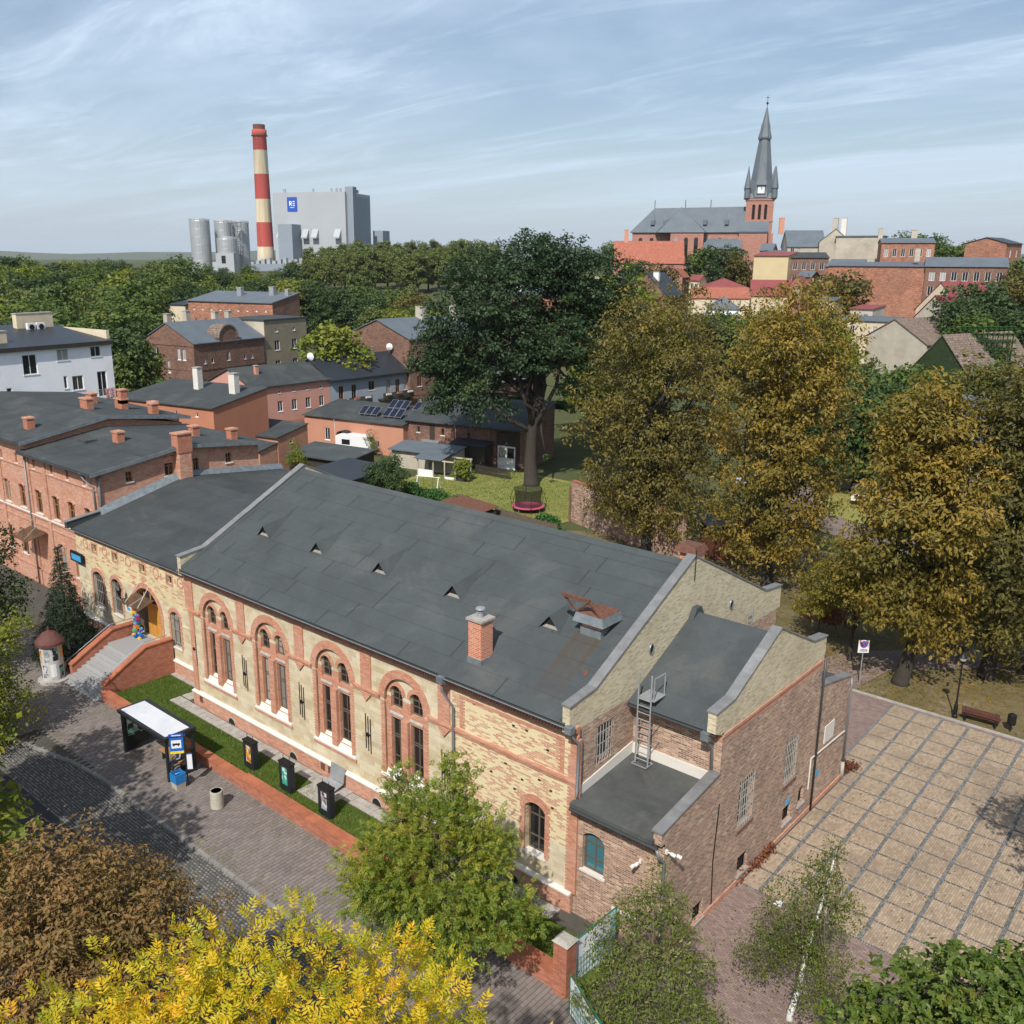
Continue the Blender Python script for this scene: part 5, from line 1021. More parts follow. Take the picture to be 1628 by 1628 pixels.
def clumps(lobes, n, rng, shell=.55, jit=.10):
    """lobes: (cx,cy,cz,rx,ry,rz); returns centres spread through the lobes, denser near the outside"""
    v = np.array([l[3]*l[4]*l[5] for l in lobes])**.8; k = rng.choice(len(lobes), n, p=v/v.sum()); A = np.array(lobes)[k]
    d = unit(rng.normal(0, 1, (n, 3))); d[:, 2] = np.where(d[:, 2] < -.5, d[:, 2]*.6, d[:, 2]); r = shell+(1-shell)*rng.random((n, 1))**.8
    r = np.where(rng.random((n, 1)) < .22, rng.random((n, 1)), r)
    return A[:, :3]+d*r*A[:, 3:]*(1+rng.normal(0, jit, (n, 1)))
def tree(name, label, x, y, z, lobes, leaf, nclump, per, ln, wd, cr, seed, trunk=(.35, .12, 6), bark='bark', group=None, limbs=None, twigs=90, lean=(0, 0), up=.5, droop=.1, compound=0, shell=.55, flat=.65, extra=None, cat='tree', outw=.5, bend=.25):
    rng = np.random.default_rng(seed); rr = random.Random(seed)
    t = thing(name, label, cat, (x, y, z), 0, group)
    C = clumps(lobes, nclump, rng, shell)
    if extra is not None: C = np.concatenate([C, np.array(extra)], 0)
    C = C[C[:, 2] > .4]
    cen = np.array([np.mean([l[0] for l in lobes]), np.mean([l[1] for l in lobes]), np.mean([l[2] for l in lobes])*.9])
    crs = cr*rng.uniform(.6, 1.3, len(C))
    co = leaf_mesh('crown', C, crs, per, ln, wd, L_[leaf], cen, rng, up, droop, flat, compound, outw=outw); co.parent = t
    r0, r1, ht = trunk; m = MB(); tp = [Vector((0, 0, -.3)), Vector((0, 0, .3))]; N = 5
    for i in range(1, N+1): tp.append(Vector((lean[0]*i/N+rr.gauss(0, r0*bend), lean[1]*i/N+rr.gauss(0, r0*bend), ht*i/N)))
    rad = [r0*1.5, r0*1.12]+[r0+(r1-r0)*i/N for i in range(1, N+1)]
    m.tube(tp, rad, 10); tr = m.build('trunk', M[bark], t, False, smooth=True)
    b = MB(); segs = []
    for k, l in enumerate(lobes):
        s = tp[min(len(tp)-1, 3+k % max(1, len(tp)-3))] if ht > 3 else tp[-1]; e = Vector(l[:3])+Vector((0, 0, l[5]*.45))
        if (e-s).length < .6: continue
        pts = [s.lerp(e, f)+Vector((rr.gauss(0, .06), rr.gauss(0, .06), rr.gauss(0, .05)))*(e-s).length*(1 if 0 < f < 1 else 0) for f in (0, .25, .5, .75, 1)]
        ra = max(r1*.75, r0*(.42 if r0 > .12 else .28)); b.tube(pts, [ra, ra*.8, ra*.6, ra*.42, ra*.2], 6); segs += [(p, ra*(1-f*.8)) for p, f in zip(pts[1:], (.25, .5, .75, 1))]
    segs.append((tp[-1], r1))
    S = np.array([p for p, _ in segs])
    for i in rng.choice(len(C), min(twigs, len(C)), replace=False):
        c = C[i]; j = int(np.argmin(((S-c)**2).sum(1)+np.where(S[:, 2] > c[2]+.5, 4, 0))); s = segs[j][0]; e = Vector(c); mid = s.lerp(e, .55)+Vector((rr.gauss(0, .08), rr.gauss(0, .08), .1+rr.gauss(0, .06)))*(e-s).length
        ra = min(segs[j][1]*.6, .02+.014*(e-s).length); b.tube([s, mid, e], [ra, ra*.65, ra*.25], 4, cap=False)
    bo = b.build('branches', M['bark' if bark == 'birchbark' else bark], t, False, smooth=True)
    return t
def lobes_oval(w, h, zc, n, seed, sub=.55, flat=.85):
    """a crown made of n sub-lobes filling an oval w wide and h high centred at zc"""
    r = random.Random(seed); o = []
    for k in range(n):
        f = (k+.5)/n; zz = zc-h/2+h*(.14+.74*f); rad = w/2*math.sqrt(max(.05, 1-((zz-zc)/(h/2))**2)); a = k*2.4+r.uniform(-.5, .5); d = rad*r.uniform(.28, .62)
        s = sub*w/2*r.uniform(.75, 1.15); o.append((d*math.cos(a), d*math.sin(a), zz, s, s, s*flat*r.uniform(.8, 1.2)))
    return o
# --- street trees near the camera
ashl = [(0,0,15.3,3.4,3.4,2.6),(2.2,1.6,14.0,2.5,2.5,2.3),(-2.3,-1.0,14.8,2.5,2.5,2.2),(3.9,2.9,12.6,2.2,2.2,2.2),(-.5,2.0,14.3,2.2,2.2,2.0),(-3.0,-3.2,14.3,2.2,2.2,2.2),(2.5,-1.2,13.0,2.6,2.6,2.4),(5.2,4.6,11.9,1.9,1.9,1.9),(-4.6,-4.4,14.3,2.2,2.2,2.2)]
rg = np.random.default_rng(3); ex = []
for k in range(80):                                                 # long shoots that stand out of the top
    a = rg.uniform(0, 6.28); l = ashl[rg.integers(0, 9)]; p0 = np.array([l[0]+l[3]*.75*math.cos(a), l[1]+l[3]*.75*math.sin(a), l[2]+l[5]*.55])
    for s in range(3): ex.append(p0+np.array([.12*s*math.cos(a), .12*s*math.sin(a), .26*s]))
tree('ash_tree', 'bright yellow ash tree filling the foreground by the street', 36.6, -20.0, G-2.75, ashl, 'ash', 2300, 5, .125, .044, .30, 5, (.24, .10, 12.5), twigs=260, compound=-9, droop=.25, up=.7, extra=ex, shell=.7)
tree('browning_tree', 'rust brown leaved tree in the lower left corner beside the asphalt', 26.0, -19.6, G+.3, [(0,0,9.9,2.9,2.9,2.2),(1.3,1.7,9.0,2.3,2.3,2.0),(-1.6,-1.2,9.7,2.4,2.4,2.2),(1.9,-.6,8.4,2.3,2.3,2.2),(-.6,1.9,8.9,2.0,2.0,1.7),(2.3,1.5,7.2,2.0,2.0,1.8)], 'brown', 2500, 20, .14, .065, .40, 8, (.2, .09, 8), twigs=220, droop=.2, up=.6, shell=.72)
tree('green_street_tree', 'leafy green and yellow tree before the right hand bay of the hall', 26.5, -6.4, G, [(.5,.4,7.9,.9,.9,1.8),(0,0,6.6,1.3,1.3,1.7),(-1.7,.1,7.2,.85,.85,1.5),(-1.5,.2,5.9,1.2,1.2,1.5),(1.3,1.0,6.2,1.2,1.2,1.6),(-1.5,-.9,4.8,1.8,1.8,1.7),(1.6,-.5,4.3,1.9,1.9,1.6),(0,-.4,3.4,2.5,2.5,1.5),(.3,1.5,4.6,1.7,1.7,1.6),(-2.4,-.4,3.2,1.7,1.7,1.1),(2.2,1.3,3.6,1.5,1.5,1.1)], 'rowan', 1500, 6, .115, .050, .34, 21, (.17, .07, 6.5), twigs=240, compound=-9, droop=.25, up=.8, shell=.45)
tree('birch_tree', 'slender birch with white trunk standing on the edge of the plaza paving', 36.9, .8, G, [(.5,.8,6.5,.40,.40,.9),(.35,.6,5.6,.75,.75,.9),(-.35,.2,4.8,.95,.95,.9),(.85,.9,4.3,1.05,1.05,1.0),(-.75,-.1,3.6,1.0,1.0,1.0),(.7,.2,3.1,1.25,1.25,1.0),(-.3,.8,2.4,1.1,1.1,.9),(1.2,-.5,2.2,1.0,1.0,.8),(-1.1,-.4,2.1,.9,.9,.8)], 'birch', 620, 20, .085, .058, .30, 31, (.105, .03, 6.8), bark='birchbark', twigs=260, lean=(.6, .9), droop=.9, up=.1, flat=1.5, bend=.5, shell=.6)
tree('pod_tree', 'sparse olive green tree hung with pale seed pods by the banner fence', 33.6, -3.3, G, [(-.1,.3,5.9,.55,.55,1.0),(.5,.3,5.0,.75,.75,1.0),(-.7,0,4.6,.8,.8,1.1),(1.1,.5,3.7,.9,.9,1.1),(-1.4,-.2,3.3,.95,.95,1.1),(.3,-.6,3.3,1.1,1.1,1.1),(1.6,-.3,2.3,1.1,1.1,1.0),(-1.0,-1.2,1.9,1.2,1.2,1.0),(.4,-1.5,1.7,1.2,1.2,.9)], 'olive', 800, 16, .14, .052, .33, 41, (.10, .05, 4.8), twigs=260, droop=.3, up=.4, shell=.6)
tree('green_corner_tree', 'fresh green tree top in the lower right corner', 43.4, -5.0, G, [(0,0,8.3,1.9,1.9,1.6),(1.5,.9,8.5,1.8,1.8,1.7),(-1.3,.1,7.4,1.5,1.5,1.4),(2.9,1.9,8.2,1.9,1.9,1.8),(.6,1.5,7.4,1.8,1.8,1.6),(-2.2,-.6,6.6,1.2,1.2,1.2)], 'green', 1000, 9, .15, .085, .34, 51, (.2, .09, 7.5), twigs=160, compound=5, droop=.25, up=.8, shell=.7)
tree('plaza_edge_tree', 'green tree just beyond the right edge whose shade falls on the plaza', 44.6, 12.4, G, lobes_oval(6.4, 10.5, 8.0, 9, 14, .5), 'green', 800, 14, .2, .12, .5, 52, (.2, .09, 7), twigs=100, up=.6, shell=.6)
for q_, (x_, y_, h_) in enumerate(((14.2, -19.4, 14.5), (6.5, -18.6, 15.0), (-4.5, -18.6, 10.5), (-16, -18.2, 11))): tree('street_tree', ('street tree next to the rust brown one across the street', 'second street tree across from the bus shelter', 'third street tree across from the advertising pillar', 'last street tree across from the red brick front')[q_], x_, y_, G, lobes_oval(9.0, h_*.72, h_*.62, 10, 20+q_, .5), 'linden', 620, 14, .34, .22, .6, 140+q_, (.25, .1, h_*.55), group='street trees opposite the hall', twigs=60, up=.6, shell=.65)
tree('linden_tree', 'sunlit yellow green linden at the left edge beside the pavement', -4.4, -10.3, G, lobes_oval(6.6, 8.2, 3.9, 9, 4, .55), 'linden', 900, 14, .17, .12, .50, 61, (.22, .1, 5), twigs=120, up=.6, droop=.3, shell=.6)
tree('dark_street_tree', 'dark green broadleaf tree at the left edge before the red brick front', -14.2, -7.2, G, lobes_oval(8.5, 11.5, 6.3, 9, 9, .5), 'dark', 900, 14, .19, .13, .55, 62, (.25, .1, 7), twigs=120, up=.6, droop=.3, shell=.6)
# spruce by the stairs: tiers of drooping sprays
def spruce(name, label, x, y, z, h, r, seed, leaf='spruce', tiers=17, n=170):
    rng = np.random.default_rng(seed); t = thing(name, label, 'tree', (x, y, z)); C = []
    for k in range(tiers):
        f = k/(tiers-1); zz = .35+f*(h-.5); rr = r*(1-f)**1.05+.04; m_ = max(5, int(n*rr/r*.28))
        for i in range(m_):
            a = rng.uniform(0, 6.28); d = rr*(.3+.7*rng.random()**.5)*(1+.18*math.sin(5*a+k)); C.append((d*math.cos(a), d*math.sin(a), zz-.22*d))
    C = np.array(C); o = leaf_mesh('crown', C, .16, 12, .24, .05, L_[leaf], np.array([0, 0, h*.5]), rng, .6, .25, .5, outw=1.2); o.parent = t
    m = MB(); m.tube([(0, 0, -.2), (0, 0, h*.98)], [.13, .02], 8); m.build('trunk', M['barkdark'], t, False)
    return t
spruce('spruce_tree', 'dark conical spruce left of the entrance stairs', -12.1, -2.0, G, 8.0, 2.3, 71, tiers=30, n=300)
# --- the big oak in the yard and the chestnuts of the park
oakl = [(0,0,24.6,5.0,5.0,3.6),(-5.5,-3.2,23.4,4.4,4.4,3.6),(5.4,4.0,23.2,4.6,4.6,3.8),(-1.0,-5,21.5,4.4,4.4,3.8),(2.6,4.2,20.5,4.5,4.5,3.8),(-7.4,-5.4,18.6,4.0,4.0,3.6),(7.2,6.0,19.3,3.9,3.9,3.6),(-3.4,-.6,18.5,4.6,4.6,3.6),(4.2,1.0,17.2,4.2,4.2,3.2),(-8.2,-4.4,14.6,3.0,3.0,2.6),(6.6,3.2,15.4,3.4,3.4,2.6),(-4.4,-3.6,13.6,3.2,3.2,2.4),(1.2,-2.6,14.6,3.0,3.0,2.2),(-6.6,-5.0,11.0,2.4,2.4,2.2),(-8.4,-6.6,12.5,2.4,2.4,2.2),(-5.0,-4.4,8.2,1.4,1.4,1.8),(-8.6,-6.4,9.6,1.8,1.8,2.0),(-3.6,-3.0,10.6,2.0,2.0,1.6),(-9.6,-7.0,14.6,2.6,2.6,2.6),(3.8,2.2,11.8,2.2,2.2,1.7),(-1.0,1.5,26.2,3.2,3.2,2.4),(4.0,1.5,26.0,3.0,3.0,2.2),(-7.5,-6.0,15.5,3.2,3.2,3.0),(7.6,5.4,13.6,2.6,2.6,2.4),(0,-3.4,17.0,4.0,4.0,3.2),(-2.2,2.0,15.0,3.2,3.2,2.4),(1.6,.4,4.0,.9,.9,.8),(-2.4,-2.2,8.6,1.1,1.1,1.2)]
tree('oak_tree', 'huge dark green oak towering over the yard lawn with the trampoline', -20.6, 57.4, G, oakl, 'oak', 2300, 40, .33, .22, 1.0, 81, (.80, .36, 16), bark='barkdark', twigs=260, lean=(.8, .6), up=.7, droop=.1, shell=.72, bend=.5)
def chestnut(label, x, y, w, h, zc, n, leaf, seed, nc, top=None, trunk=(.45, .15, 12), **k):
    lo = lobes_oval(w, h, zc, n, seed, .46, 1.0)
    return tree('chestnut_tree', label, x, y, G, lo, leaf, nc//2, 27, .29, .145, .82, seed, trunk, bark='barkdark', group='autumn chestnuts in the park', twigs=220, up=.5, droop=.45, shell=.66, compound=0, **k)
chestnut('tall brown and olive chestnut right beside the dark oak, behind the hall ridge', 3.4, 44.4, 16.0, 24.6, 12.3, 25, 'chestbrown', 91, 3600)
chestnut('tall orange brown chestnut between the two trees behind the gable, trunk forking midway', 15.9, 43.0, 14.0, 25.6, 12.8, 25, 'chestnut', 92, 3400)
chestnut('golden chestnut by the no parking sign with its low yellow branches', 30.4, 31.6, 10.2, 20.4, 10.8, 20, 'chestnut', 93, 2900, lean=(1.2, 1.5))
chestnut('brown chestnut behind the lamp post and park bench at the right edge', 34.2, 36.3, 12.5, 21.6, 10.6, 22, 'chestbrown', 94, 3200, lean=(.6, 1))
chestnut('chestnut cut by the right edge, farther back than the bench tree', 39.5, 41.0, 12, 22, 10.4, 18, 'chestnut', 95, 2200)
tree('young_chestnut', 'low spreading yellow green young chestnut in front of the golden one', 26.6, 33.0, G, [(0,0,6.4,2.6,2.6,2.0),(2.8,-.6,6.2,2.4,2.4,1.8),(0,0,5.2,2.6,2.6,1.9),(-1.8,.6,4.6,2.2,2.2,1.6),(1.8,-.4,4.5,2.2,2.2,1.6),(.3,1.6,4.2,2.0,2.0,1.4),(-2.6,-.2,3.4,1.5,1.5,1.0)], 'chestyel', 1000, 13, .26, .13, .5, 96, (.16, .07, 4.5), bark='barkdark', twigs=90, up=.6, droop=.4, shell=.6)
tree('red_shrub', 'small red leaved shrub under the chestnuts behind the gable', 23.0, 36.5, G, [(0,0,1.6,1.6,1.6,1.1),(1.2,.4,1.3,1.2,1.2,.9)], 'red', 160, 14, .18, .10, .4, 97, (.07, .04, 1.0), twigs=40, up=.5, cat='shrub')
tree('red_shrub', 'red leaved shrub under the chestnut at the right edge', 38.6, 41.2, G, [(0,0,1.8,1.6,1.6,1.2),(1.0,.6,1.5,1.2,1.2,.9)], 'red', 160, 14, .18, .10, .4, 98, (.07, .04, 1.0), twigs=40, up=.5, cat='shrub')
# ================================================================== houses of the town
M['tile'] = brick('orange_roof_tile', [(0,(.27,.095,.065)),(.5,(.33,.12,.08)),(1,(.38,.15,.10))], (.20,.06,.035), .3, .35, .03, (.25,.08,.05), .3, .2, None, 0, .5)
M['redroof'] = plain('red_sheet_roof', (.22,.055,.052), .6, var=.12, scale=.6, bump=.1)
M['magenta'] = plain('crimson_sheet_roof', (.20,.035,.05), .55, var=.12, scale=.6, bump=.1)
M['oldtile'] = brick('weathered_tile', [(0,(.13,.095,.075)),(.5,(.19,.14,.11)),(1,(.26,.20,.16))], (.09,.07,.06), .3, .33, .03, (.10,.08,.065), .5, .3, None, 0, .6)
M['slate'] = plain('blue_grey_slate', (.105,.125,.145), .6, var=.14, scale=.3, bump=.15, bscale=4)
M['metalroof'] = plain('anthracite_roof', (.030,.036,.045), .45, .2, var=.1, scale=.5, bump=.05)
M['greyroof'] = plain('grey_blue_felt', (.10,.12,.14), .75, var=.15, scale=.4, bump=.1)
M['salmon'] = plain('salmon_render', (.44,.215,.145), .85, var=.08, scale=.5, bump=.08, dirt=(.38,.17,.11), dirtamt=.35)
M['orange'] = plain('orange_render', (.42,.175,.105), .85, var=.08, scale=.5, bump=.08, dirt=(.36,.14,.08), dirtamt=.35)
M['pink'] = plain('pink_render', (.50,.26,.205), .85, var=.06, scale=.5, bump=.08)
M['bluegrey'] = plain('blue_grey_render', (.27,.31,.36), .85, var=.06, scale=.5, bump=.08)
M['olive'] = plain('khaki_render', (.25,.215,.15), .9, var=.12, scale=.5, bump=.1, dirt=(.14,.115,.08), dirtamt=.6)
M['cream'] = plain('cream_render', (.55,.47,.34), .9, var=.10, scale=.4, bump=.1, dirt=(.35,.29,.21), dirtamt=.6)
M['paleplaster'] = plain('weathered_pale_plaster', (.42,.38,.31), .9, var=.2, scale=.25, bump=.1, dirt=(.22,.18,.14), dirtamt=.7)
M['yellow'] = plain('pale_yellow_render', (.50,.41,.24), .85, var=.08, scale=.3, bump=.05)
M['pvc'] = plain('white_pvc', (.66,.67,.68), .5, var=.04, bump=0)
M['steel'] = plain('silo_steel', (.36,.375,.39), .45, .35, var=.12, scale=.15, bump=0, dirt=(.24,.25,.26), dirtamt=.3)
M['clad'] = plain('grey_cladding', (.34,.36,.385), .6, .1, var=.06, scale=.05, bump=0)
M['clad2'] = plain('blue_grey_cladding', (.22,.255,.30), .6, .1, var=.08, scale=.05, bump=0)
M['redboard'] = plain('red_boarding', (.17,.06,.035), .85, var=.25, scale=3, bump=.3)
M['ivywall'] = plain('ivy_green_wall', (.020,.038,.012), .95, var=.6, scale=3, bump=.6)
M['panel'] = plain('solar_cell', (.012,.016,.035), .12, .3, var=.2, bump=0, spec=.6)
M['curtain'] = glass_mat('house_glass', (.018,.020,.023), (.45,.44,.42), .3)
def side(P_, s, w, d):
    return {'f': Plane((-w,0,0), (1,0,0), (0,-1,0)), 'r': Plane((0,0,0), (0,1,0), (1,0,0)), 'l': Plane((-w,d,0), (0,-1,0), (-1,0,0)), 'b': Plane((0,d,0), (-1,0,0), (0,1,0))}[s]
def house(name, label, x, y, z, rot, w, d, h, wm, rm, roof=('flat', .3), wins=(), ov=.35, chim=(), group=None, far=False, cat='house', wm2=None, fm='pvc', bands=(), rw=None):
    t = thing(name, label, cat, (x, y, z), R(rot), group); kind, rise = roof[:2]
    ops = {k: [] for k in 'frlb'}
    for sd_, u0, u1, v0, v1, *r in wins: ops[sd_].append((u0, u1, v0, v1, r[0] if r and r[0] else 0))
    dims = {'f': w, 'r': d, 'l': d, 'b': w}
    top = {k: [] for k in 'frlb'}
    if kind == 'gx': top['r'] = [(d, h), (d/2, h+rise), (0, h)]; top['l'] = [(d, h), (d/2, h+rise), (0, h)]
    if kind == 'gy': top['f'] = [(w, h), (w/2, h+rise), (0, h)]; top['b'] = top['f']
    if kind == 'mb': top['r'] = [(d, h), (d, h+rise), (0, h)]; top['l'] = [(d, h), (0, h+rise), (0, h)]; top['b'] = [(w, h), (w, h+rise), (0, h+rise), (0, h)]
    if kind == 'ml': top['f'] = [(w, h), (0, h+rise), (0, h)]; top['b'] = [(w, h), (w, h+rise), (0, h)]; top['l'] = [(d, h), (d, h+rise), (0, h+rise), (0, h)]
    for s in 'frlb':
        P = side(None, s, w, d); m = MB(); wall(m, P, 0, dims[s], -1.5, h, [o_ if o_[4] else o_[:4] for o_ in ops[s]], .16)
        if top[s]: m.poly([P.p(*q) for q in top[s]][::-1])
        m.build('wall', M[(wm2 or {}).get(s, wm)], t, False)
        for o_ in ops[s]:
            window(t, P, o_ if o_[4] else o_[:4], .13, M[fm], M['curtain'], 2 if o_[1]-o_[0] > .7 else 1, 1, .07, None if far else M['pvc'], world=False, sd=.05)
        for v0, v1, dd, bm in bands:
            m = MB(); ibox(m, P, 0, dims[s], v0, v1, -.02, dd); m.build('band_course', M[bm], t, False)
    tk = .14; m = MB()
    if kind == 'gx': k = rise/(d/2); m.prism([(-w-ov*.6, -ov, h-ov*k), (-w-ov*.6, d/2, h+rise), (-w-ov*.6, d+ov, h-ov*k), (-w-ov*.6, d+ov, h-ov*k+tk), (-w-ov*.6, d/2, h+rise+tk*1.15), (-w-ov*.6, -ov, h-ov*k+tk)], (w+ov*1.2, 0, 0))
    elif kind == 'gy': k = rise/(w/2); m.prism([(ov, -ov*.6, h-ov*k), (-w/2, -ov*.6, h+rise), (-w-ov, -ov*.6, h-ov*k), (-w-ov, -ov*.6, h-ov*k+tk), (-w/2, -ov*.6, h+rise+tk*1.15), (ov, -ov*.6, h-ov*k+tk)], (0, d+ov*1.2, 0))
    elif kind == 'mb': k = rise/d; m.prism([(-w-ov*.5, -ov, h-ov*k), (-w-ov*.5, d+ov*.3, h+rise+ov*.3*k), (-w-ov*.5, d+ov*.3, h+rise+ov*.3*k+tk), (-w-ov*.5, -ov, h-ov*k+tk)], (w+ov, 0, 0))
    elif kind == 'ml': k = rise/w; m.prism([(ov, -ov*.5, h-ov*k), (-w-ov*.3, -ov*.5, h+rise+ov*.3*k), (-w-ov*.3, -ov*.5, h+rise+ov*.3*k+tk), (ov, -ov*.5, h-ov*k+tk)], (0, d+ov, 0))
    elif kind == 'hip':
        a = min(w, d)/2; R1, R2 = ((-w+a, d/2), (-a, d/2)) if w >= d else ((-w/2, a), (-w/2, d-a))
        b_ = [(-w-ov, -ov, h), (ov, -ov, h), (ov, d+ov, h), (-w-ov, d+ov, h)]; m.add(b_+[(R1[0], R1[1], h+rise), (R2[0], R2[1], h+rise)], [(0,1,5,4), (1,2,5), (2,3,4,5), (3,0,4), (3,2,1,0)] if w >= d else [(0,1,4), (1,2,5,4), (2,3,5), (3,0,4,5), (3,2,1,0)])
    else: m.box(-w-ov, ov, -ov, d+ov, h, h+rise)
    ro = m.build('roof', M[rm], t, False)
    for cx, cy, cw, cdp, z0, z1, cm in chim:
        c = MB(); c.box(cx-cw/2, cx+cw/2, cy-cdp/2, cy+cdp/2, z0, z1); co = c.build('chimney', M[cm], ro, False)
        c = MB(); c.box(cx-cw/2-.06, cx+cw/2+.06, cy-cdp/2-.06, cy+cdp/2+.06, z1, z1+.1); o = c.build('chimney_cap', M['conc'], co, False)
    return t
def wgrid(s, n, u0, u1, rows, ww, rise=0): 
    st = (u1-u0)/n; return [(s, u0+st*(i+.5)-ww/2, u0+st*(i+.5)+ww/2, a, b, rise) for a, b in rows for i in range(n)]
def dish(label, x, y, z, r=.5, az=0, group='satellite dishes on roofs', pole=.8):
    t = thing('satellite_dish', label, 'satellite dish', (x, y, z), az, group); m = MB(); prof = [(r*f, .18*r*f*f*2) for f in (.05, .35, .7, 1)]
    pts = [[(q[0]*math.cos(k*math.pi/6), -q[1]*-1, q[0]*math.sin(k*math.pi/6)+pole) for k in range(12)] for q in prof]
    n0 = len(m.v)
    for ring in pts: m.v += ring
    for i in range(3):
        for k in range(12): m.f.append((i*12+k, i*12+(k+1) % 12, (i+1)*12+(k+1) % 12, (i+1)*12+k))
    m.f.append(tuple(range(12))); m.build('dish', M['pvc'], t, False, smooth=True)
    m = MB(); m.tube([(0, .05, 0), (0, .08, pole)], .03, 5); m.build('pole', M['iron'], t, False)
    m = MB(); m.tube([(0, .02, pole-r*.8), (0, -.0-r*.9, pole-.05)], .02, 4); m.build('receiver_arm', M['iron'], t, False)
    return t
# ================================================================== houses behind, near to far
W_, D_, H_ = 12.0, 18.9, 17.2
wb_ = house('apartment_block', 'white rendered apartment block with a red blanket on its balcony', -49.15, 4.0, -1.2, 6.2, W_, D_, H_, 'whitewall', 'metalroof', ('ml', 1.3), [('r', 8.9, 10.4, 14.5, 16.5), ('r', 12.6, 13.9, 15.6, 16.8), ('r', 16.4, 17.6, 15.7, 16.8), ('r', 6.95, 7.5, 12.4, 13.4), ('r', 13.05, 13.45, 12.7, 14.0), ('r', 14.0, 15.25, 12.4, 13.9), ('r', 16.9, 18.0, 11.4, 14.1), ('r', 9.5, 11.0, 10.1, 12.0), ('r', 5.2, 6.3, 15.0, 16.5), ('r', 2.0, 3.4, 12.4, 13.9)], ov=.35, chim=[(-2.6, 7.2, .8, 3.2, H_, H_+1.5, 'cream'), (-2.4, 2.6, .8, 3.0, H_, H_+1.4, 'cream'), (-9.8, 16.0, .8, 4.2, H_+.8, H_+2.7, 'cream')], wm2={'f': 'cream'})
m = MB(); m.box(.0, .9, 16.5, 18.4, 11.15, 11.3); m.build('balcony_slab', M['conc'], wb_, False)
m = MB()
for k in range(13): m.tube([(.88, 16.52+k*.155, 11.3), (.88, 16.52+k*.155, 12.3)], .012, 4)
m.tube([(.05, 16.52, 12.3), (.88, 16.52, 12.3), (.88, 18.38, 12.3), (.05, 18.38, 12.3)], .02, 4); br_ = m.build('balcony_rail', M['iron'], wb_, False)
m = MB(); m.box(-.25, .36, 0, D_, H_-.32, H_-.02); m.build('eave_board', M['barkdark'], wb_, False)
m = MB(); m.box(-11.8, -.6, D_-.05, D_+.3, H_, H_+1.1); m.build('roof_parapet', M['cream'], wb_, False)
for k in range(2):
    m = MB(); m.box(-8.9, -8.5, 14.6+k*1.1, 15.5+k*1.1, H_+.9, H_+1.75); c_ = m.build('air_conditioner', M['pvc'], wb_, False)
    m = MB(); m.tube([(-8.47, 15.05+k*1.1, H_+1.32), (-8.45, 15.05+k*1.1, H_+1.32)], .3, 12); o = m.build('fan_grille', M['black'], c_, False)
def blanketmat():
    m, t, b = node_mat('red_patterned_blanket'); n = t.nodes.new('ShaderNodeTexVoronoi'); n.inputs['Scale'].default_value = 9; lk(t, objvec(t), n.inputs[0])
    lk(t, nmix(t, nmath(t, 'GREATER_THAN', n.outputs[0], .42), (.42,.04,.06), (.55,.40,.38)), b.inputs['Base Color']); b.inputs['Roughness'].default_value = .95; return m
bl_ = thing('blanket', 'red and white patterned blanket hanging over the balcony rail', 'blanket', wb_.matrix_world @ Vector((0, 0, 0)) if False else (-49.15, 4.0, -1.2), R(6.2))
m = MB()
for i in range(8):
    y0, y1 = 17.1+i*.15, 17.1+(i+1)*.15; a, b = .93+.02*math.sin(i*1.7), .93+.02*math.sin((i+1)*1.7)
    m.quad((a, y0, 11.35), (b, y1, 11.33), (b-.02, y1, 12.34), (a-.02, y0, 12.34)); m.quad((a-.02, y0, 12.34), (b-.02, y1, 12.34), (b-.12, y1, 12.1), (a-.12, y0, 12.1))
m.build('cloth', blanketmat(), bl_, False)
W_, D_, H_ = 17.0, 9.2, 8.6
house('rendered_house', 'orange rendered house with dark sloping roof and two white chimneys', -50.4, 34.2, -1.2, 11.2, W_, D_, H_, 'orange', 'felt2', ('mb', 1.35), [('f', 14.6, 15.7, 4.6, 5.9), ('f', 10.4, 10.8, 7.4, 7.9), ('f', 14.0, 14.4, 7.4, 7.9), ('f', 6.4, 6.8, 7.4, 7.9)], ov=.3, chim=[(-8.9, 6.2, .85, .85, 9.0, 12.3, 'white'), (-2.3, 5.9, 1.0, .85, 9.0, 12.0, 'white')])
m = MB(); m.box(-51.0, -50.2, 34.0, 34.1, 7.0, 7.5)
W_, D_, H_ = 10.5, 13.6, 8.7
house('rendered_house', 'pink rendered house with brick red plinth band left of the blue grey house', -61.9, 47.6, -1.2, 0, W_, D_, H_, 'pink', 'felt2', ('gy', 2.1), wgrid('r', 4, 3.4, 13.2, [(4.9, 6.4)], .85)+wgrid('r', 4, 3.4, 13.2, [(7.5, 7.9)], .4), ov=.4, bands=((3.0, 3.5, .03, 'salmon'),), chim=[(-3.0, 3.0, .5, .5, 9.3, 11.2, 'chimbrick')])
W_, D_, H_ = 9.0, 16.2, 8.7
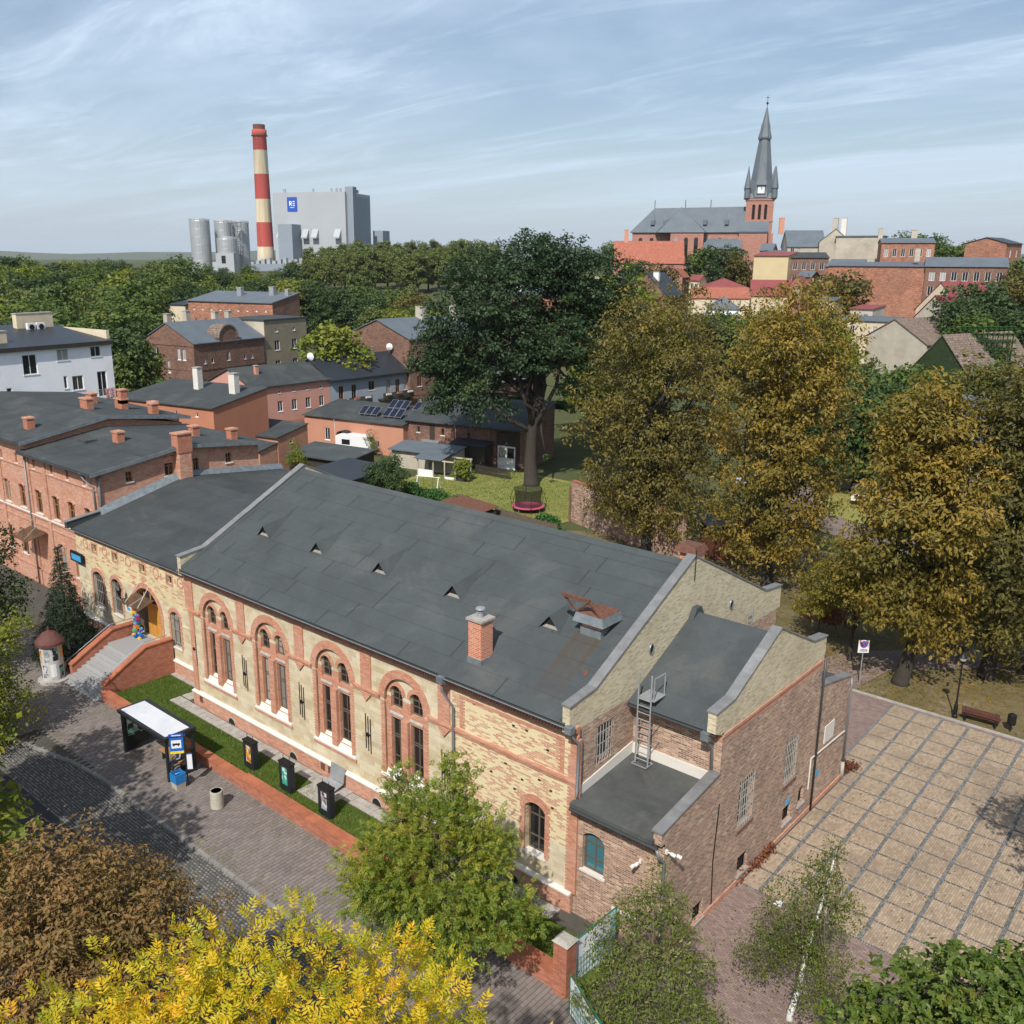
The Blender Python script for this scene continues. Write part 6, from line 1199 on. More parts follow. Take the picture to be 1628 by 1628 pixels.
bh_ = house('rendered_house', 'blue grey house with anthracite roof and two long timber balconies', -61.9, 61.25, -1.2, 0, W_, D_, H_, 'bluegrey', 'metalroof', ('gy', 2.5), [('r', 1.6, 2.5, 5.2, 7.4), ('r', 4.1, 5.0, 5.2, 7.4), ('r', 7.5, 8.7, 6.2, 7.6), ('r', 11.1, 12.0, 5.2, 7.4), ('r', 13.1, 14.0, 5.2, 7.4), ('r', 15.0, 15.6, 5.6, 7.3), ('r', 11, 12.2, 2.0, 3.6), ('r', 14, 14.9, 1.9, 3.8)], ov=.7, fm='woodlight', chim=[(-4.8, .6, .35, .35, 10.8, 12.0, 'iron'), (-4.6, 12.4, .35, .35, 10.9, 12.2, 'iron')])
for a_, b_ in ((.7, 7.1), (9.3, 15.9)):
    m = MB(); m.box(0, 1.35, a_, b_, 4.55, 4.7); sl_ = m.build('balcony', M['barkdark'], bh_, False)
    m = MB()
    n_ = int((b_-a_)/.14)
    for k in range(n_): m.box(1.3, 1.33, a_+k*(b_-a_)/n_, a_+k*(b_-a_)/n_+.10, 4.65, 5.6)
    m.box(1.28, 1.36, a_, b_, 5.55, 5.65); o = m.build('railing', M['barkdark'], sl_, False); stuff(o)
    for k in range(3):
        y_ = a_+1+k*(b_-a_-2)/2; m = MB(); m.box(1.36, 1.62, y_-.5, y_+.5, 5.35, 5.6); o = m.build('flower_box', M[('white', 'terra', 'white')[k]], sl_, False)
dish('large white dish between the pink and the blue grey roof', -66.0, 60.9, 9.6, .6, R(20))
dish('grey dish at the ridge end of the blue grey house', -65.2, 76.2, 9.9, .55, R(30), pole=1.0)
W_, D_, H_ = 15.0, 15.2, 12.9
bb_ = house('brick_tenement', 'sooty brick tenement with round topped central gable and grey roof', -85.5, 53.6, -1.3, 10, 12.0, D_, H_, 'darkbrick', 'greyroof', ('gy', 2.9), [('r', 1.6, 2.5, 5.6, 7.2, .2), ('r', 3.6, 4.5, 5.6, 7.2, .2), ('r', 6.6, 7.6, 5.8, 7.5, .3), ('r', 10.0, 10.9, 5.8, 7.3, .2), ('r', 11.8, 12.7, 5.8, 7.3, .2), ('r', 1.9, 2.35, 9.6, 10.4), ('r', 3.5, 3.95, 9.6, 10.4), ('r', 6.8, 7.5, 9.7, 11.3, .2), ('r', 10.6, 11.0, 9.6, 10.4), ('r', 12.2, 12.6, 9.6, 10.4), ('f', 1.9, 2.6, 10.2, 12.0, .2), ('f', 3.1, 3.8, 10.2, 12.0, .2), ('f', 8.2, 8.9, 10.2, 12.0, .2), ('f', 9.4, 10.1, 10.2, 12.0, .2), ('f', 5.7, 6.3, 8.0, 10.0, .2)], ov=.3, bands=((8.6, 8.85, .06, 'darkbrick'), (12.4, 12.75, .1, 'darkbrick')), chim=[(-8.6, 2.6, .9, .9, 14.5, 17.0, 'paleplaster'), (-6.8, 5.0, .9, .9, 14.8, 17.4, 'paleplaster'), (-7.4, 11.6, 1.0, .8, 14.5, 17.0, 'paleplaster'), (-7, 14.2, 1.0, .8, 14.5, 17.0, 'paleplaster')])
P_ = Plane((0, 7.1, 0), (0, 1, 0), (1, 0, 0)); m = MB(); q_ = [(1.9*math.cos(a), 13.4+1.9*math.sin(a)) for a in [k*math.pi/12 for k in range(13)]]
m.prism([P_.p(u, v, -2.5) for u, v in [(1.9, 12.6)]+q_+[(-1.9, 12.6)]], (2.75, 0, 0)); gb_ = m.build('round_gable', M['darkbrick'], bb_, False)
m = MB()
for i in range(12):
    (a, b), (c, e) = q_[i], q_[i+1]; s_ = 1.12; f_ = lambda u, v: (u*s_, 13.4+(v-13.4)*s_)
    m.hexa([P_.p(a, b, -2.5), P_.p(*f_(a, b), -2.5), P_.p(*f_(a, b), .4), P_.p(a, b, .4), P_.p(c, e, -2.5), P_.p(*f_(c, e), -2.5), P_.p(*f_(c, e), .4), P_.p(c, e, .4)])
o = m.build('gable_hood', M['oldtile'], gb_, False)
W_, D_, H_ = 9.0, 10.5, 15.6
house('plaster_tenement', 'khaki rendered tenement with stained walls beside the round gabled one', -88.4, 69.0, -1.4, 10, W_, D_, H_, 'olive', 'felt2', ('flat', .25), wgrid('r', 2, .8, 9.4, [(7.0, 8.8), (10.5, 12.2)], 1.2)+wgrid('r', 2, .8, 9.4, [(13.6, 14.2)], .7), ov=.15, wm2={'f': 'paleplaster'})
W_, D_, H_ = 21.5, 8.5, 14.6
house('brick_tenement', 'long red brick tenement with metal roof at the edge of the wood', -107.0, 84.4, 1.4, 15, W_, D_, H_, 'farbrick', 'slate', ('mb', 1.6), wgrid('f', 8, .4, 21, [(9.6, 11.2)], .8)+wgrid('f', 9, .4, 21, [(12.9, 13.3)], .35)+wgrid('f', 8, .4, 21, [(6.3, 7.9)], .8), ov=.3, wm2={'r': 'darkbrick'}, chim=[(-12.0, 5, 1.1, 1.0, 15.3, 17.2, 'iron'), (-4.6, 6, 1.1, 1.0, 15.5, 17.4, 'iron'), (-.9, 6, .8, .8, 15.6, 17.0, 'iron')])
house('plaster_shed', 'narrow whitish gabled house between the wood and the long tenement', -129.3, 79.0, 1.4, 15, 4.4, 6, 13.6, 'cream', 'metalroof', ('mb', .8), ov=.2)
W_, D_, H_ = 15.3, 22.0, 13.6
house('brick_tenement', 'tall brown brick house with white verge trim behind the balconies', -61.3, 76.9, -1.3, -2, W_, D_, H_, 'darkbrick', 'greyroof', ('gy', 2.6), [('r', 1.6, 2.6, 9.9, 11.6, .2), ('r', 1.6, 2.6, 6.0, 7.8, .2), ('r', 1.6, 2.6, 2.4, 4.2, .2), ('r', 6.2, 7.2, 9.9, 11.6, .2), ('r', 6.2, 7.2, 5.0, 7.0, .2), ('r', 8.4, 9.3, 5.0, 7.0, .2), ('r', 8.2, 10.0, 1.2, 3.6, .3), ('r', 12.6, 13.6, 9.9, 11.6, .2), ('r', 12.6, 13.6, 5.6, 7.4, .2), ('r', 16.0, 17.0, 9.9, 11.6, .2), ('r', 16, 17, 5.6, 7.4, .2)], ov=.35, bands=((4.6, 4.85, .05, 'darkbrick'), (8.8, 9.05, .05, 'darkbrick')), fm='woodlight', chim=[(-7, 9, 1.6, 1.0, 15.4, 18.0, 'paleplaster'), (-6, 16, 1.6, 1.0, 15.4, 18.0, 'paleplaster')])
house('brick_outbuilding', 'low brick outbuilding with arched windows behind the barn', -50.0, 82.0, -1.3, 0, 9.0, 14.0, 7.0, 'darkbrick', 'greyroof', ('hip', 2.0), wgrid('r', 4, .5, 13.5, [(1.2, 2.6)], 1.1, .3)+wgrid('f', 3, .5, 8.5, [(1.2, 2.6), (4.9, 5.7)], 1.0, .25), ov=.4)
house('brick_tenement', 'windowless brick gable house with grey roof in front of the birch wood', -67.5, 142.0, 3.5, 35, 26, 12, 13.2, 'farbrick', 'greyroof', ('mb', 1.8), ov=.2, far=True, chim=[(-20, 5, 1.0, .9, 13.6, 15.4, 'pvc'), (-14, 5, 1.4, .9, 13.8, 17, 'paleplaster'), (-3, 6, 1.4, .9, 14, 17.2, 'paleplaster')])
house('brick_house', 'grey roofed brick house half hidden by the bright green tree', -82.0, 112.0, 1.0, 20, 12, 10, 9.0, 'farbrick', 'greyroof', ('hip', 2.6), wgrid('f', 3, .5, 11.5, [(5, 6.6)], 1.0), ov=.3, far=True, chim=[(-1.2, 3, 1.0, .9, 9.2, 13.0, 'pvc')])
W_, D_, H_ = 17.0, 8.0, 4.5
sl_ = house('low_house', 'low salmon house with solar panels on its roof and an arched porch', -42.6, 57.6, -1.2, 11.2, W_, D_, H_, 'salmon', 'felt2', ('mb', 1.1), [('f', 3.6, 4.5, 1.3, 3.0), ('f', 12.4, 13.0, 1.2, 2.0)], ov=.35)
m = MB(); ibox(m, side(None, 'f', W_, D_), 7.0, 8.0, .2, 2.3, -.02, .05); m.build('door', M['door'], sl_, False)
m = MB(); pf_ = side(None, 'f', W_, D_)
for k in range(8): a, b = math.pi*k/8, math.pi*(k+1)/8; m.hexa([pf_.p(7.5+1.05*math.cos(a), 2.4+.55*math.sin(a), 0), pf_.p(7.5+1.05*math.cos(b), 2.4+.55*math.sin(b), 0), pf_.p(7.5+1.05*math.cos(b), 2.4+.55*math.sin(b), 1.0), pf_.p(7.5+1.05*math.cos(a), 2.4+.55*math.sin(a), 1.0), pf_.p(7.5+1.05*math.cos(a), 2.5+.55*math.sin(a), 0), pf_.p(7.5+1.05*math.cos(b), 2.5+.55*math.sin(b), 0), pf_.p(7.5+1.05*math.cos(b), 2.5+.55*math.sin(b), 1.0), pf_.p(7.5+1.05*math.cos(a), 2.5+.55*math.sin(a), 1.0)])
m.build('porch_roof', M['barkdark'], sl_, False)
for k in (-.95, .95): m = MB(); m.tube([pf_.p(7.5+k, 1.4, 0), pf_.p(7.5+k, 2.4, .9)], .05, 4); m.build('porch_strut', M['barkdark'], sl_, False)
m = MB(); m.tube([pf_.p(5.5, 4.3, .25), pf_.p(5.5, 3.9, .06), pf_.p(5.5, 0, .06)], .05, 5); m.build('downpipe', M['white'], sl_, False)
for i, (px_, py_, n_) in enumerate(((-8.6, 1.6, 3), (-4.6, 1.6, 3), (-6.4, 5.4, 3), (-2.2, 5.4, 3))):
    pos_ = ('front left of the four', 'front right of the four', 'rear left of the four', 'rear right of the four')[i]
    zr_ = 4.7+py_*.1375; sp_ = thing('solar_panel_rack', 'tilted rack of dark solar panels on the low salmon house, '+pos_, 'solar panels', (-42.6, 57.6, -1.2), R(11.2), 'solar racks on the low salmon roof')
    for k in range(n_):
        x0 = px_+k*1.05; m = MB(); m.hexa([(x0, py_, zr_+.25), (x0+1.0, py_, zr_+.25), (x0+1.0, py_+1.35, zr_+1.15), (x0, py_+1.35, zr_+1.15), (x0, py_-.02, zr_+.29), (x0+1.0, py_-.02, zr_+.29), (x0+1.0, py_+1.33, zr_+1.19), (x0, py_+1.33, zr_+1.19)]); fr_ = m.build('panel_frame', M['iron'], sp_, False)
        m = MB(); m.quad((x0+.04, py_-.0, zr_+.31), (x0+.96, py_, zr_+.31), (x0+.96, py_+1.29, zr_+1.18), (x0+.04, py_+1.29, zr_+1.18)); m.build('solar_cells', M['panel'], fr_, False)
    m = MB()
    for k in range(n_+1): m.tube([(px_+k*1.0, py_+.05, zr_+.02), (px_+k*1.0, py_+.05, zr_+.27)], .025, 4); m.tube([(px_+k*1.0, py_+1.3, zr_+.15), (px_+k*1.0, py_+1.3, zr_+1.15)], .025, 4)
    m.build('rack_legs', M['iron'], sp_, False)
W_, D_, H_ = 20.0, 9.0, 5.2
bn_ = house('brick_barn', 'old brown brick barn with grey felt roof and tall white garage door', -26.0, 62.6, -1.2, 13.0, 17.5, D_, H_, 'darkbrick', 'felt2', ('mb', 2.3), [('f', 1.6, 2.1, 3.6, 4.4), ('f', 5.3, 5.9, 3.5, 4.4), ('f', 9.2, 9.8, 3.4, 4.3), ('f', 1.5, 2.3, .9, 1.9), ('f', 2.8, 5.1, .9, 2.3)], ov=.5, fm='woodlight')
pf_ = side(None, 'f', 17.5, D_)
m = MB(); ibox(m, pf_, 13.6, 16.9, .0, 4.9, -.02, .04); m.build('boarding', M['barkdark'], bn_, False)
gd_ = MB(); ibox(gd_, pf_, 13.8, 16.3, .05, 3.0, .04, .1); gd_ = gd_.build('garage_door', M['pvc'], bn_, False)
for u_ in (14.0, 15.2): m = MB(); ibox(m, pf_, u_, u_+.95, 1.5, 2.8, .1, .115); o = m.build('door_pane', M['glass'], gd_, False)
m = MB(); ibox(m, pf_, 3.6, 4.4, 2.2, 4.8, -.02, .03); m.build('loft_hatch', M['barkdark'], bn_, False)
m = MB(); ibox(m, pf_, 2.6, 5.3, 2.3, 2.75, -.02, .5); m.build('awning_box', M['iron'], bn_, False)
m = MB(); m.tube([pf_.p(7.6, 5.0, .4), pf_.p(7.6, 4.6, .08), pf_.p(7.6, .2, .08)], .05, 5); m.build('downpipe', M['white'], bn_, False)
m = MB(); m.tube([pf_.p(12.6, 4.9, .4), pf_.p(12.6, 4.5, .08), pf_.p(12.6, .2, .08)], .05, 5); m.build('downpipe', M['pipe'], bn_, False)
W_, D_, H_ = 7.0, 5.6, 4.5
gr_ = house('garage', 'small salmon garage block with dark roof just beyond the entrance wing', -48.4, 41.7, -1.3, 11.0, 8.5, D_, 4.4, 'salmon', 'felt2', ('mb', .9), [('r', 2.2, 2.7, 3.4, 3.9)], ov=.3)
house('lean_to', 'lean to shed with rust red door against the salmon garage', -47.9, 38.6, -1.3, 11.0, 4.2, 3.0, 3.2, 'redbrick', 'felt2', ('mb', .5), ov=.25)
house('shed', 'long open woodshed with dark felt roof behind the hall ridge', -37.4, 43.6, -1.3, 10, 9.4, 5.0, 2.7, 'barkdark', 'felt', ('mb', .5), ov=.5, cat='shed')
house('shed', 'flat black roofed shed behind the ridge beside the dark bush', -28.6, 36.8, -1.3, 2, 7.5, 6.4, 3.0, 'barkdark', 'metalroof', ('mb', .3), ov=.3, cat='shed')
house('shed', 'grey felt roofed shed between the caravan and the pergola', -31.6, 55.2, -1.3, 13, 8.8, 3.4, 2.5, 'paleplaster', 'greyroof', ('mb', .4), ov=.5, cat='shed')
house('shed', 'small black roofed lean to against the barn wall', -29.9, 59.6, -1.3, 13, 5.0, 2.4, 3.1, 'barkdark', 'metalroof', ('mb', .4), ov=.25, cat='shed')
house('shed', 'red boarded shed with black felt roof under the olive chestnut', 9.4, 46.2, -1.3, -42, 4.0, 5.5, 3.0, 'redboard', 'metalroof', ('gx', .9), ov=.35, cat='shed')
W_, D_, H_ = 13.95, 22.00, 8.13
house('tile_barn', 'old barn with crumbling plaster gable and weathered tile roof', -7.54, 155.05, 1.58, -15.6, W_, D_, H_, 'paleplaster', 'oldtile', ('gy', 4.10), ())
W_, D_, H_ = 9.20, 17.00, 8.46
house('ivy_barn', 'tiled outbuilding with an ivy covered gable on the right', 6.67, 127.88, -0.22, -19.5, W_, D_, H_, 'ivywall', 'oldtile', ('gy', 5.12), ())
W_, D_, H_ = 9.75, 9.00, 8.85
house('gabled_house', 'pale gabled house with crimson roof below the brick tenements', -10.46, 180.23, 3.55, -19.0, W_, D_, H_, 'paleplaster', 'magenta', ('gy', 5.00), wgrid('f', 1, W_*0.45, W_*0.55, [(H_-0.90, H_-0.20)], 0.6, 0))
W_, D_, H_ = 11.20, 14.00, 9.32
house('gabled_house', 'cream gabled house with red roof behind the crimson roofed one', -12.81, 193.06, 4.59, -19.3, W_, D_, H_, 'cream', 'redroof', ('gy', 5.84), ())
W_, D_, H_ = 17.00, 11.00, 16.61
house('brick_tenement', 'sooty brick tenement with slate roof and white windows at the right', -10.60, 216.32, 6.38, 18.5, W_, D_, H_, 'darkbrick', 'slate', ('gx', 1.91), wgrid('f', 7, W_*0.02, W_*0.98, [(H_-3.30, H_-1.30), (H_-6.60, H_-4.60)], 1.2, 0), far=True, chim=[(-19, 5.5, 1.2, .9, H_+1, H_+4, 'paleplaster')])
W_, D_, H_ = 22.25, 10.00, 16.25
house('brick_wall_house', 'big windowless brick firewall with a pale ledge line across it', -27.01, 211.84, 6.61, 6.4, W_, D_, H_, 'farbrick', 'greyroof', ('mb', 0.80), (), far=True)
W_, D_, H_ = 13.85, 12.00, 17.63
house('brick_tenement', 'three storey red brick tenement on the hill with grey roof', -40.23, 260.08, 11.27, 24.0, W_, D_, H_, 'farbrick', 'slate', ('gx', 1.26), wgrid('f', 6, W_*0.02, W_*0.98, [(H_-3.80, H_-1.60), (H_-7.40, H_-5.20)], 1.1, 0), far=True, chim=[(-14, 6, 1.2, 1, H_+1, H_+4, 'paleplaster'), (-5, 6, 1.6, 1, H_+1, H_+3.5, 'paleplaster')])
W_, D_, H_ = 10.00, 14.00, 18.96
house('brick_tenement', 'red brick tenement with shallow gabled end at the far right', -19.68, 250.14, 9.54, -1.5, W_, D_, H_, 'farbrick', 'metalroof', ('gy', 1.45), wgrid('r', 2, D_*0.1, D_*0.9, [(H_-3.50, H_-1.50), (H_-7.00, H_-5.00)], 1.1, 0)+wgrid('f', 1, W_*0.45, W_*0.6, [(H_-9.90, H_-7.50)], 2.0, 0), far=True)
W_, D_, H_ = 13.35, 12.00, 17.99
house('plaster_tenement', 'tall blank stained plaster firewall on the skyline right of the church', -58.06, 270.01, 12.93, 14.6, W_, D_, H_, 'paleplaster', 'slate', ('flat', 0.30), (), far=True, chim=[(-14.5, 4, 1.6, 1.2, H_, H_+5.5, 'paleplaster'), (-12, 4, 1.6, 1.2, H_, H_+5.5, 'white')])
W_, D_, H_ = 8.90, 14.00, 16.16
house('gabled_tenement', 'pale gable wall with steep dark roof left of the stained firewall', -67.74, 269.63, 13.38, 22.3, W_, D_, H_, 'paleplaster', 'slate', ('gy', 3.71), (), far=True)
W_, D_, H_ = 11.60, 16.00, 13.60
house('slate_house', 'house with large slate roof and small grey gable right of the church tower', -78.91, 278.08, 14.58, 31.7, W_, D_, H_, 'paleplaster', 'slate', ('gx', 5.02), wgrid('f', 2, W_*0.05, W_*0.4, [(H_-2.60, H_-0.60)], 1.2, 0), far=True, chim=[(-13, 8, 1.6, 1.2, H_+4, H_+9, 'chimbrick')])
W_, D_, H_ = 10.00, 9.00, 15.77
house('brick_tenement', 'dark brick back house with satellite dishes behind the orange tree top', -55.67, 224.93, 8.98, 29.5, W_, D_, H_, 'darkbrick', 'felt2', ('mb', 1.30), wgrid('f', 4, W_*0.05, W_*0.95, [(H_-3.10, H_-1.20), (H_-6.50, H_-4.60)], 1.1, 0), far=True)
W_, D_, H_ = 8.50, 9.00, 14.73
house('brick_tenement', 'brick house with slate lean roof left of the round brown tree', -44.75, 218.46, 7.91, 11.8, W_, D_, H_, 'farbrick', 'slate', ('mb', 1.65), wgrid('f', 2, W_*0.6, W_*0.95, [(H_-2.60, H_-1.40)], 1.0, 0), far=True)
W_, D_, H_ = 9.05, 10.00, 16.53
house('yellow_house', 'windowless pale yellow rendered gable wall below the church', -63.37, 217.27, 8.67, 11.7, W_, D_, H_, 'yellow', 'redroof', ('mb', 1.01), (), far=True)
W_, D_, H_ = 5.00, 9.00, 14.57
house('brick_annexe', 'small brick and stucco house above the yellow wall on the skyline', -77.28, 246.09, 11.89, 29.8, W_, D_, H_, 'cream', 'slate', ('flat', 0.40), wgrid('f', 3, W_*0.1, W_*0.9, [(H_-3.50, H_-1.50)], 1.2, 0), far=True)
W_, D_, H_ = 20.40, 14.00, 11.97
house('rectory', 'brick rectory with large red tiled roof and white arched windows', -99.39, 225.70, 11.18, 33.6, W_, D_, H_, 'churchbrick', 'tile', ('gx', 6.15), wgrid('f', 3, W_*0.4, W_*0.98, [(H_-6.20, H_-3.00)], 1.6, 0.7), far=True, chim=[(-17, 7, 1.2, 1, H_+4, H_+9.5, 'chimbrick')])
W_, D_, H_ = 11.30, 12.00, 9.84
house('red_roof_house', 'white gabled house with wine red hipped roof behind the chestnut', -66.26, 201.51, 7.42, 33.9, W_, D_, H_, 'cream', 'redroof', ('hip', 2.34), (), far=True)
W_, D_, H_ = 9.70, 12.00, 9.11
house('red_roof_house', 'house with broad red sheet roof below the yellow wall', -53.60, 199.73, 6.70, 29.5, W_, D_, H_, 'cream', 'redroof', ('gx', 3.45), (), far=True)
W_, D_, H_ = 13.60, 11.00, 9.39
house('orange_roof_house', 'long low house with bright orange tiled roof between the two chestnuts', -59.18, 188.28, 5.98, 31.8, W_, D_, H_, 'cream', 'tile', ('gx', 2.18), (), far=True)
W_, D_, H_ = 6.95, 10.00, 8.82
house('solar_house', 'white house with slate hip roof and a wall of solar panels', -54.10, 174.06, 4.62, 32.3, W_, D_, H_, 'whitewall', 'slate', ('hip', 2.56), (), far=True)
W_, D_, H_ = 8.85, 9.00, 8.52
house('flat_shed', 'long shed with dark blue grey flat roof seen between the chestnuts', -42.85, 151.73, 2.46, 30.4, W_, D_, H_, 'barkdark', 'greyroof', ('mb', 1.96), ())
W_, D_, H_ = 5.75, 9.00, 7.17
house('grey_garage_row', 'row of garages with grey blue felt roof behind the park', 10.82, 81.15, -1.48, 4.8, W_, D_, H_, 'paleplaster', 'greyroof', ('mb', 1.36), ())
W_, D_, H_ = 6.95, 10.00, 8.19
house('grey_shed', 'large grey roofed shed behind the right hand chestnuts', 25.36, 73.75, -1.52, 0.6, W_, D_, H_, 'paleplaster', 'greyroof', ('mb', 3.78), ())
W_, D_, H_ = 10.90, 12.00, 9.73
house('dark_roof_house', 'brown gabled house with dish and roof lights in front of the rectory', -76.45, 178.87, 5.99, 10.6, W_, D_, H_, 'darkbrick', 'metalroof', ('gy', 5.18), (), far=True, chim=[(-4, 3, 1.4, 1, H_+2, H_+5.5, 'pvc')])
W_, D_, H_ = 3.50, 8.00, 12.05
house('small_house', 'small brick house with grey roof below the yellow wall', -55.42, 214.20, 8.02, 8.4, W_, D_, H_, 'darkbrick', 'slate', ('gx', 1.23), wgrid('f', 2, W_*0.1, W_*0.9, [(H_-2.40, H_-1.00)], 0.9, 0), far=True)
W_, D_, H_ = 2.90, 8.00, 12.81
house('small_house', 'narrow red roofed house between the yellow wall and the dark brick back house', -48.49, 193.24, 5.93, 12.9, W_, D_, H_, 'farbrick', 'redroof', ('gy', 1.71), wgrid('f', 2, W_*0.1, W_*0.9, [(H_-2.40, H_-1.00)], 0.9, 0), far=True)
W_, D_, H_ = 3.85, 8.00, 12.44
house('small_house', 'low grey roofed house under the round brown tree', -32.01, 173.00, 3.70, 11.1, W_, D_, H_, 'cream', 'greyroof', ('mb', 0.76), wgrid('f', 2, W_*0.1, W_*0.9, [(H_-2.40, H_-1.00)], 0.9, 0), far=True)
W_, D_, H_ = 4.00, 8.00, 10.69
house('small_house', 'brick house with tiled roof left of the church trees', -88.47, 206.61, 8.94, 17.7, W_, D_, H_, 'churchbrick', 'tile', ('gy', 1.97), wgrid('f', 2, W_*0.1, W_*0.9, [(H_-2.40, H_-1.00)], 0.9, 0), far=True)
W_, D_, H_ = 2.70, 8.00, 10.72
house('small_house', 'little white house with red roof right of the rectory', -80.58, 201.89, 8.14, 14.7, W_, D_, H_, 'cream', 'redroof', ('gx', 1.24), wgrid('f', 2, W_*0.1, W_*0.9, [(H_-2.40, H_-1.00)], 0.9, 0), far=True)
W_, D_, H_ = 4.00, 8.00, 14.07
house('small_house', 'grey hipped roof house far behind the firewall on the skyline', -56.77, 286.31, 14.10, 9.5, W_, D_, H_, 'paleplaster', 'slate', ('hip', 1.93), wgrid('f', 2, W_*0.1, W_*0.9, [(H_-2.40, H_-1.00)], 0.9, 0), far=True)
W_, D_, H_ = 3.90, 8.00, 13.06
house('small_house', 'brick house with slate roof tucked below the church tower', -89.37, 262.54, 13.87, 14.6, W_, D_, H_, 'churchbrick', 'slate', ('gx', 1.97), wgrid('f', 2, W_*0.1, W_*0.9, [(H_-2.40, H_-1.00)], 0.9, 0), far=True)
W_, D_, H_ = 4.40, 8.00, 12.17
house('small_house', 'red sheet roofed shed in front of the firewall', -21.83, 166.15, 2.82, 3.1, W_, D_, H_, 'paleplaster', 'redroof', ('mb', 0.42), wgrid('f', 2, W_*0.1, W_*0.9, [(H_-2.40, H_-1.00)], 0.9, 0), far=True)
W_, D_, H_ = 10.45, 8.00, 11.14
house('small_house', 'flat roofed pale shed left of the tile barn', -15.26, 158.90, 2.05, 6.1, W_, D_, H_, 'cream', 'greyroof', ('mb', 0.41), wgrid('f', 2, W_*0.1, W_*0.9, [(H_-2.40, H_-1.00)], 0.9, 0), far=True)
# ================================================================== church, power station, far trees
church = thing('church', 'red brick church with slate nave roof and tall grey spire on the hill', 'church', (-114, 301.7, 18.0), R(27))
# local: tower centre at the origin, nave runs along -x
TW = 4.7
def cbox(n, mat, a, b, c, d, e, f): m = MB(); m.box(a, b, c, d, e, f); return m.build(n, M[mat], church, False)
m = MB(); fz = 26.7
for nx, ny in ((0,-1), (1,0), (0,1), (-1,0)):
    P = Plane((-TW if nx == 0 and ny < 0 else TW if ny == 0 and nx > 0 else TW if ny > 0 else -TW, -TW if ny < 0 else -TW if nx > 0 else TW if ny > 0 else TW, 0), (1,0,0) if ny < 0 else (0,1,0) if nx > 0 else (-1,0,0) if ny > 0 else (0,-1,0), (nx, ny, 0))
    o3 = [(2*TW*k-.5, 2*TW*k+.5, fz-7.0, fz-1.9, .5) for k in (.28, .5, .72)] if (ny < 0 or nx > 0) else []
    wall(m, P, 0, 2*TW, -6, fz, o3, .5)
    for q in o3:
        g = MB(); g.poly([P.p(q[0], q[2], -.45), P.p(q[1], q[2], -.45)]+[P.p(*a, -.45) for a in arcpts(q[0], q[1], q[3], q[4])][::-1]); g.build('belfry_louvre', M['void'], church, False)
    if ny < 0 or nx > 0: ob = (TW-.7, TW+.7, 4.0, 9.5, .7); g = MB(); g.poly([P.p(ob[0], ob[2], .03), P.p(ob[1], ob[2], .03)]+[P.p(*a, .03) for a in arcpts(ob[0], ob[1], ob[3], ob[4])][::-1]); g.build('tower_window', M['glass'], church, False)
m.build('tower', M['churchbrick'], church, False)
for z0, z1, e in ((26.1, 26.8, .25), (18.9, 19.3, .2), (10.5, 11.0, .3)): cbox('cornice', 'churchbrick', -TW-e, TW+e, -TW-e, TW+e, z0, z1)
for sx, sy in ((-1,-1), (1,-1), (1,1), (-1,1)): 
    m = MB(); m.hexa([(sx*TW-1.1, sy*TW-1.1, -6), (sx*TW+1.1, sy*TW-1.1, -6), (sx*TW+1.1, sy*TW+1.1, -6), (sx*TW-1.1, sy*TW+1.1, -6), (sx*TW-.5, sy*TW-.5, 15), (sx*TW+.5, sy*TW-.5, 15), (sx*TW+.5, sy*TW+.5, 15), (sx*TW-.5, sy*TW+.5, 15)]); m.build('buttress', M['churchbrick'], church, False)
def spire(mb, cx, cy, prof, n=8, rot=math.pi/8):
    b = len(mb.v)
    for r_, z in prof: mb.v += [(cx+r_*math.cos(rot+2*math.pi*k/n), cy+r_*math.sin(rot+2*math.pi*k/n), z) for k in range(n)]
    for i in range(len(prof)-1):
        for k in range(n): a, c = b+i*n+k, b+i*n+(k+1) % n; mb.f.append((a, c, c+n, a+n))
m = MB(); spire(m, 0, 0, [(7.2, 26.8), (5.6, 28.6)], 4, math.pi/4); spire(m, 0, 0, [(5.6, 27.2), (4.0, 33), (2.0, 46.9)]); m.build('spire_base', M['slate'], church, False)
m = MB(); spire(m, 0, 0, [(2.4, 46.8), (2.5, 47.3), (1.9, 49.5), (.12, 57.5), (.09, 60.0)]); m.build('spire_top', M['slate'], church, False)
m = MB(); m.lathe(0, 0, [(.05, 58.0), (.5, 58.5), (.05, 59.0)], 10); m.box(-.45, .45, -.05, .05, 60.2, 60.4); m.box(-.06, .06, -.06, .06, 59.6, 61.0); m.build('finial', M['black'], church, False)
for sx, sy in ((-1,-1), (1,-1), (1,1), (-1,1)):
    m = MB(); spire(m, sx*TW*.98, sy*TW*.98, [(1.15, 26.9), (1.1, 29.8), (1.35, 30.2), (.08, 37.6)]); m.build('corner_pinnacle', M['slate'], church, False)
    m = MB(); spire(m, sx*1.45, sy*1.45, [(.5, 46.6), (.55, 47.3), (.05, 51.5)], 6); m.build('spire_pinnacle', M['slate'], church, False)
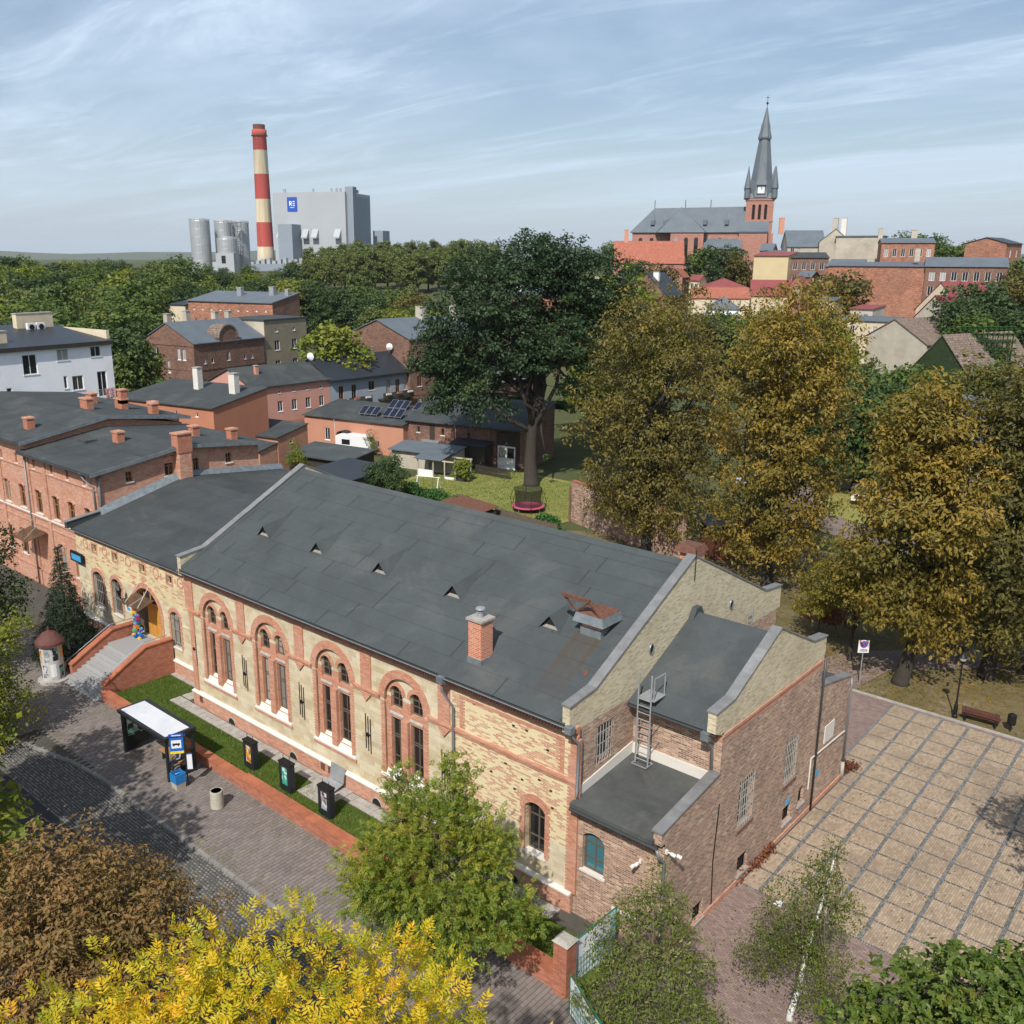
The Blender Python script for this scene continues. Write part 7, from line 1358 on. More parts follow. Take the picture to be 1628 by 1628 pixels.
for dx, dy in ((0,-1), (1,0)):
    cx, cy = dx*4.3, dy*4.3; px_, py_ = abs(dy), abs(dx)
    m = MB(); m.hexa([(cx-1.55*px_-.9*py_, cy-1.55*py_-.9*px_, 28.2), (cx+1.55*px_+.9*py_, cy-1.55*py_-.9*px_, 28.2), (cx+1.55*px_+.9*py_, cy+1.55*py_+.9*px_, 28.2), (cx-1.55*px_-.9*py_, cy+1.55*py_+.9*px_, 28.2)]+[(cx-1.55*px_-.9*py_, cy-1.55*py_-.9*px_, 31.2), (cx+1.55*px_+.9*py_, cy-1.55*py_-.9*px_, 31.2), (cx+1.55*px_+.9*py_, cy+1.55*py_+.9*px_, 31.2), (cx-1.55*px_-.9*py_, cy+1.55*py_+.9*px_, 31.2)]); cl = m.build('clock_dormer', M['slate'], church, False)
    m = MB(); spire(m, cx, cy, [(2.3, 31.2), (.1, 38)], 4, math.pi/4); o = m.build('dormer_cap', M['slate'], cl, False)
    e = .93; m = MB(); fx, fy = cx+dx*e, cy+dy*e; m.poly([(fx-1.15*px_, fy-1.15*py_, 28.5), (fx+1.15*px_, fy+1.15*py_, 28.5), (fx+1.15*px_, fy+1.15*py_, 30.9), (fx-1.15*px_, fy-1.15*py_, 30.9)]); o = m.build('clock_face', M['pvc'], cl, False)
    m = MB(); e = .98; fx, fy = cx+dx*e, cy+dy*e; m.poly([(fx-.09*px_, fy-.09*py_, 29.8), (fx+.09*px_, fy+.09*py_, 29.8), (fx+.09*px_, fy+.09*py_, 30.7), (fx-.09*px_, fy-.09*py_, 30.7)]); m.poly([(fx, fy, 29.7), (fx+.7*px_, fy+.7*py_, 30.0), (fx+.7*px_, fy+.7*py_, 30.15), (fx, fy, 29.85)]); o = m.build('clock_hands', M['black'], cl, False)
# nave, aisle, transept, apse
NL = 44
m = MB(); m.box(-NL, -TW, -7.5, 7.5, -6, 15.5); m.build('nave_wall', M['churchbrick'], church, False)
m = MB(); m.add([(-NL-1, -8.2, 15.3), (-TW, -8.2, 15.3), (-TW, 8.2, 15.3), (-NL-1, 8.2, 15.3), (-NL+7, 0, 24.0), (-TW, 0, 24.3)], [(0,1,5,4), (2,3,4,5), (3,0,4), (1,2,5), (3,2,1,0)]); m.build('nave_roof', M['slate'], church, False)
m = MB(); m.box(-30, -18.5, -12.2, 0, -6, 15.3); m.build('transept_wall', M['churchbrick'], church, False)
m = MB(); m.add([(-34.5, -12.6, 15.2), (-18, -12.6, 15.2), (-27.0, -4.5, 24.2), (-27.0, 2, 24.2), (-17.2, -7.8, 15.2), (-36, -7.8, 15.2)], [(0,1,2), (1,4,3,2), (5,0,2,3)]); m.build('transept_roof', M['slate'], church, False)
m = MB(); m.hexa([(-18.5, -12.5, 9.2), (-TW-.5, -12.5, 9.2), (-TW-.5, -7.5, 9.2), (-18.5, -7.5, 9.2), (-18.5, -12.8, 9.6), (-TW-.5, -12.8, 9.6), (-TW-.5, -7.5, 13.2), (-18.5, -7.5, 13.2)]); m.build('aisle_roof', M['slate'], church, False)
m = MB(); m.box(-18.4, -TW-.6, -12.2, -7.5, -6, 9.2); m.build('aisle_wall', M['churchbrick'], church, False)
m = MB(); m.hexa([(-TW-2.2, -8.6, 15.0), (TW-1.2, -8.6, 15.0), (TW-1.2, -TW, 15.0), (-TW-2.2, -TW, 15.0), (-TW-2.2, -8.8, 15.5), (TW-1.2, -8.8, 15.5), (TW-1.2, -TW, 19.2), (-TW-2.2, -TW, 19.2)]); m.build('stair_roof', M['slate'], church, False)
cbox('stair_wall', 'churchbrick', -TW-1.8, TW-1.5, -8.4, -TW, -6, 15.0)
for x in (-11, -18.5, -26.5, -32.5, -37): 
    y, z = -5.6, 18.0; yy = -10.4 if -31 < x < -20 else y
    m = MB(); m.box(x-.7, x+.7, y-1.2, y+1, z, z+1.6); spire(m, x, y-.3, [(1.1, z+1.6), (.08, z+4.8)], 4, math.pi/4); m.build('roof_dormer', M['slate'], church, False)
for x in (-17, -26, -37): m = MB(); m.tube([(x, 0, 23.8), (x, 0, 26.8)], .12, 5); m.build('ridge_cross', M['black'], church, False)
for x in (-9.5, -13, -16.5, -21, -24.5, -28, -33, -37, -41):
    y = -12.22 if -30 < x < -18.5 else -7.52; m = MB(); m.poly([(x-.7, y, 7), (x+.7, y, 7)]+[(a, y, b) for a, b in arcpts(x-.7, x+.7, 13.5, .7)][::-1]); m.build('nave_window', M['glass'], church, False)
# power station, far left
def striped():
    m, t, b = node_mat('red_white_chimney'); v = objvec(t); s = t.nodes.new('ShaderNodeSeparateXYZ'); lk(t, v, s.inputs[0])
    f = nmath(t, 'FRACT', nmath(t, 'DIVIDE', nmath(t, 'SUBTRACT', 108.5, s.outputs[2]), 34.4)); st = nmath(t, 'LESS_THAN', f, .515)
    mp_ = t.nodes.new('ShaderNodeMapping'); mp_.inputs['Scale'].default_value = (.35, .35, .015); lk(t, v, mp_.inputs[0])
    c = nmix(t, st, nmix(t, nnoise(t, mp_.outputs[0], 1, 6, .7, 0, .45, .65), (.60,.56,.46), (.52,.36,.16)), nmix(t, nnoise(t, mp_.outputs[0], 1.4, 6, .7, 0, .5, .75), (.42,.07,.055), (.22,.05,.04)))
    lk(t, c, b.inputs['Base Color']); b.inputs['Roughness'].default_value = .85; return m
pc = thing('power_station_chimney', 'tall red and white striped power station chimney on the skyline', 'chimney', (-570.4, 416.3, 9.0))
m = MB(); m.lathe(0, 0, [(8.6, -5), (6.2, 18), (5.0, 101), (5.4, 101.5), (5.4, 105)], 28); m.build('shaft', striped(), pc, False, smooth=True)
m = MB(); m.lathe(0, 0, [(4.4, 105), (4.4, 108.5), (3.9, 108.5)], 24); m.build('inner_flue', M['rust'], pc, False)
m = MB(); m.lathe(0, 0, [(6.0, 100.6), (6.0, 101.2), (5.0, 101.2)], 24); m.build('gallery', M['rust'], pc, False)
ps = thing('power_station', 'huge grey power station block with a blue square logo', 'building', (-487.1, 425.6, 9.0), R(26))
PWd, PDp, PH = 56.0, 46.0, 59.0
m = MB(); m.box(-PWd, 0, 0, PDp, -5, PH); m.build('boiler_house', M['clad'], ps, False)
m = MB(); m.box(.02, .3, 1.5, PDp-1, 0, PH-2); m.build('side_cladding', M['clad2'], ps, False)  # darker blue-grey sheet over the right side of the boiler house
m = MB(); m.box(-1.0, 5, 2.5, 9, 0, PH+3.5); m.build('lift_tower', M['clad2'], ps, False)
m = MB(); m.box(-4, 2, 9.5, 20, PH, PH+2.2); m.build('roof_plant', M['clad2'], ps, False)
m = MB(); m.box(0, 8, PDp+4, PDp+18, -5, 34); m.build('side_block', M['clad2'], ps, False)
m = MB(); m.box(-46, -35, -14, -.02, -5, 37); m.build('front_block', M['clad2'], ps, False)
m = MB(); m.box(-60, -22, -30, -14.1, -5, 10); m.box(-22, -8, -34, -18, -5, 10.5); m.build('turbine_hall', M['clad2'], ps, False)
m = MB(); m.box(-100, -61, -24, -8, -5, 11); m.build('low_hall', M['clad'], ps, False)
m = MB(); m.tube([(-16, -12, 12), (-6, -12, 12)], 5.2, 16); m.build('round_duct', M['clad'], ps, False)
for x in (-50.5, -31, -23.5, -6): m = MB(); m.prism([(x-2.3, -.05, 34), (x-2.3, -4, 28.5), (x-2.3, -4, 27.5), (x-2.3, -.05, 27.5)], (4.6, 0, 0)); m.build('air_hood', M['clad'], ps, False)
for x in (-49, -48, -26, -12, -8, -5): m = MB(); m.cyl(x, 4, PH, PH+2.6, .8, 8); m.build('roof_stack', M['steel'], ps, False)
for k in range(9): m = MB(); m.box(-58+k*4.2, -55.4+k*4.2, -26, -23, 10, 12.2+(k % 3)); m.build('roof_cooler', M['steel'], ps, False)
M['logoblue'] = plain('logo_blue', (.018,.07,.36), .5, var=.03, bump=0); M['logowhite'] = plain('logo_white', (.75,.76,.78), .5, var=.03, bump=0)
m = MB(); m.box(-44.6, -37.0, -.45, -.05, 46.2, 55.8); lg = m.build('logo_board', M['logoblue'], ps, False)
m = MB(); y = -.5; X_ = lambda a: -40.8+(a+40.75)*.8; Z_ = lambda c: 51+(c-45)*.8; B_ = lambda a, b, c, d: m.quad((X_(a), y, Z_(c)), (X_(b), y, Z_(c)), (X_(b), y, Z_(d)), (X_(a), y, Z_(d)))
B_(-43.4, -42.7, 43.6, 47.6); B_(-42.7, -41.2, 46.9, 47.6); B_(-42.7, -41.2, 45.2, 45.9); B_(-41.7, -41.0, 45.9, 46.9); m.poly([(X_(q), y, Z_(r)) for q, r in ((-42.3, 45.2), (-41.6, 45.2), (-40.7, 43.6), (-41.5, 43.6))])
B_(-40.0, -38.0, 46.9, 47.6); B_(-40.0, -38.2, 45.2, 45.9); B_(-40.0, -38.0, 43.6, 44.3)
for k in range(5): B_(-42.7+k*.85, -42.15+k*.85, 41.9, 42.5)
m.build('logo_letters', M['logowhite'], lg, False)
def silo(label, x, y, z, r, h): 
    t = thing('silo', label, 'silo', (x, y, z), 0, 'steel silos of the power station'); m = MB(); m.lathe(0, 0, [(r, -4), (r, h), (r*.97, h+.6), (r*.5, h+1.8)], 24); m.build('shell', M['steel'], t, False, smooth=False)
    m = MB(); m.tube([(r*1.02*math.cos(k*math.pi/12), r*1.02*math.sin(k*math.pi/12), h+1.3) for k in range(25)], .12, 4); 
    for k in range(12): a = k*math.pi/6; m.tube([(r*1.02*math.cos(a), r*1.02*math.sin(a), h), (r*1.02*math.cos(a), r*1.02*math.sin(a), h+1.3)], .1, 4)
    m.build('railing', M['iron'], t, False)
    for k in range(5): m = MB(); m.tube([(r*math.cos(q*math.pi/12), r*math.sin(q*math.pi/12), h*(k+1)/6) for q in range(25)], .12, 4); m.build('hoop', M['steel'], t, False)
silo('widest steel silo at the far left of the power station', -478.5, 303, 17, 6.0, 27.5)
silo('steel silo in the middle of the back row', -478.5, 319.5, 17, 5.4, 27)
silo('steel silo at the right of the back row, next to the striped chimney', -477, 331, 17, 5.2, 27)
silo('low wide silo in front of the taller ones', -467, 314, 17, 6.2, 17)
sb = thing('silo_building', 'grey clad box with a dark opening at the foot of the silos', 'building', (-458, 312, 18), R(40)); m = MB(); m.box(-11, 0, 0, 14, -4, 8); m.build('shell', M['clad'], sb, False); m = MB(); m.box(-7.5, -5, -.1, 0, 2, 6.5); m.build('opening', M['void'], sb, False)
tw = thing('conveyor_tower', 'lattice stair tower among the silos', 'tower', (-468, 322, 18)); m = MB()
for sx in (-2, 2):
    for sy in (-2, 2): m.tube([(sx, sy, -3), (sx, sy, 26)], .2, 4)
for k in range(9):
    z = k*3; m.tube([(-2, -2, z), (2, -2, z), (2, 2, z), (-2, 2, z), (-2, -2, z)], .12, 4); m.tube([(-2, -2, z), (2, -2, z+3)], .12, 4); m.tube([(2, -2, z), (2, 2, z+3)], .12, 4)
m.build('lattice', M['iron'], tw, False); m = MB(); m.box(-3, 3, -3, 3, 26, 26.4); m.build('platform', M['iron'], tw, False)
# far hills and the towns below them
def hillmesh(name, r, a0, a1, n, hfn, mat, depth=900):
    m = MB(); V = []
    for i in range(n+1):
        a = a0+(a1-a0)*i/n; c, s = math.cos(a), math.sin(a); h = hfn(i/n); V += [(CAM.x+r*c, CAM.y+r*s, -60), (CAM.x+(r+depth*.5)*c, CAM.y+(r+depth*.5)*s, h), (CAM.x+(r+depth)*c, CAM.y+(r+depth)*s, h*.9-10)]
    m.add(V, [(3*i+k, 3*i+3+k, 3*i+4+k, 3*i+1+k) for i in range(n) for k in (0, 1)]); return struct(m.build(name, mat, smooth=True))
M['hill'] = ground_mat('wooded_hill', [(.03,.05,.02),(.045,.065,.025),(.06,.08,.035)], .002, .01, .0)
hillmesh('hills', 7200, R(60), R(215), 90, lambda f: 58+16*math.sin(f*19)+11*math.sin(f*47+1)+6*math.sin(f*131), M['hill'], 1500)
def farblock(label, px_, py_, z, w, d, h, rot, mat): 
    t = thing('tower_block', label, 'building', (px_, py_, z), rot, 'distant tower blocks'); m = MB(); m.box(-w/2, w/2, -d/2, d/2, -20, h); m.build('walls', M[mat], t, False); m = MB(); m.box(-w*.3, w*.3, -d*.3, d*.3, h, h+4); m.build('roof_house', M[mat], t, False)
# ---- far trees: a few crowns, copied
def proto(leaf, lobes, n, per, ln, wd, cr, seed, th, bark='barkdark', droop=.1):
    rng = np.random.default_rng(seed); C = clumps(lobes, n, rng, .7); C = C[C[:, 2] > .5]
    o = leaf_mesh('crown', C, cr*rng.uniform(.6, 1.3, len(C)), per, ln, wd, L_[leaf], np.array([0, 0, np.mean([l[2] for l in lobes])]), rng, .5, droop); me = o.data; bpy.data.objects.remove(o)
    b = MB(); b.tube([(0, 0, -1), (0, 0, th*.5), (.1, .1, th)], [.32, .24, .1], 7)
    for l in lobes[:5]: b.tube([(0, 0, th*.55), (l[0]*.5, l[1]*.5, (th*.6+l[2])*.5), (l[0], l[1], l[2])], [.13, .09, .04], 5)
    t_ = b.build('trunk', M[bark], None); tm = t_.data; bpy.data.objects.remove(t_); return me, tm
# prototypes are 10 m high
PR_ = {}
for k_, lf, wd_, sd_ in (('a', 'forest', 8.2, 1), ('b', 'forest', 7.0, 2), ('c', 'dark', 8.0, 3), ('d', 'forest2', 5.6, 4), ('e', 'chestbrown', 7.6, 5), ('f', 'linden', 7.8, 6), ('g', 'forest2', 7.2, 7), ('h', 'dark', 6.2, 8)):
    PR_[k_] = proto(lf, lobes_oval(wd_, 9.0, 5.6, 13, sd_*7, .44, .9), 520, 11, .36, .26, .52, sd_, 6.5)
PR_['s'] = proto('forest', [(0,0,2.2,3.2,3.2,2.4),(1.8,.5,1.8,2.2,2.2,1.8),(-1.8,-.5,1.9,2.2,2.2,1.9),(.2,1.6,2.6,2,2,1.8)], 260, 11, .34, .24, .5, 30, 2.5)
def ftree(kind, x, y, z, h, label, group=None, wf=1.0, name='broadleaf_tree', cat='tree'):
    t = thing(name, label, cat, (x, y, z), (x*7.3+y*3.1) % 6.28, group); s = h/11.6
    for nm, me in zip(('crown', 'trunk'), PR_[kind]): o = bpy.data.objects.new(nm, me); COL.objects.link(o); o.parent = t; o.scale = (s*wf, s*wf, s)
    return t
def thuja(x, y, z, h):
    t = thing('thuja', 'clipped conical thuja in the hedge by the lane', 'hedge tree', (x, y, z), 0, 'thuja hedge by the lane'); 
    for nm, me in zip(('crown', 'trunk'), PT_): o = bpy.data.objects.new(nm, me); COL.objects.link(o); o.parent = t; o.scale = (h/6, h/6, h/6)
_s = spruce('thuja', '', 0, 0, 0, 6, 1.0, 77, 'ivy', 14, 90); PT_ = (_s.children[0].data, _s.children[1].data)
for c_ in list(_s.children)+[_s]: bpy.data.objects.remove(c_)
ftree('f', -187.7, 72.8, 5.6, 20.4, 'yellow green tree rising above the wood at the far left')
ftree('a', -177.9, 107.5, 6.5, 20.2, 'tallest dark tree of the wood, left of the silos', wf=1.2)
ftree('g', -86.7, 31.7, -0.7, 18.7, 'olive yellow tree in front of the wood behind the white block', wf=1.4)
ftree('b', -85.9, 42.7, -0.6, 16.7, 'green tree left of the sooty brick gable')
ftree('a', -78.3, 39.9, -0.9, 15.2, 'bushy green tree at the foot of the sooty brick gable')
ftree('f', -69.1, 68.1, -0.6, 18.4, 'bright green leafy tree between the khaki and the brown brick houses', wf=1.15)
ftree('f', -28.1, 81.6, -1.1, 28.7, 'yellow green tree behind the right side of the oak', wf=0.95)
ftree('f', -35.9, 98.0, -0.5, 23.4, 'light green tree peeping out between the oak and the chestnut')
ftree('c', -102.0, 204.2, 9.5, 17.3, 'dark tree left of the rectory roof')
ftree('e', -89.6, 196.6, 8.2, 16.7, 'brownish tree in front of the rectory', wf=1.1)
ftree('b', -90.5, 223.8, 10.7, 20.5, 'green tree below the church aisle', wf=1.15)
ftree('c', -84.0, 222.8, 10.3, 20.5, 'darker green tree left of the church tower', wf=1.15)
ftree('e', -77.5, 219.4, 9.6, 18.0, 'browning tree at the foot of the church tower')
ftree('c', -98.8, 230.7, 11.7, 16.5, 'dark tree just right of the rectory gable')
ftree('a', -146.8, 258.5, 16.1, 15.4, 'tree at the left end of the church', wf=1.1)
ftree('g', -58.4, 301.5, 15.3, 20.8, 'large round tree on the skyline behind the red tenement', wf=1.3)
ftree('a', -50.1, 293.7, 14.4, 19.5, 'green tree right of the hill tenement')
ftree('b', -45.1, 289.9, 13.9, 18.0, 'tall green tree left of the gabled brick tenement')
ftree('d', -44.1, 295.4, 14.2, 17.7, 'slim birch between the two hill tenements')
ftree('g', -44.1, 311.0, 15.2, 17.8, 'tree top over the gabled brick tenement')
ftree('a', -10.6, 226.6, 7.3, 19.6, 'green tree at the right edge below the skyline', wf=1.2)
ftree('e', -8.7, 216.8, 6.5, 17.8, 'browning tree at the right edge', wf=1.1)
ftree('e', -34.3, 182.8, 4.6, 19.6, 'round brown leaved tree before the brick firewall', wf=1.25)
ftree('c', -6.3, 178.2, 3.4, 19.9, 'dark tree hiding the sooty tenement', wf=1.2)
ftree('h', -0.2, 172.5, 2.8, 18.1, 'dark tree right of the crimson roofed house', wf=1.3)
ftree('c', -5.7, 166.0, 2.4, 17.8, 'dark tree behind the pale gabled house')
ftree('a', 0.1, 155.1, 1.5, 15.8, 'mid green rounded tree beside the pale gable', wf=1.2)
ftree('h', 5.9, 158.5, 1.6, 17.1, 'dark green tree at the right edge above the hedge', wf=1.2)
ftree('s', -9.7, 169.0, 2.8, 13.3, 'green shrub against the pale gable', name='shrub', cat='shrub')
ftree('s', -19.7, 177.4, 3.7, 14.7, 'green shrub at the foot of the firewall', wf=1.5, name='shrub', cat='shrub')
ftree('s', -19.6, 166.9, 2.9, 14.1, 'dense green shrub left of the pale gabled house', wf=1.4, name='shrub', cat='shrub')
ftree('s', -21.6, 160.9, 2.5, 14.4, 'shrub below the round brown tree', wf=1.5, name='shrub', cat='shrub')
thuja(3.4, 135.3, 0.5, 14.2)
thuja(4.1, 135.5, 0.5, 14.3)
thuja(4.8, 135.7, 0.5, 14.3)
thuja(5.5, 135.8, 0.5, 14.3)
thuja(6.2, 136.0, 0.5, 14.3)
thuja(6.9, 136.2, 0.5, 14.4)
thuja(7.6, 136.4, 0.5, 14.4)
thuja(8.3, 136.5, 0.5, 14.4)
thuja(9.0, 136.7, 0.5, 14.4)
thuja(9.6, 136.8, 0.5, 14.5)
thuja(10.3, 137.0, 0.5, 14.5)
ftree('f', -3.7, 92.7, -1.2, 22.6, 'yellow green tree top behind the tall orange chestnut')
ftree('b', -45.1, 71.8, -1.0, 16.3, 'green tree behind the left edge of the oak')
LB = ['broad green tree of the belt before the power station, below the striped chimney', 'olive tree of the belt before the power station, below the striped chimney', 'slim pale tree of the belt before the power station, below the striped chimney', 'dark green tree of the belt before the power station, left of the firewall house', 'upright dark tree of the belt before the power station, left of the firewall house', 'broad green tree of the belt before the power station, left of the firewall house', 'olive tree of the belt before the power station, right of the grey hipped roof', 'yellow green tree of the belt before the power station, right of the grey hipped roof', 'broad green tree of the belt before the power station, right of the grey hipped roof', 'upright green tree of the belt before the power station, right of the grey hipped roof', 'dark green tree of the belt before the power station, right of the grey hipped roof', 'browning tree of the belt before the power station, right of the grey hipped roof', 'olive tree of the belt before the power station, below the silos', 'upright dark tree of the belt before the power station, below the silos', 'dark green tree of the belt before the power station, below the silos']
for i, k, x, y, z, h, w in ((0,'a',-154,114,5.4,15.6,1.17),(1,'g',-155,121,5.9,15.7,1.22),(2,'d',-216,173,12.1,13.0,1.16),(3,'c',-143,120,5.2,15.9,1.20),(3,'c',-137,121,4.9,15.1,1.09),(4,'h',-131,122,4.7,14.8,1.00),(5,'a',-131,128,5.0,14.9,1.13),(6,'g',-105,110,2.7,14.1,1.15),(6,'g',-127,138,5.5,14.4,1.08),(7,'f',-92,103,1.6,15.8,1.05),(7,'f',-87,108,1.6,15.8,1.08),(8,'a',-119,125,4.2,15.1,1.10),(9,'b',-96,113,2.4,15.6,1.01),(10,'c',-114,116,3.4,15.4,1.10),(11,'e',-104,119,3.1,15.8,1.12),(12,'g',-130,95,3.2,15.3,1.18),(13,'h',-133,90,3.1,16.0,1.10),(14,'c',-139,91,3.5,16.9,1.25),): ftree(k, x, y, z, h, LB[i], 'trees before the power station', w)
LB = ['olive tinged tree in the farthest row of the wood, behind the white block', 'upright dark green tree in the farthest row of the wood, behind the white block', 'broad mid green tree in the farthest row of the wood, behind the white block', 'yellow green tree in the farthest row of the wood, behind the white block', 'olive tinged tree in the farthest row of the wood, left of the silos', 'broad dark green tree in the farthest row of the wood, left of the silos', 'upright dark green tree in the farthest row of the wood, left of the silos', 'upright mid green tree in the farthest row of the wood, left of the silos', 'broad mid green tree in the farthest row of the wood, below the striped chimney', 'upright dark green tree in the farthest row of the wood, below the striped chimney', 'olive tinged tree in the farthest row of the wood, below the striped chimney', 'upright mid green tree in the farthest row of the wood, below the striped chimney', 'broad dark green tree in the farthest row of the wood, below the striped chimney', 'broad mid green tree in the second farthest row of the wood, behind the white block', 'yellow green tree in the second farthest row of the wood, behind the white block', 'broad dark green tree in the second farthest row of the wood, behind the white block', 'upright dark green tree in the second farthest row of the wood, behind the white block', 'upright mid green tree in the second farthest row of the wood, behind the white block', 'broad mid green tree in the second farthest row of the wood, left of the silos', 'yellow green tree in the second farthest row of the wood, left of the silos', 'upright mid green tree in the second farthest row of the wood, left of the silos', 'olive tinged tree in the second farthest row of the wood, left of the silos', 'yellow green tree in the second farthest row of the wood, below the striped chimney', 'broad dark green tree in the second farthest row of the wood, below the striped chimney', 'upright mid green tree in the second farthest row of the wood, below the striped chimney', 'olive tinged tree in the second farthest row of the wood, below the striped chimney', 'broad mid green tree in the third row of the wood, behind the white block', 'broad dark green tree in the third row of the wood, behind the white block', 'upright dark green tree in the third row of the wood, behind the white block', 'upright mid green tree in the third row of the wood, behind the white block', 'yellow green tree in the third row of the wood, behind the white block', 'yellow green tree in the third row of the wood, left of the silos', 'broad dark green tree in the third row of the wood, left of the silos', 'broad mid green tree in the third row of the wood, left of the silos', 'upright dark green tree in the third row of the wood, left of the silos', 'olive tinged tree in the third row of the wood, below the striped chimney', 'upright mid green tree in the third row of the wood, below the striped chimney', 'upright dark green tree in the third row of the wood, below the striped chimney', 'broad dark green tree in the third row of the wood, below the striped chimney', 'yellow green tree in the third row of the wood, below the striped chimney', 'broad dark green tree in the fourth row of the wood, behind the white block', 'olive tinged tree in the fourth row of the wood, behind the white block', 'upright mid green tree in the fourth row of the wood, behind the white block', 'upright dark green tree in the fourth row of the wood, behind the white block', 'broad mid green tree in the fourth row of the wood, behind the white block', 'olive tinged tree in the fourth row of the wood, left of the silos', 'broad mid green tree in the fourth row of the wood, left of the silos', 'upright dark green tree in the fourth row of the wood, left of the silos', 'broad dark green tree in the second nearest row of the wood, behind the white block', 'yellow green tree in the second nearest row of the wood, behind the white block', 'broad mid green tree in the second nearest row of the wood, behind the white block', 'upright mid green tree in the second nearest row of the wood, behind the white block', 'broad mid green tree in the second nearest row of the wood, left of the silos', 'upright mid green tree in the second nearest row of the wood, left of the silos', 'upright dark green tree in the nearest row of the wood, behind the white block', 'broad dark green tree in the nearest row of the wood, behind the white block', 'olive tinged tree in the nearest row of the wood, behind the white block', 'broad mid green tree in the nearest row of the wood, behind the white block', 'broad dark green tree in the nearest row of the wood, left of the silos']
for i, k, x, y, z, h, w in ((0,'g',-265,93,10.9,14.6,1.24),(1,'h',-258,96,10.7,15.9,1.28),(1,'h',-261,106,11.1,14.0,1.09),(1,'h',-245,107,10.3,14.3,1.29),(2,'a',-257,100,10.7,15.6,1.04),(2,'a',-254,119,11.2,13.1,1.02),(3,'f',-247,104,10.3,13.3,1.23),(3,'f',-262,119,11.6,13.7,1.26),(4,'g',-257,127,11.7,13.8,1.08),(4,'g',-235,133,10.9,14.7,1.28),(5,'c',-238,121,10.5,15.0,0.97),(6,'h',-246,130,11.3,12.9,1.20),(6,'h',-234,144,11.3,9.7,1.20),(7,'b',-242,132,11.1,12.3,1.06),(7,'b',-227,135,10.6,12.8,1.23),(8,'a',-227,146,11.1,12.3,1.24),(8,'a',-225,161,11.8,11.3,1.08),(8,'a',-222,169,12.2,8.9,1.20),(9,'h',-230,154,11.6,11.0,1.22),(10,'g',-225,155,11.5,9.8,1.05),(11,'b',-223,164,11.9,8.7,1.06),(12,'c',-208,165,11.3,12.0,1.30),(12,'c',-218,179,12.6,11.2,1.07),(13,'a',-228,79,8.4,16.9,0.96),(13,'a',-209,100,8.0,15.6,1.14),(14,'f',-228,83,8.5,16.4,1.15),(14,'f',-209,79,7.2,17.2,1.08),(15,'c',-214,84,7.7,17.0,1.30),(16,'h',-213,89,7.8,15.8,1.21),(16,'h',-213,98,8.1,14.1,1.12),(17,'b',-221,96,8.5,15.0,0.99),(18,'a',-212,106,8.5,14.2,1.19),(19,'f',-206,108,8.1,15.9,1.18),(20,'b',-206,114,8.4,14.3,1.05),(20,'b',-196,120,8.2,12.8,1.24),(21,'g',-207,121,8.8,15.6,1.12),(22,'f',-190,122,7.9,14.1,1.07),(22,'f',-194,141,9.2,12.6,1.05),(23,'c',-198,133,9.0,12.8,1.25),(24,'b',-189,133,8.5,11.6,1.14),(24,'b',-170,140,7.9,13.1,1.01),(25,'g',-178,134,8.0,12.9,1.22),(25,'g',-178,140,8.3,12.0,1.14),(26,'a',-170,56,4.0,18.7,1.20),(26,'a',-184,67,5.2,18.7,0.99),(27,'c',-163,63,3.8,19.6,1.11),(28,'h',-166,68,4.1,19.6,1.20),(29,'b',-166,71,4.2,18.7,1.09),(29,'b',-165,78,4.4,18.2,1.15),(30,'f',-180,81,5.4,17.0,1.14),(31,'f',-164,83,4.5,19.0,1.15),(32,'c',-166,88,4.9,18.6,1.15),(33,'a',-159,90,4.5,17.9,1.26),(33,'a',-169,99,5.6,17.4,1.14),(34,'h',-157,96,4.7,16.5,1.03),(35,'g',-166,106,5.7,15.3,1.27),(36,'b',-150,101,4.6,15.8,1.04),(36,'b',-148,103,4.6,16.4,1.12),(37,'h',-146,106,4.6,15.3,0.96),(38,'c',-149,112,5.1,17.0,1.05),(39,'f',-146,116,5.1,16.9,1.25),(40,'c',-144,45,2.1,20.0,1.18),(41,'g',-133,45,1.5,20.2,0.99),(41,'g',-138,50,1.9,20.8,1.14),(41,'g',-145,67,2.8,18.5,1.24),(42,'b',-148,57,2.7,18.6,1.00),(43,'h',-149,61,2.9,18.9,1.26),(44,'a',-145,63,2.7,19.1,1.16),(45,'g',-129,63,1.8,19.4,1.05),(45,'g',-140,78,3.0,18.0,1.00),(46,'a',-123,64,1.5,20.8,1.22),(47,'h',-140,82,3.1,17.6,1.14),(48,'c',-125,38,0.9,18.1,1.20),(49,'f',-116,37,0.5,20.3,1.24),(50,'a',-117,40,0.6,18.6,1.10),(50,'a',-104,37,-0.1,20.2,1.17),(50,'a',-116,45,0.6,18.7,1.05),(50,'a',-117,50,0.8,18.2,1.00),(51,'b',-107,49,0.3,19.0,1.07),(52,'a',-101,50,0.1,20.3,1.15),(53,'b',-105,56,0.4,18.4,1.17),(54,'h',-100,29,-0.3,17.9,1.25),(55,'c',-97,31,-0.4,19.3,1.18),(55,'c',-89,34,-0.6,18.2,1.06),(56,'g',-99,35,-0.3,18.8,1.13),(57,'a',-86,37,-0.7,18.8,1.25),(58,'c',-81,39,-0.8,18.9,0.99),): ftree(k, x, y, z, h, LB[i], 'trees of the wood on the left', w)
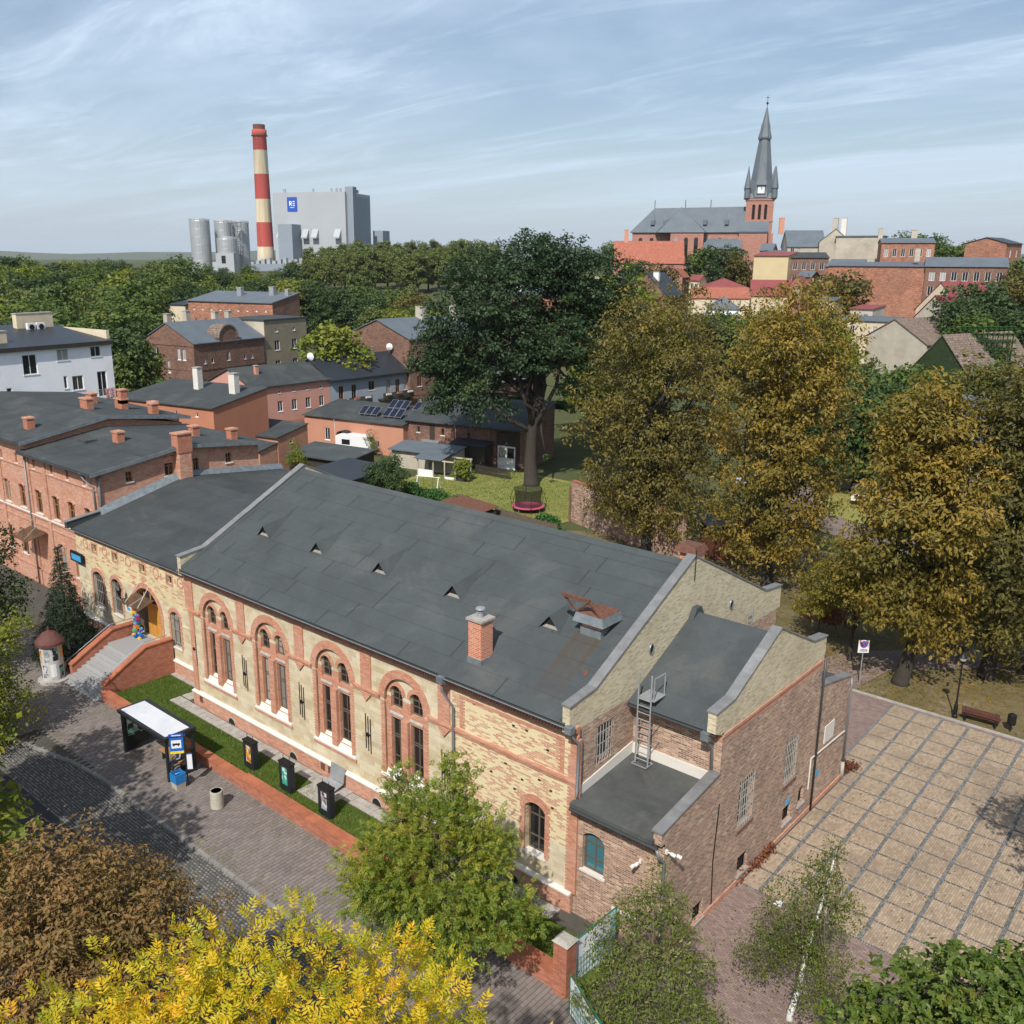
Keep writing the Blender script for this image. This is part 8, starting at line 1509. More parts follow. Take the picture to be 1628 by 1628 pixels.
LB = ['yellow green tree in front of the red roofed houses, left part', 'browning tree in front of the red roofed houses, left part', 'broad green tree in front of the red roofed houses, left part', 'olive tree in front of the red roofed houses, left part', 'yellow green tree in front of the red roofed houses, middle part', 'broad green tree in front of the red roofed houses, middle part', 'browning tree in front of the red roofed houses, middle part', 'olive tree in front of the red roofed houses, right part', 'broad green tree in front of the red roofed houses, right part', 'yellow green tree in front of the red roofed houses, right part']
for i, k, x, y, z, h, w in ((0,'f',-49,144,2.2,14.3,1.15),(1,'e',-43,138,1.6,14.3,1.15),(2,'a',-42,143,1.9,14.6,1.15),(3,'g',-37,139,1.5,14.2,1.15),(4,'f',-37,144,1.8,14.7,1.15),(5,'a',-36,150,2.2,14.7,1.15),(6,'e',-31,144,1.6,14.8,1.15),(7,'g',-30,149,1.9,15.1,1.15),(8,'a',-24,145,1.4,15.2,1.15),(9,'f',-20,142,1.2,15.0,1.15),): ftree(k, x, y, z, h, LB[i], 'trees in front of the red roofed houses', w)
LB = ['broad green tree before the ivy covered barn, left', 'dark tree before the ivy covered barn, left', 'upright green tree before the ivy covered barn, right', 'yellow green tree before the ivy covered barn, right', 'broad green tree before the ivy covered barn, right']
for i, k, x, y, z, h, w in ((0,'a',7,107,-0.9,13.1,1.15),(1,'c',9,106,-1.0,12.8,1.15),(2,'b',11,108,-0.9,13.0,1.15),(3,'f',13,111,-0.8,13.7,1.15),(4,'a',16,110,-0.9,14.1,1.15),): ftree(k, x, y, z, h, LB[i], 'trees before the ivy covered barn', w)
LB = ['upright dark garden tree behind the chestnuts, left in the clump', 'broad dark garden tree behind the chestnuts, middle in the clump', 'upright green garden tree behind the chestnuts, middle in the clump', 'broad green garden tree behind the chestnuts, right in the clump', 'upright green garden tree behind the chestnuts, right in the clump', 'broad dark garden tree behind the chestnuts, left and lower in the clump', 'broad green garden tree behind the chestnuts, middle and lower in the clump']
for i, k, x, y, z, h, w in ((0,'h',4,87,-1.3,15.3,1.00),(0,'h',-0,89,-1.3,11.7,1.00),(1,'c',8,84,-1.3,14.7,1.00),(2,'b',6,92,-1.2,16.1,1.00),(3,'a',10,89,-1.3,15.5,1.00),(4,'b',13,84,-1.4,14.1,1.00),(5,'c',7,78,-1.4,12.8,1.00),(6,'a',12,79,-1.4,13.1,1.00),): ftree(k, x, y, z, h, LB[i], 'garden trees behind the chestnuts', w)
LB = ['slim pale birch on the rise, back row, right below the power station', 'broad pale green tree on the rise, back row, right below the power station', 'slim pale birch on the rise, back row, above the brick firewall house', 'broad pale green tree on the rise, back row, above the brick firewall house', 'slim pale birch on the rise, back row, beside the oak top', 'broad pale green tree on the rise, back row, beside the oak top', 'slim pale birch on the rise, middle row, right below the power station', 'broad pale green tree on the rise, middle row, right below the power station', 'broad pale green tree on the rise, middle row, above the brick firewall house', 'slim pale birch on the rise, middle row, above the brick firewall house', 'slim pale birch on the rise, middle row, beside the oak top', 'broad pale green tree on the rise, middle row, beside the oak top', 'slim pale birch on the rise, front row, right below the power station', 'broad pale green tree on the rise, front row, right below the power station', 'slim pale birch on the rise, front row, above the brick firewall house', 'broad pale green tree on the rise, front row, above the brick firewall house', 'slim pale birch on the rise, front row, beside the oak top', 'broad pale green tree on the rise, front row, beside the oak top']
for i, k, x, y, z, h, w in ((0,'d',-289,236,15.9,14.7,0.99),(0,'d',-278,235,16.0,14.6,0.94),(0,'d',-279,242,16.1,14.7,1.19),(0,'d',-275,245,16.3,16.1,1.12),(0,'d',-266,243,16.3,17.9,0.96),(1,'g',-266,249,16.5,15.6,1.03),(2,'d',-263,252,16.6,14.6,1.04),(2,'d',-261,255,16.7,17.2,1.02),(2,'d',-253,256,16.9,15.6,1.15),(2,'d',-255,265,17.1,16.7,0.91),(3,'g',-245,263,17.2,16.1,0.91),(4,'d',-250,275,17.4,16.9,0.99),(4,'d',-238,269,17.5,13.5,1.11),(4,'d',-239,278,17.7,16.7,1.19),(4,'d',-232,293,18.3,14.4,0.98),(5,'g',-235,280,17.9,16.1,0.92),(5,'g',-229,282,18.0,16.0,1.10),(6,'d',-236,196,14.1,14.1,1.06),(6,'d',-247,212,15.1,12.9,1.11),(6,'d',-229,216,15.1,15.3,1.06),(7,'g',-238,208,14.8,14.6,1.10),(7,'g',-229,206,14.5,16.1,0.98),(7,'g',-239,220,15.4,14.7,1.19),(8,'g',-222,215,14.9,14.6,1.20),(8,'g',-227,229,15.8,15.1,1.06),(8,'g',-212,232,15.7,13.7,0.94),(9,'d',-222,219,15.1,14.2,0.91),(9,'d',-218,226,15.4,13.7,1.03),(9,'d',-212,227,15.4,14.9,1.04),(10,'d',-216,242,16.3,13.7,1.19),(10,'d',-199,248,16.5,13.8,1.15),(10,'d',-199,255,16.9,13.0,0.98),(11,'g',-211,243,16.4,15.7,0.91),(11,'g',-211,249,16.7,12.8,0.92),(11,'g',-203,247,16.5,13.3,1.17),(12,'d',-209,175,12.0,14.6,0.94),(12,'d',-215,189,13.1,14.2,1.15),(12,'d',-195,186,12.2,15.4,1.06),(13,'g',-203,174,11.7,15.0,1.13),(13,'g',-207,187,12.7,14.2,0.97),(13,'g',-201,186,12.5,16.6,0.95),(14,'d',-203,197,13.2,16.1,1.03),(14,'d',-182,197,12.5,16.5,1.17),(14,'d',-185,205,13.2,14.0,0.96),(15,'g',-202,202,13.5,15.4,1.04),(15,'g',-196,201,13.3,16.3,0.95),(15,'g',-186,196,12.5,15.4,1.14),(16,'d',-184,209,13.5,15.4,1.13),(16,'d',-177,213,13.5,14.5,0.94),(17,'g',-178,208,13.2,15.6,1.19),(17,'g',-169,211,13.1,15.5,1.02),(17,'g',-168,216,13.4,13.8,1.14),): ftree(k, x, y, z, h, LB[i], 'birches on the rise by the power station', w)
# ================================================================== things on the street, plaza, park and in the yard
M['dkgrey'] = plain('anthracite_frame', (.022,.026,.031), .45, .2, var=.1, bump=0)
M['shelterroof'] = plain('white_shelter_roof', (.58,.60,.63), .45, var=.08, scale=1.2, bump=0, dirt=(.38,.40,.43), dirtamt=.45)
M['plank'] = plain('varnished_plank', (.36,.20,.085), .6, var=.2, scale=4, bump=.15)
M['busblue'] = plain('bus_stop_blue', (.012,.11,.42), .4, var=.03, bump=0)
M['signyellow'] = plain('sign_yellow', (.72,.55,.03), .5, var=.03, bump=0)
M['binblue'] = plain('blue_plastic', (.015,.16,.42), .5, var=.12, bump=0)
M['pale'] = plain('pale_concrete', (.38,.35,.29), .9, var=.18, scale=5, bump=.4, bscale=18)
M['redwood'] = plain('red_brown_slat', (.085,.032,.024), .6, var=.2, scale=3, bump=.1)
def clearglass():
    m, t, b = node_mat('shelter_glass'); g = t.nodes.new('ShaderNodeBsdfGlossy'); g.inputs['Roughness'].default_value = .03; tr = t.nodes.new('ShaderNodeBsdfTransparent'); tr.inputs[0].default_value = (.75, .79, .80, 1)
    fr = t.nodes.new('ShaderNodeFresnel'); fr.inputs[0].default_value = 1.45; ms = t.nodes.new('ShaderNodeMixShader'); lk(t, fr.outputs[0], ms.inputs[0]); lk(t, tr.outputs[0], ms.inputs[1]); lk(t, g.outputs[0], ms.inputs[2]); lk(t, ms.outputs[0], t.nodes['Material Output'].inputs[0]); return m
M['clear'] = clearglass()
SZ = PZ+.02
# --- bus shelter
sh = thing('bus_shelter', 'dark framed bus shelter with white roof on the pavement', 'bus shelter', (4.3, -4.9, SZ))
x0, x1, y0, y1, zt = 2.1, 6.65, -5.75, -4.15, SZ+2.35
m = MB(); m.box(x0-.2, x1+.1, y0-.1, y1+.08, zt, zt+.16); m.build('roof_frame', M['dkgrey'], sh)
m = MB(); m.box(x0-.02, x1-.1, y0+.06, y1-.18, zt+.155, zt+.172); m.build('roof_sheet', M['shelterroof'], sh)
for x, y in ((x0+.06, y0+.06), (x1-.06, y0+.06), (x1-.06, y1-.06), (x0+.06, y1-.06)): m = MB(); m.box(x-.07, x+.07, y-.07, y+.07, SZ-.02, zt); m.build('post', M['dkgrey'], sh)
for x in (x0+.06, x1-.06): m = MB(); m.box(x-.05, x+.05, y0+.13, y1-.13, SZ+.05, SZ+.22); m.box(x-.03, x+.03, y0+.13, y1-.13, SZ+.95, SZ+1.0); m.build('side_rail', M['dkgrey'], sh)
m = MB(); m.box(x0+.04, x0+.08, y0+.13, y1-.13, SZ+.22, zt); m.build('poster_panel', M['black'], sh)
def posters(name, seed, base, cols, sc=3.):
    m, t, b = node_mat(name); n = t.nodes.new('ShaderNodeTexVoronoi'); n.inputs['Scale'].default_value = sc; lk(t, objvec(t), n.inputs[0]); n.distance = 'CHEBYCHEV'
    s = t.nodes.new('ShaderNodeSeparateColor'); lk(t, n.outputs['Color'], s.inputs[0]); lk(t, nramp(t, s.outputs[0], [(i/len(cols), c) for i, c in enumerate(cols)], True), b.inputs['Base Color']); b.inputs['Roughness'].default_value = .5; return m
M['dotposter'] = posters('dark_poster_print', 1, None, [(.012,.012,.014),(.012,.012,.014),(.012,.012,.014),(.25,.27,.28),(.10,.28,.22)], 3.2)
m = MB(); m.quad((x0+.085, y0+.25, SZ+.9), (x0+.085, y1-.25, SZ+.9), (x0+.085, y1-.25, zt-.25), (x0+.085, y0+.25, zt-.25)); m.build('poster', M['dotposter'], sh)
m = MB(); m.quad((x0+.3, y1-.06, SZ+.2), (x1-.2, y1-.06, SZ+.2), (x1-.2, y1-.06, zt), (x0+.3, y1-.06, zt)); m.build('back_glass', M['clear'], sh)
m = MB(); m.quad((x1-.06, y0+.2, SZ+1.0), (x1-.06, y1-.2, SZ+1.0), (x1-.06, y1-.2, zt), (x1-.06, y0+.2, zt)); m.build('side_glass', M['clear'], sh)
for k in range(4): m = MB(); m.box(4.0, 6.4, -4.78+k*.13, -4.67+k*.13, SZ+.45, SZ+.49); m.build('bench_slat', M['plank'], sh)
for k in range(2): m = MB(); m.box(4.0, 6.4, -4.27, -4.235, SZ+.62+k*.18, SZ+.75+k*.18); m.build('bench_back_slat', M['plank'], sh)
for x in (4.3, 6.1): m = MB(); m.box(x-.04, x+.04, -4.75, -4.3, SZ, SZ+.45); m.build('bench_leg', M['dkgrey'], sh)
# --- person waiting on the bench
def person(x, y, z, face, label, shirt, trousers, skin=(.38,.22,.15), sit=True):
    t = thing('person', label, 'person', (x, y, z), face)
    me = bpy.data.meshes.new('body'); V = []; E = []; Rr = []
    def v(p, r): V.append(p); Rr.append(r); return len(V)-1
    pel = v((0, 0, .10), .15); wai = v((0, .02, .28), .135); che = v((0, .0, .47), .16); nec = v((0, -.02, .60), .06); hd0 = v((0, -.03, .68), .075); hd = v((0, -.03, .78), .10)
    for a, b in ((pel, wai), (wai, che), (che, nec), (nec, hd0), (hd0, hd)): E.append((a, b))
    for s in (-1, 1):
        sh_ = v((s*.19, 0, .52), .07); el = v((s*.24, -.10, .27), .05); wr = v((s*.12, -.30, .22), .036); ha = v((s*.07, -.38, .22), .035)
        E += [(che, sh_), (sh_, el), (el, wr), (wr, ha)]
        hp = v((s*.10, -.05, .06), .10); kn = v((s*.12, -.46, .06), .07); an = v((s*.12, -.46, -.34), .05); to = v((s*.13, -.64, -.40), .042)
        E += [(pel, hp), (hp, kn), (kn, an), (an, to)]
    me.from_pydata(V, E, []); o = bpy.data.objects.new('body', me); COL.objects.link(o); o.parent = t; o.location = (0, 0, .49-.08)
    sk = o.modifiers.new('skin', 'SKIN'); 
    for i, r in enumerate(Rr): me.skin_vertices[0].data[i].radius = (r, r); me.skin_vertices[0].data[i].use_root = i == 0
    sb_ = o.modifiers.new('sub', 'SUBSURF'); sb_.levels = 1; sb_.render_levels = 2
    mt, tt, bb = node_mat('clothed_figure'); s = tt.nodes.new('ShaderNodeSeparateXYZ'); lk(tt, objvec(tt), s.inputs[0])
    c = nmix(tt, nmath(tt, 'GREATER_THAN', s.outputs[2], .12), trousers, shirt); arm = nmath(tt, 'MULTIPLY', nmath(tt, 'GREATER_THAN', nmath(tt, 'ABSOLUTE', s.outputs[0]), .17), nmath(tt, 'GREATER_THAN', s.outputs[2], .15)); c = nmix(tt, arm, c, (.30,.31,.33))
    c = nmix(tt, nmath(tt, 'GREATER_THAN', s.outputs[2], .61), c, skin); lk(tt, c, bb.inputs['Base Color']); bb.inputs['Roughness'].default_value = .9; me.materials.append(mt)
    h = MB(); b0 = len(h.v)
    for i in range(5):
        a = math.pi/2*i/4
        for k in range(10): q = 2*math.pi*k/10; h.v.append((.108*math.cos(a)*math.cos(q), -.02+.118*math.cos(a)*math.sin(q), 1.20+.115*math.sin(a)))
    for i in range(4):
        for k in range(10): h.f.append((i*10+k, i*10+(k+1) % 10, (i+1)*10+(k+1) % 10, (i+1)*10+k))
    h.build('hair', M['barkdark'], t, False, smooth=True); return t
person(5.75, -4.6, SZ, 0, 'person in dark clothes with grey sleeves sitting in the bus shelter', (.02,.022,.03), (.015,.016,.02))
# --- bus stop sign
bs = thing('bus_stop_sign', 'blue bus stop sign with yellow strip on a dark pole', 'sign', (7.62, -5.25, SZ), R(52))
m = MB(); m.cyl(0, 0, -.02, 2.95, .04, 8); m.build('pole', M['dkgrey'], bs, False)
m = MB(); m.box(-.72, -.06, -.02, .02, 1.85, 2.72); bo_ = m.build('sign_board', M['busblue'], bs, False)
m = MB(); m.box(-.64, -.16, -.026, .026, 2.16, 2.6); m.build('white_field', M['pvc'], bo_, False)
m = MB(); m.box(-.58, -.22, -.032, .032, 2.33, 2.43); m.build('bus_symbol', M['black'], bo_, False)
for k in (-.52, -.30): m = MB(); m.cyl(k, -.0, 2.28, 2.34, .045, 8); m.build('bus_wheel', M['black'], bo_, False)
m = MB(); m.box(-.722, -.058, -.024, .024, 1.86, 1.99); m.build('yellow_strip', M['signyellow'], bo_, False)
m = MB(); m.box(-.75, .05, -.03, .03, 2.8, 2.93); m.build('name_board', M['logoblue'], bs, False)
m = MB(); m.box(-.6, -.15, -.033, .033, 2.84, 2.89); m.build('name_lettering', M['pvc'], bs, False)
m = MB(); m.box(.05, .30, -.05, -.02, .95, 1.75); m.build('timetable', M['pvc'], bs, False)
m = MB(); m.box(.04, .31, -.02, .01, .9, 1.8); m.build('timetable_case', M['busblue'], bs, False)
bb_ = thing('litter_bin', 'blue litter bin on a concrete base at the foot of the bus stop sign', 'bin', (7.4, -5.65, SZ))
m = MB(); m.hexa([(-.24, -.24, 0), (.24, -.24, 0), (.24, .24, 0), (-.24, .24, 0), (-.28, -.28, .42), (.28, -.28, .42), (.28, .28, .42), (-.28, .28, .42)]); m.build('base', M['pale'], bb_, False)
m = MB()
for a, b, c, d in ((-.29, .29, -.29, -.25), (-.29, .29, .25, .29), (-.29, -.25, -.25, .25), (.25, .29, -.25, .25)): m.box(a, b, c, d, .35, .82)
m.box(-.25, .25, -.25, .25, .45, .5); m.build('bin_box', M['binblue'], bb_, False)
m = MB(); m.prism([(-.09, -.1, .75), (.0, -.16, .78), (.1, -.02, .84), (.02, .1, .8)], (.02, .02, .02)); m.build('litter', M['pvc'], bb_, False)
cbn = thing('concrete_bin', 'round pale concrete litter bin alone on the pavement', 'bin', (10.4, -5.35, SZ)); m = MB(); m.lathe(0, 0, [(.30, 0), (.33, .04), (.315, .88), (.30, .92), (.25, .92), (.24, .5), (.01, .5)], 24); m.build('drum', M['pale'], cbn, False, smooth=False)
m = MB(); m.lathe(0, 0, [(.245, .9), (.235, .5), (.02, .48)], 20); m.build('liner', M['zinc'], cbn, False)
# --- poster cases on the lawn
def case(x, y, label, mat, band=None, rz=0):
    t = thing('poster_case', label, 'display case', (x, y, LZ), rz, 'poster cases on the lawn')
    m = MB(); m.box(-.43, .43, -.16, .16, .10, 1.55); m.build('case', M['dkgrey'], t, False); m = MB(); m.box(-.46, .46, -.19, .19, 1.55, 1.62); m.build('case_top', M['black'], t, False)
    m = MB(); m.box(-.38, .38, -.12, .12, -.05, .1); m.build('foot', M['black'], t, False)
    m = MB(); m.quad((-.2, -.165, .42), (.22, -.165, .42), (.22, -.165, 1.36), (-.2, -.165, 1.36)); p = m.build('poster', M[mat], t, False)
    for k in range(2): m = MB(); m.tube([(-.25+k*.5, 0, 1.62), (-.25+k*.5, 0, 1.95)], .015, 4); m.build('prong', M['black'], t, False)
    return t
M['poster1'] = posters('orange_poster', 1, None, [(.62,.25,.02),(.62,.25,.02),(.55,.50,.42),(.62,.28,.03),(.25,.12,.03)], 6)
M['poster2'] = posters('green_poster', 2, None, [(.04,.28,.20),(.04,.28,.20),(.50,.58,.55),(.06,.32,.24)], 5)
M['poster3'] = posters('portrait_poster', 3, None, [(.20,.21,.23),(.30,.31,.32),(.12,.05,.05),(.48,.48,.49)], 5)
case(8.75, -2.2, 'black poster case with an orange poster nearest the bus shelter', 'poster1')
case(11.9, -2.25, 'black poster case with a green poster, middle of the three', 'poster2')
case(15.1, -2.35, 'black poster case with a grey portrait poster by the open hatch', 'poster3')
ht = thing('cellar_hatch', 'open grey metal cellar hatch on a concrete slab by the plinth', 'hatch', (13.2, -1.0, LZ))
m = MB(); m.box(-.9, 1.3, -1.0, .78, -.03, .06); m.build('slab', M['conc'], ht, False)
m = MB(); m.hexa([(-.3, -.2, .1), (.75, -.2, .1), (.75, .6, .3), (-.3, .6, .3), (-.3, -.2, .14), (.75, -.2, .14), (.75, .6, .34), (-.3, .6, .34)]); m.build('lower_leaf', M['iron'], ht, False)
m = MB(); m.hexa([(-.3, .62, .34), (.75, .62, .34), (.75, .68, .34), (-.3, .68, .34), (-.3, .76, 1.15), (.75, .76, 1.15), (.75, .8, 1.15), (-.3, .8, 1.15)]); m.build('raised_leaf', M['iron'], ht, False)
# --- advertising pillar
ap = thing('advertising_pillar', 'round advertising pillar covered in posters with a red domed cap', 'advertising pillar', (-9.7, -4.2, SZ))
M['bills'] = plain('pasted_paper', (.46,.45,.43), .8, var=.15, scale=6, bump=.1, dirt=(.25,.24,.23), dirtamt=.5)
m = MB(); m.lathe(0, 0, [(.95, -.02), (.95, .14), (.72, .16)], 28); m.build('base', M['conc'], ap, False)
m = MB(); m.lathe(0, 0, [(.66, .14), (.66, 2.55)], 32); m.build('drum', M['bills'], ap, False, smooth=False)
m = MB(); m.lathe(0, 0, [(.86, 2.5), (.86, 2.66), (.72, 2.86), (.40, 3.2), (.08, 3.36), (.05, 3.6)], 28); m.build('cap', plain('weathered_red_cap', (.11,.038,.036), .8, var=.3, scale=4, bump=.2, dirt=(.10,.09,.04), dirtamt=.7), ap, False, smooth=False)
for k in range(16): a = k*math.pi/4+.2+(.3 if k > 7 else 0); m = MB(); z_ = (.25 if k < 8 else 1.35)+(k*.37) % .3; m.poly([(.668*math.cos(a+q), .668*math.sin(a+q), z) for q, z in ((0, z_), (.25, z_), (.5, z_), (.5, z_+.85), (.25, z_+.85), (0, z_+.85))]); m.build('poster', M[('dotposter', 'poster3', 'pvc', 'poster1', 'poster3')[k % 5]], ap, False)
# --- sculpture of coloured bricks at the head of the stairs
sc = thing('brick_sculpture', 'tall sculpture of coloured toy bricks standing at the top of the stairs', 'sculpture', (-8.35, .95, .62)); rr_ = random.Random(2)
TC = [plain('toy_'+n, c, .35, var=.03, bump=0) for n, c in (('blue', (.02,.12,.50)), ('red', (.55,.03,.04)), ('yellow', (.70,.48,.03)), ('light_blue', (.12,.42,.65)), ('orange', (.65,.20,.03)), ('purple', (.20,.06,.32)), ('green', (.08,.35,.10)))]
for k in range(58):
    z = k/58*2.3; w_ = .46 if z < .25 else .17+.06*math.sin(z*4.2) if z < 1.9 else .13; a = rr_.uniform(0, 6.28); r_ = w_*rr_.uniform(.2, .9); s = .11+.06*rr_.random(); m = MB(); x, y = r_*math.cos(a), r_*math.sin(a)
    m.box(x-s, x+s, y-s*.7, y+s*.7, z, z+.13); m.cyl(x-s*.5, y, z+.13, z+.16, .04, 6); m.cyl(x+s*.5, y, z+.13, z+.16, .04, 6); m.build('toy_brick', TC[rr_.randrange(7) if z > .3 else (2, 3, 0)[k % 3]], sc, False)
# --- hanging sign and door board at the left end of the wing
hs = thing('hanging_sign', 'dark hanging sign with a pale blue picture at the left end of the wing', 'sign', (-16.9, 1.3, 4.2)); m = MB(); m.box(-.9, .9, -.06, .06, -.35, .35); m.build('board', M['black'], hs, False); m = MB(); m.quad((-.7, -.065, -.22), (.7, -.065, -.22), (.7, -.065, .22), (-.7, -.065, .22)); m.build('picture', M['bluesign'], hs, False); m = MB(); m.tube([(-.9, 0, .4), (.9, 0, .4)], .03, 4); m.build('bracket', M['black'], hs, False)
# --- gate pillar, banner fence, railing
gp_ = thing('gate_pillar', 'square red brick gate pillar with a concrete cap', 'pillar', (30.2, -3.6, G)); m = MB(); m.box(-.3, .3, -.3, .3, -.05, 2.35); m.build('shaft', M['wallbrick'], gp_, False); m = MB(); m.hexa([(-.36, -.36, 2.35), (.36, -.36, 2.35), (.36, .36, 2.35), (-.36, .36, 2.35), (-.2, -.2, 2.5), (.2, -.2, 2.5), (.2, .2, 2.5), (-.2, .2, 2.5)]); m.build('cap', M['conc'], gp_, False)
m = MB(); m.box(26.5, 29.9, -3.75, -3.3, G-.05, G+.78); o = m.build('wall_face', M['wallbrick'], lwall); m = MB(); m.box(26.42, 29.9, -3.8, -3.22, G+.782, G+.86); m.build('coping_tile', M['terra'], lwall)
M['green'] = plain('green_steel', (.02,.14,.09), .5, var=.1, bump=0); M['banner'] = posters('printed_banner', 4, None, [(.62,.66,.70),(.62,.66,.70),(.30,.55,.68),(.66,.68,.70),(.45,.62,.72)], 1.1)
def fence(label, a, b, z0, h):
    t = thing('banner_fence', label, 'fence', (*a, z0), math.atan2(b[1]-a[1], b[0]-a[0]), 'banner fences'); ln = math.hypot(b[0]-a[0], b[1]-a[1]); m = MB()
    m.tube([(0, 0, 0), (0, 0, h), (ln, 0, h), (ln, 0, 0)], .035, 5); m.tube([(0, 0, .15), (ln, 0, .15)], .025, 4); m.build('frame', M['green'], t, False)
    m = MB(); n = 10
    for i in range(n):
        x0, x1 = .06+(ln-.12)*i/n, .06+(ln-.12)*(i+1)/n; f = lambda x: .05*math.sin(x*3.1); m.quad((x0, f(x0)-.04, .2), (x1, f(x1)-.04, .2), (x1, f(x1)*.4-.04, h-.05), (x0, f(x0)*.4-.04, h-.05))
    m.build('banner', M['banner'], t, False, smooth=True); m = MB()
    for i in range(int(ln/.18)): m.tube([(.1+i*.18, -.09, .2), (.1+i*.18, -.09, h*.62)], .008, 4)
    for k in range(5): m.tube([(.1, -.09, .3+k*.25), (ln-.1, -.09, .3+k*.25)], .008, 4)
    m.build('wire_mesh', M['green'], t, False); return t
fence('printed white banner on a green frame running from the gate pillar to the annex', (30.3, -3.35), (30.4, -.6), G, 2.1)
fence('printed white banner fence beyond the gate pillar under the pod tree', (31.0, -4.3), (33.4, -5.6), G, 1.8)
# --- plaza litter
m = MB(); m.prism([(0, 0, 0), (.3, .05, 0), (.28, .3, .02), (.05, .27, .01)], (.02, .02, .08)); pb = m.build('paper_bag', M['pvc']); pb.location = (33.75, 6.2, G+.02); tag(pb, 'white paper bag lying on the plaza by the annex wall', 'bag')
# --- park furniture
def bench(x, y, rz, label):
    t = thing('park_bench', label, 'bench', (x, y, G), rz, 'red park benches')
    for k in range(4): m = MB(); m.box(-1.0, 1.0, -.28+k*.14, -.17+k*.14, .42, .46); m.build('seat_slat', M['redwood'], t, False)
    for k in range(3): m = MB(); m.box(-1.0, 1.0, .30+k*.03, .33+k*.03, .56+k*.15, .67+k*.15); m.build('back_slat', M['redwood'], t, False)
    for s in (-.8, .8): m = MB(); m.box(s-.04, s+.04, -.28, .28, 0, .42); m.tube([(s, .26, .4), (s, .38, 1.0)], .03, 4); m.build('leg', M['black'], t, False)
bench(35.7, 29.25, R(183), 'red park bench beside the lamp post at the plaza kerb'); bench(34.8, 38.4, R(5), 'red park bench behind the brown chestnut trunk'); bench(31.4, 37.6, R(8), 'red park bench half hidden under the golden chestnut')
def parkbin(x, y, label): 
    t = thing('park_bin', label, 'bin', (x, y, G), 0, 'black park bins'); m = MB(); m.cyl(0, 0, 0, 1.1, .04, 6); m.build('post', M['black'], t, False); m = MB(); m.lathe(.0, .0, [(.2, .45), (.23, .5), (.23, 1.05), (.12, 1.12)], 12); m.build('drum', M['black'], t, False)
parkbin(37.25, 29.3, 'black park bin at the end of the bench by the plaza kerb'); parkbin(36.1, 38.0, 'black park bin beside the bench behind the brown chestnut')
lp = thing('lamp_post', 'black old style lamp post at the plaza kerb', 'street lamp', (34.35, 29.05, G)); m = MB(); m.lathe(0, 0, [(.16, 0), (.16, .12), (.11, .2), (.12, .7), (.07, .9), (.05, 1.2), (.04, 3.4)], 12); m.build('post', M['black'], lp, False)
m = MB(); m.lathe(0, 0, [(.08, 3.4), (.17, 3.55), (.2, 3.62)], 10); m.lathe(0, 0, [(.25, 3.82), (.14, 4.0), (.03, 4.1)], 10); m.build('lantern', M['black'], lp, False); m = MB(); m.lathe(0, 0, [(.17, 3.6), (.21, 3.82)], 10); m.build('lantern_glass', M['bars'], lp, False)
np_ = thing('no_parking_sign', 'white plate with a red and blue no parking disc on a pole', 'sign', (28.45, 29.85, G), R(40)); m = MB(); m.cyl(0, 0, 0, 2.9, .035, 6); m.build('pole', M['iron'], np_, False); m = MB(); m.box(-.34, .34, -.03, -.01, 2.1, 2.95); m.build('plate', M['pvc'], np_, False)
m = MB(); m.poly([(.24*math.cos(k*math.pi/10), -.034, 2.66+.24*math.sin(k*math.pi/10)) for k in range(20)]); d1 = m.build('red_ring', plain('sign_red', (.50,.03,.04), .5, var=.02, bump=0), np_, False); m = MB(); m.poly([(.18*math.cos(k*math.pi/10), -.037, 2.66+.18*math.sin(k*math.pi/10)) for k in range(20)]); m.build('blue_disc', M['busblue'], np_, False); m = MB(); m.quad((-.15, -.04, 2.78), (-.11, -.04, 2.82), (.15, -.04, 2.54), (.11, -.04, 2.5)); m.build('red_slash', d1.data.materials[0], np_, False)
m = MB(); m.quad((-.24, -.034, 2.2), (.24, -.034, 2.2), (.24, -.034, 2.25), (-.24, -.034, 2.25)); m.quad((-.2, -.034, 2.3), (.2, -.034, 2.3), (.2, -.034, 2.34), (-.2, -.034, 2.34)); m.build('plate_text', M['black'], np_, False)
# --- the yard
tp = thing('trampoline', 'round trampoline with black safety net and pink edge on the yard lawn', 'trampoline', (-13.6, 48.2, G))
m = MB(); m.lathe(0, 0, [(1.75, .52), (1.75, .6), (1.45, .62)], 28); m.build('edge_pad', plain('pink_pad', (.45,.08,.14), .6, var=.05, bump=0), tp, False); m = MB(); m.lathe(0, 0, [(1.46, .61), (.02, .6)], 28); m.build('jumping_mat', M['black'], tp, False)
def netmat():
    m, t, b = node_mat('safety_net'); b.inputs['Base Color'].default_value = (.01,.01,.011,1); tr = t.nodes.new('ShaderNodeBsdfTransparent'); ms = t.nodes.new('ShaderNodeMixShader'); ms.inputs[0].default_value = .62; lk(t, tr.outputs[0], ms.inputs[1]); lk(t, b.outputs[0], ms.inputs[2]); lk(t, ms.outputs[0], t.nodes['Material Output'].inputs[0]); return m
m = MB(); m.tube([(0, 0, .62), (0, 0, 1.5), (0, 0, 2.45)], [1.45, 1.38, 1.5], 28, cap=False); m.build('net', netmat(), tp, False)
for k in range(6): a = k*math.pi/3+.3; c_, s_ = math.cos(a), math.sin(a); m = MB(); m.tube([(1.8*c_, 1.8*s_, 0), (2.05*c_, 2.05*s_, 1.2), (1.75*c_, 1.75*s_, 2.2), (1.5*c_, 1.5*s_, 2.48)], .03, 5); m.build('net_pole', M['black'], tp, False)
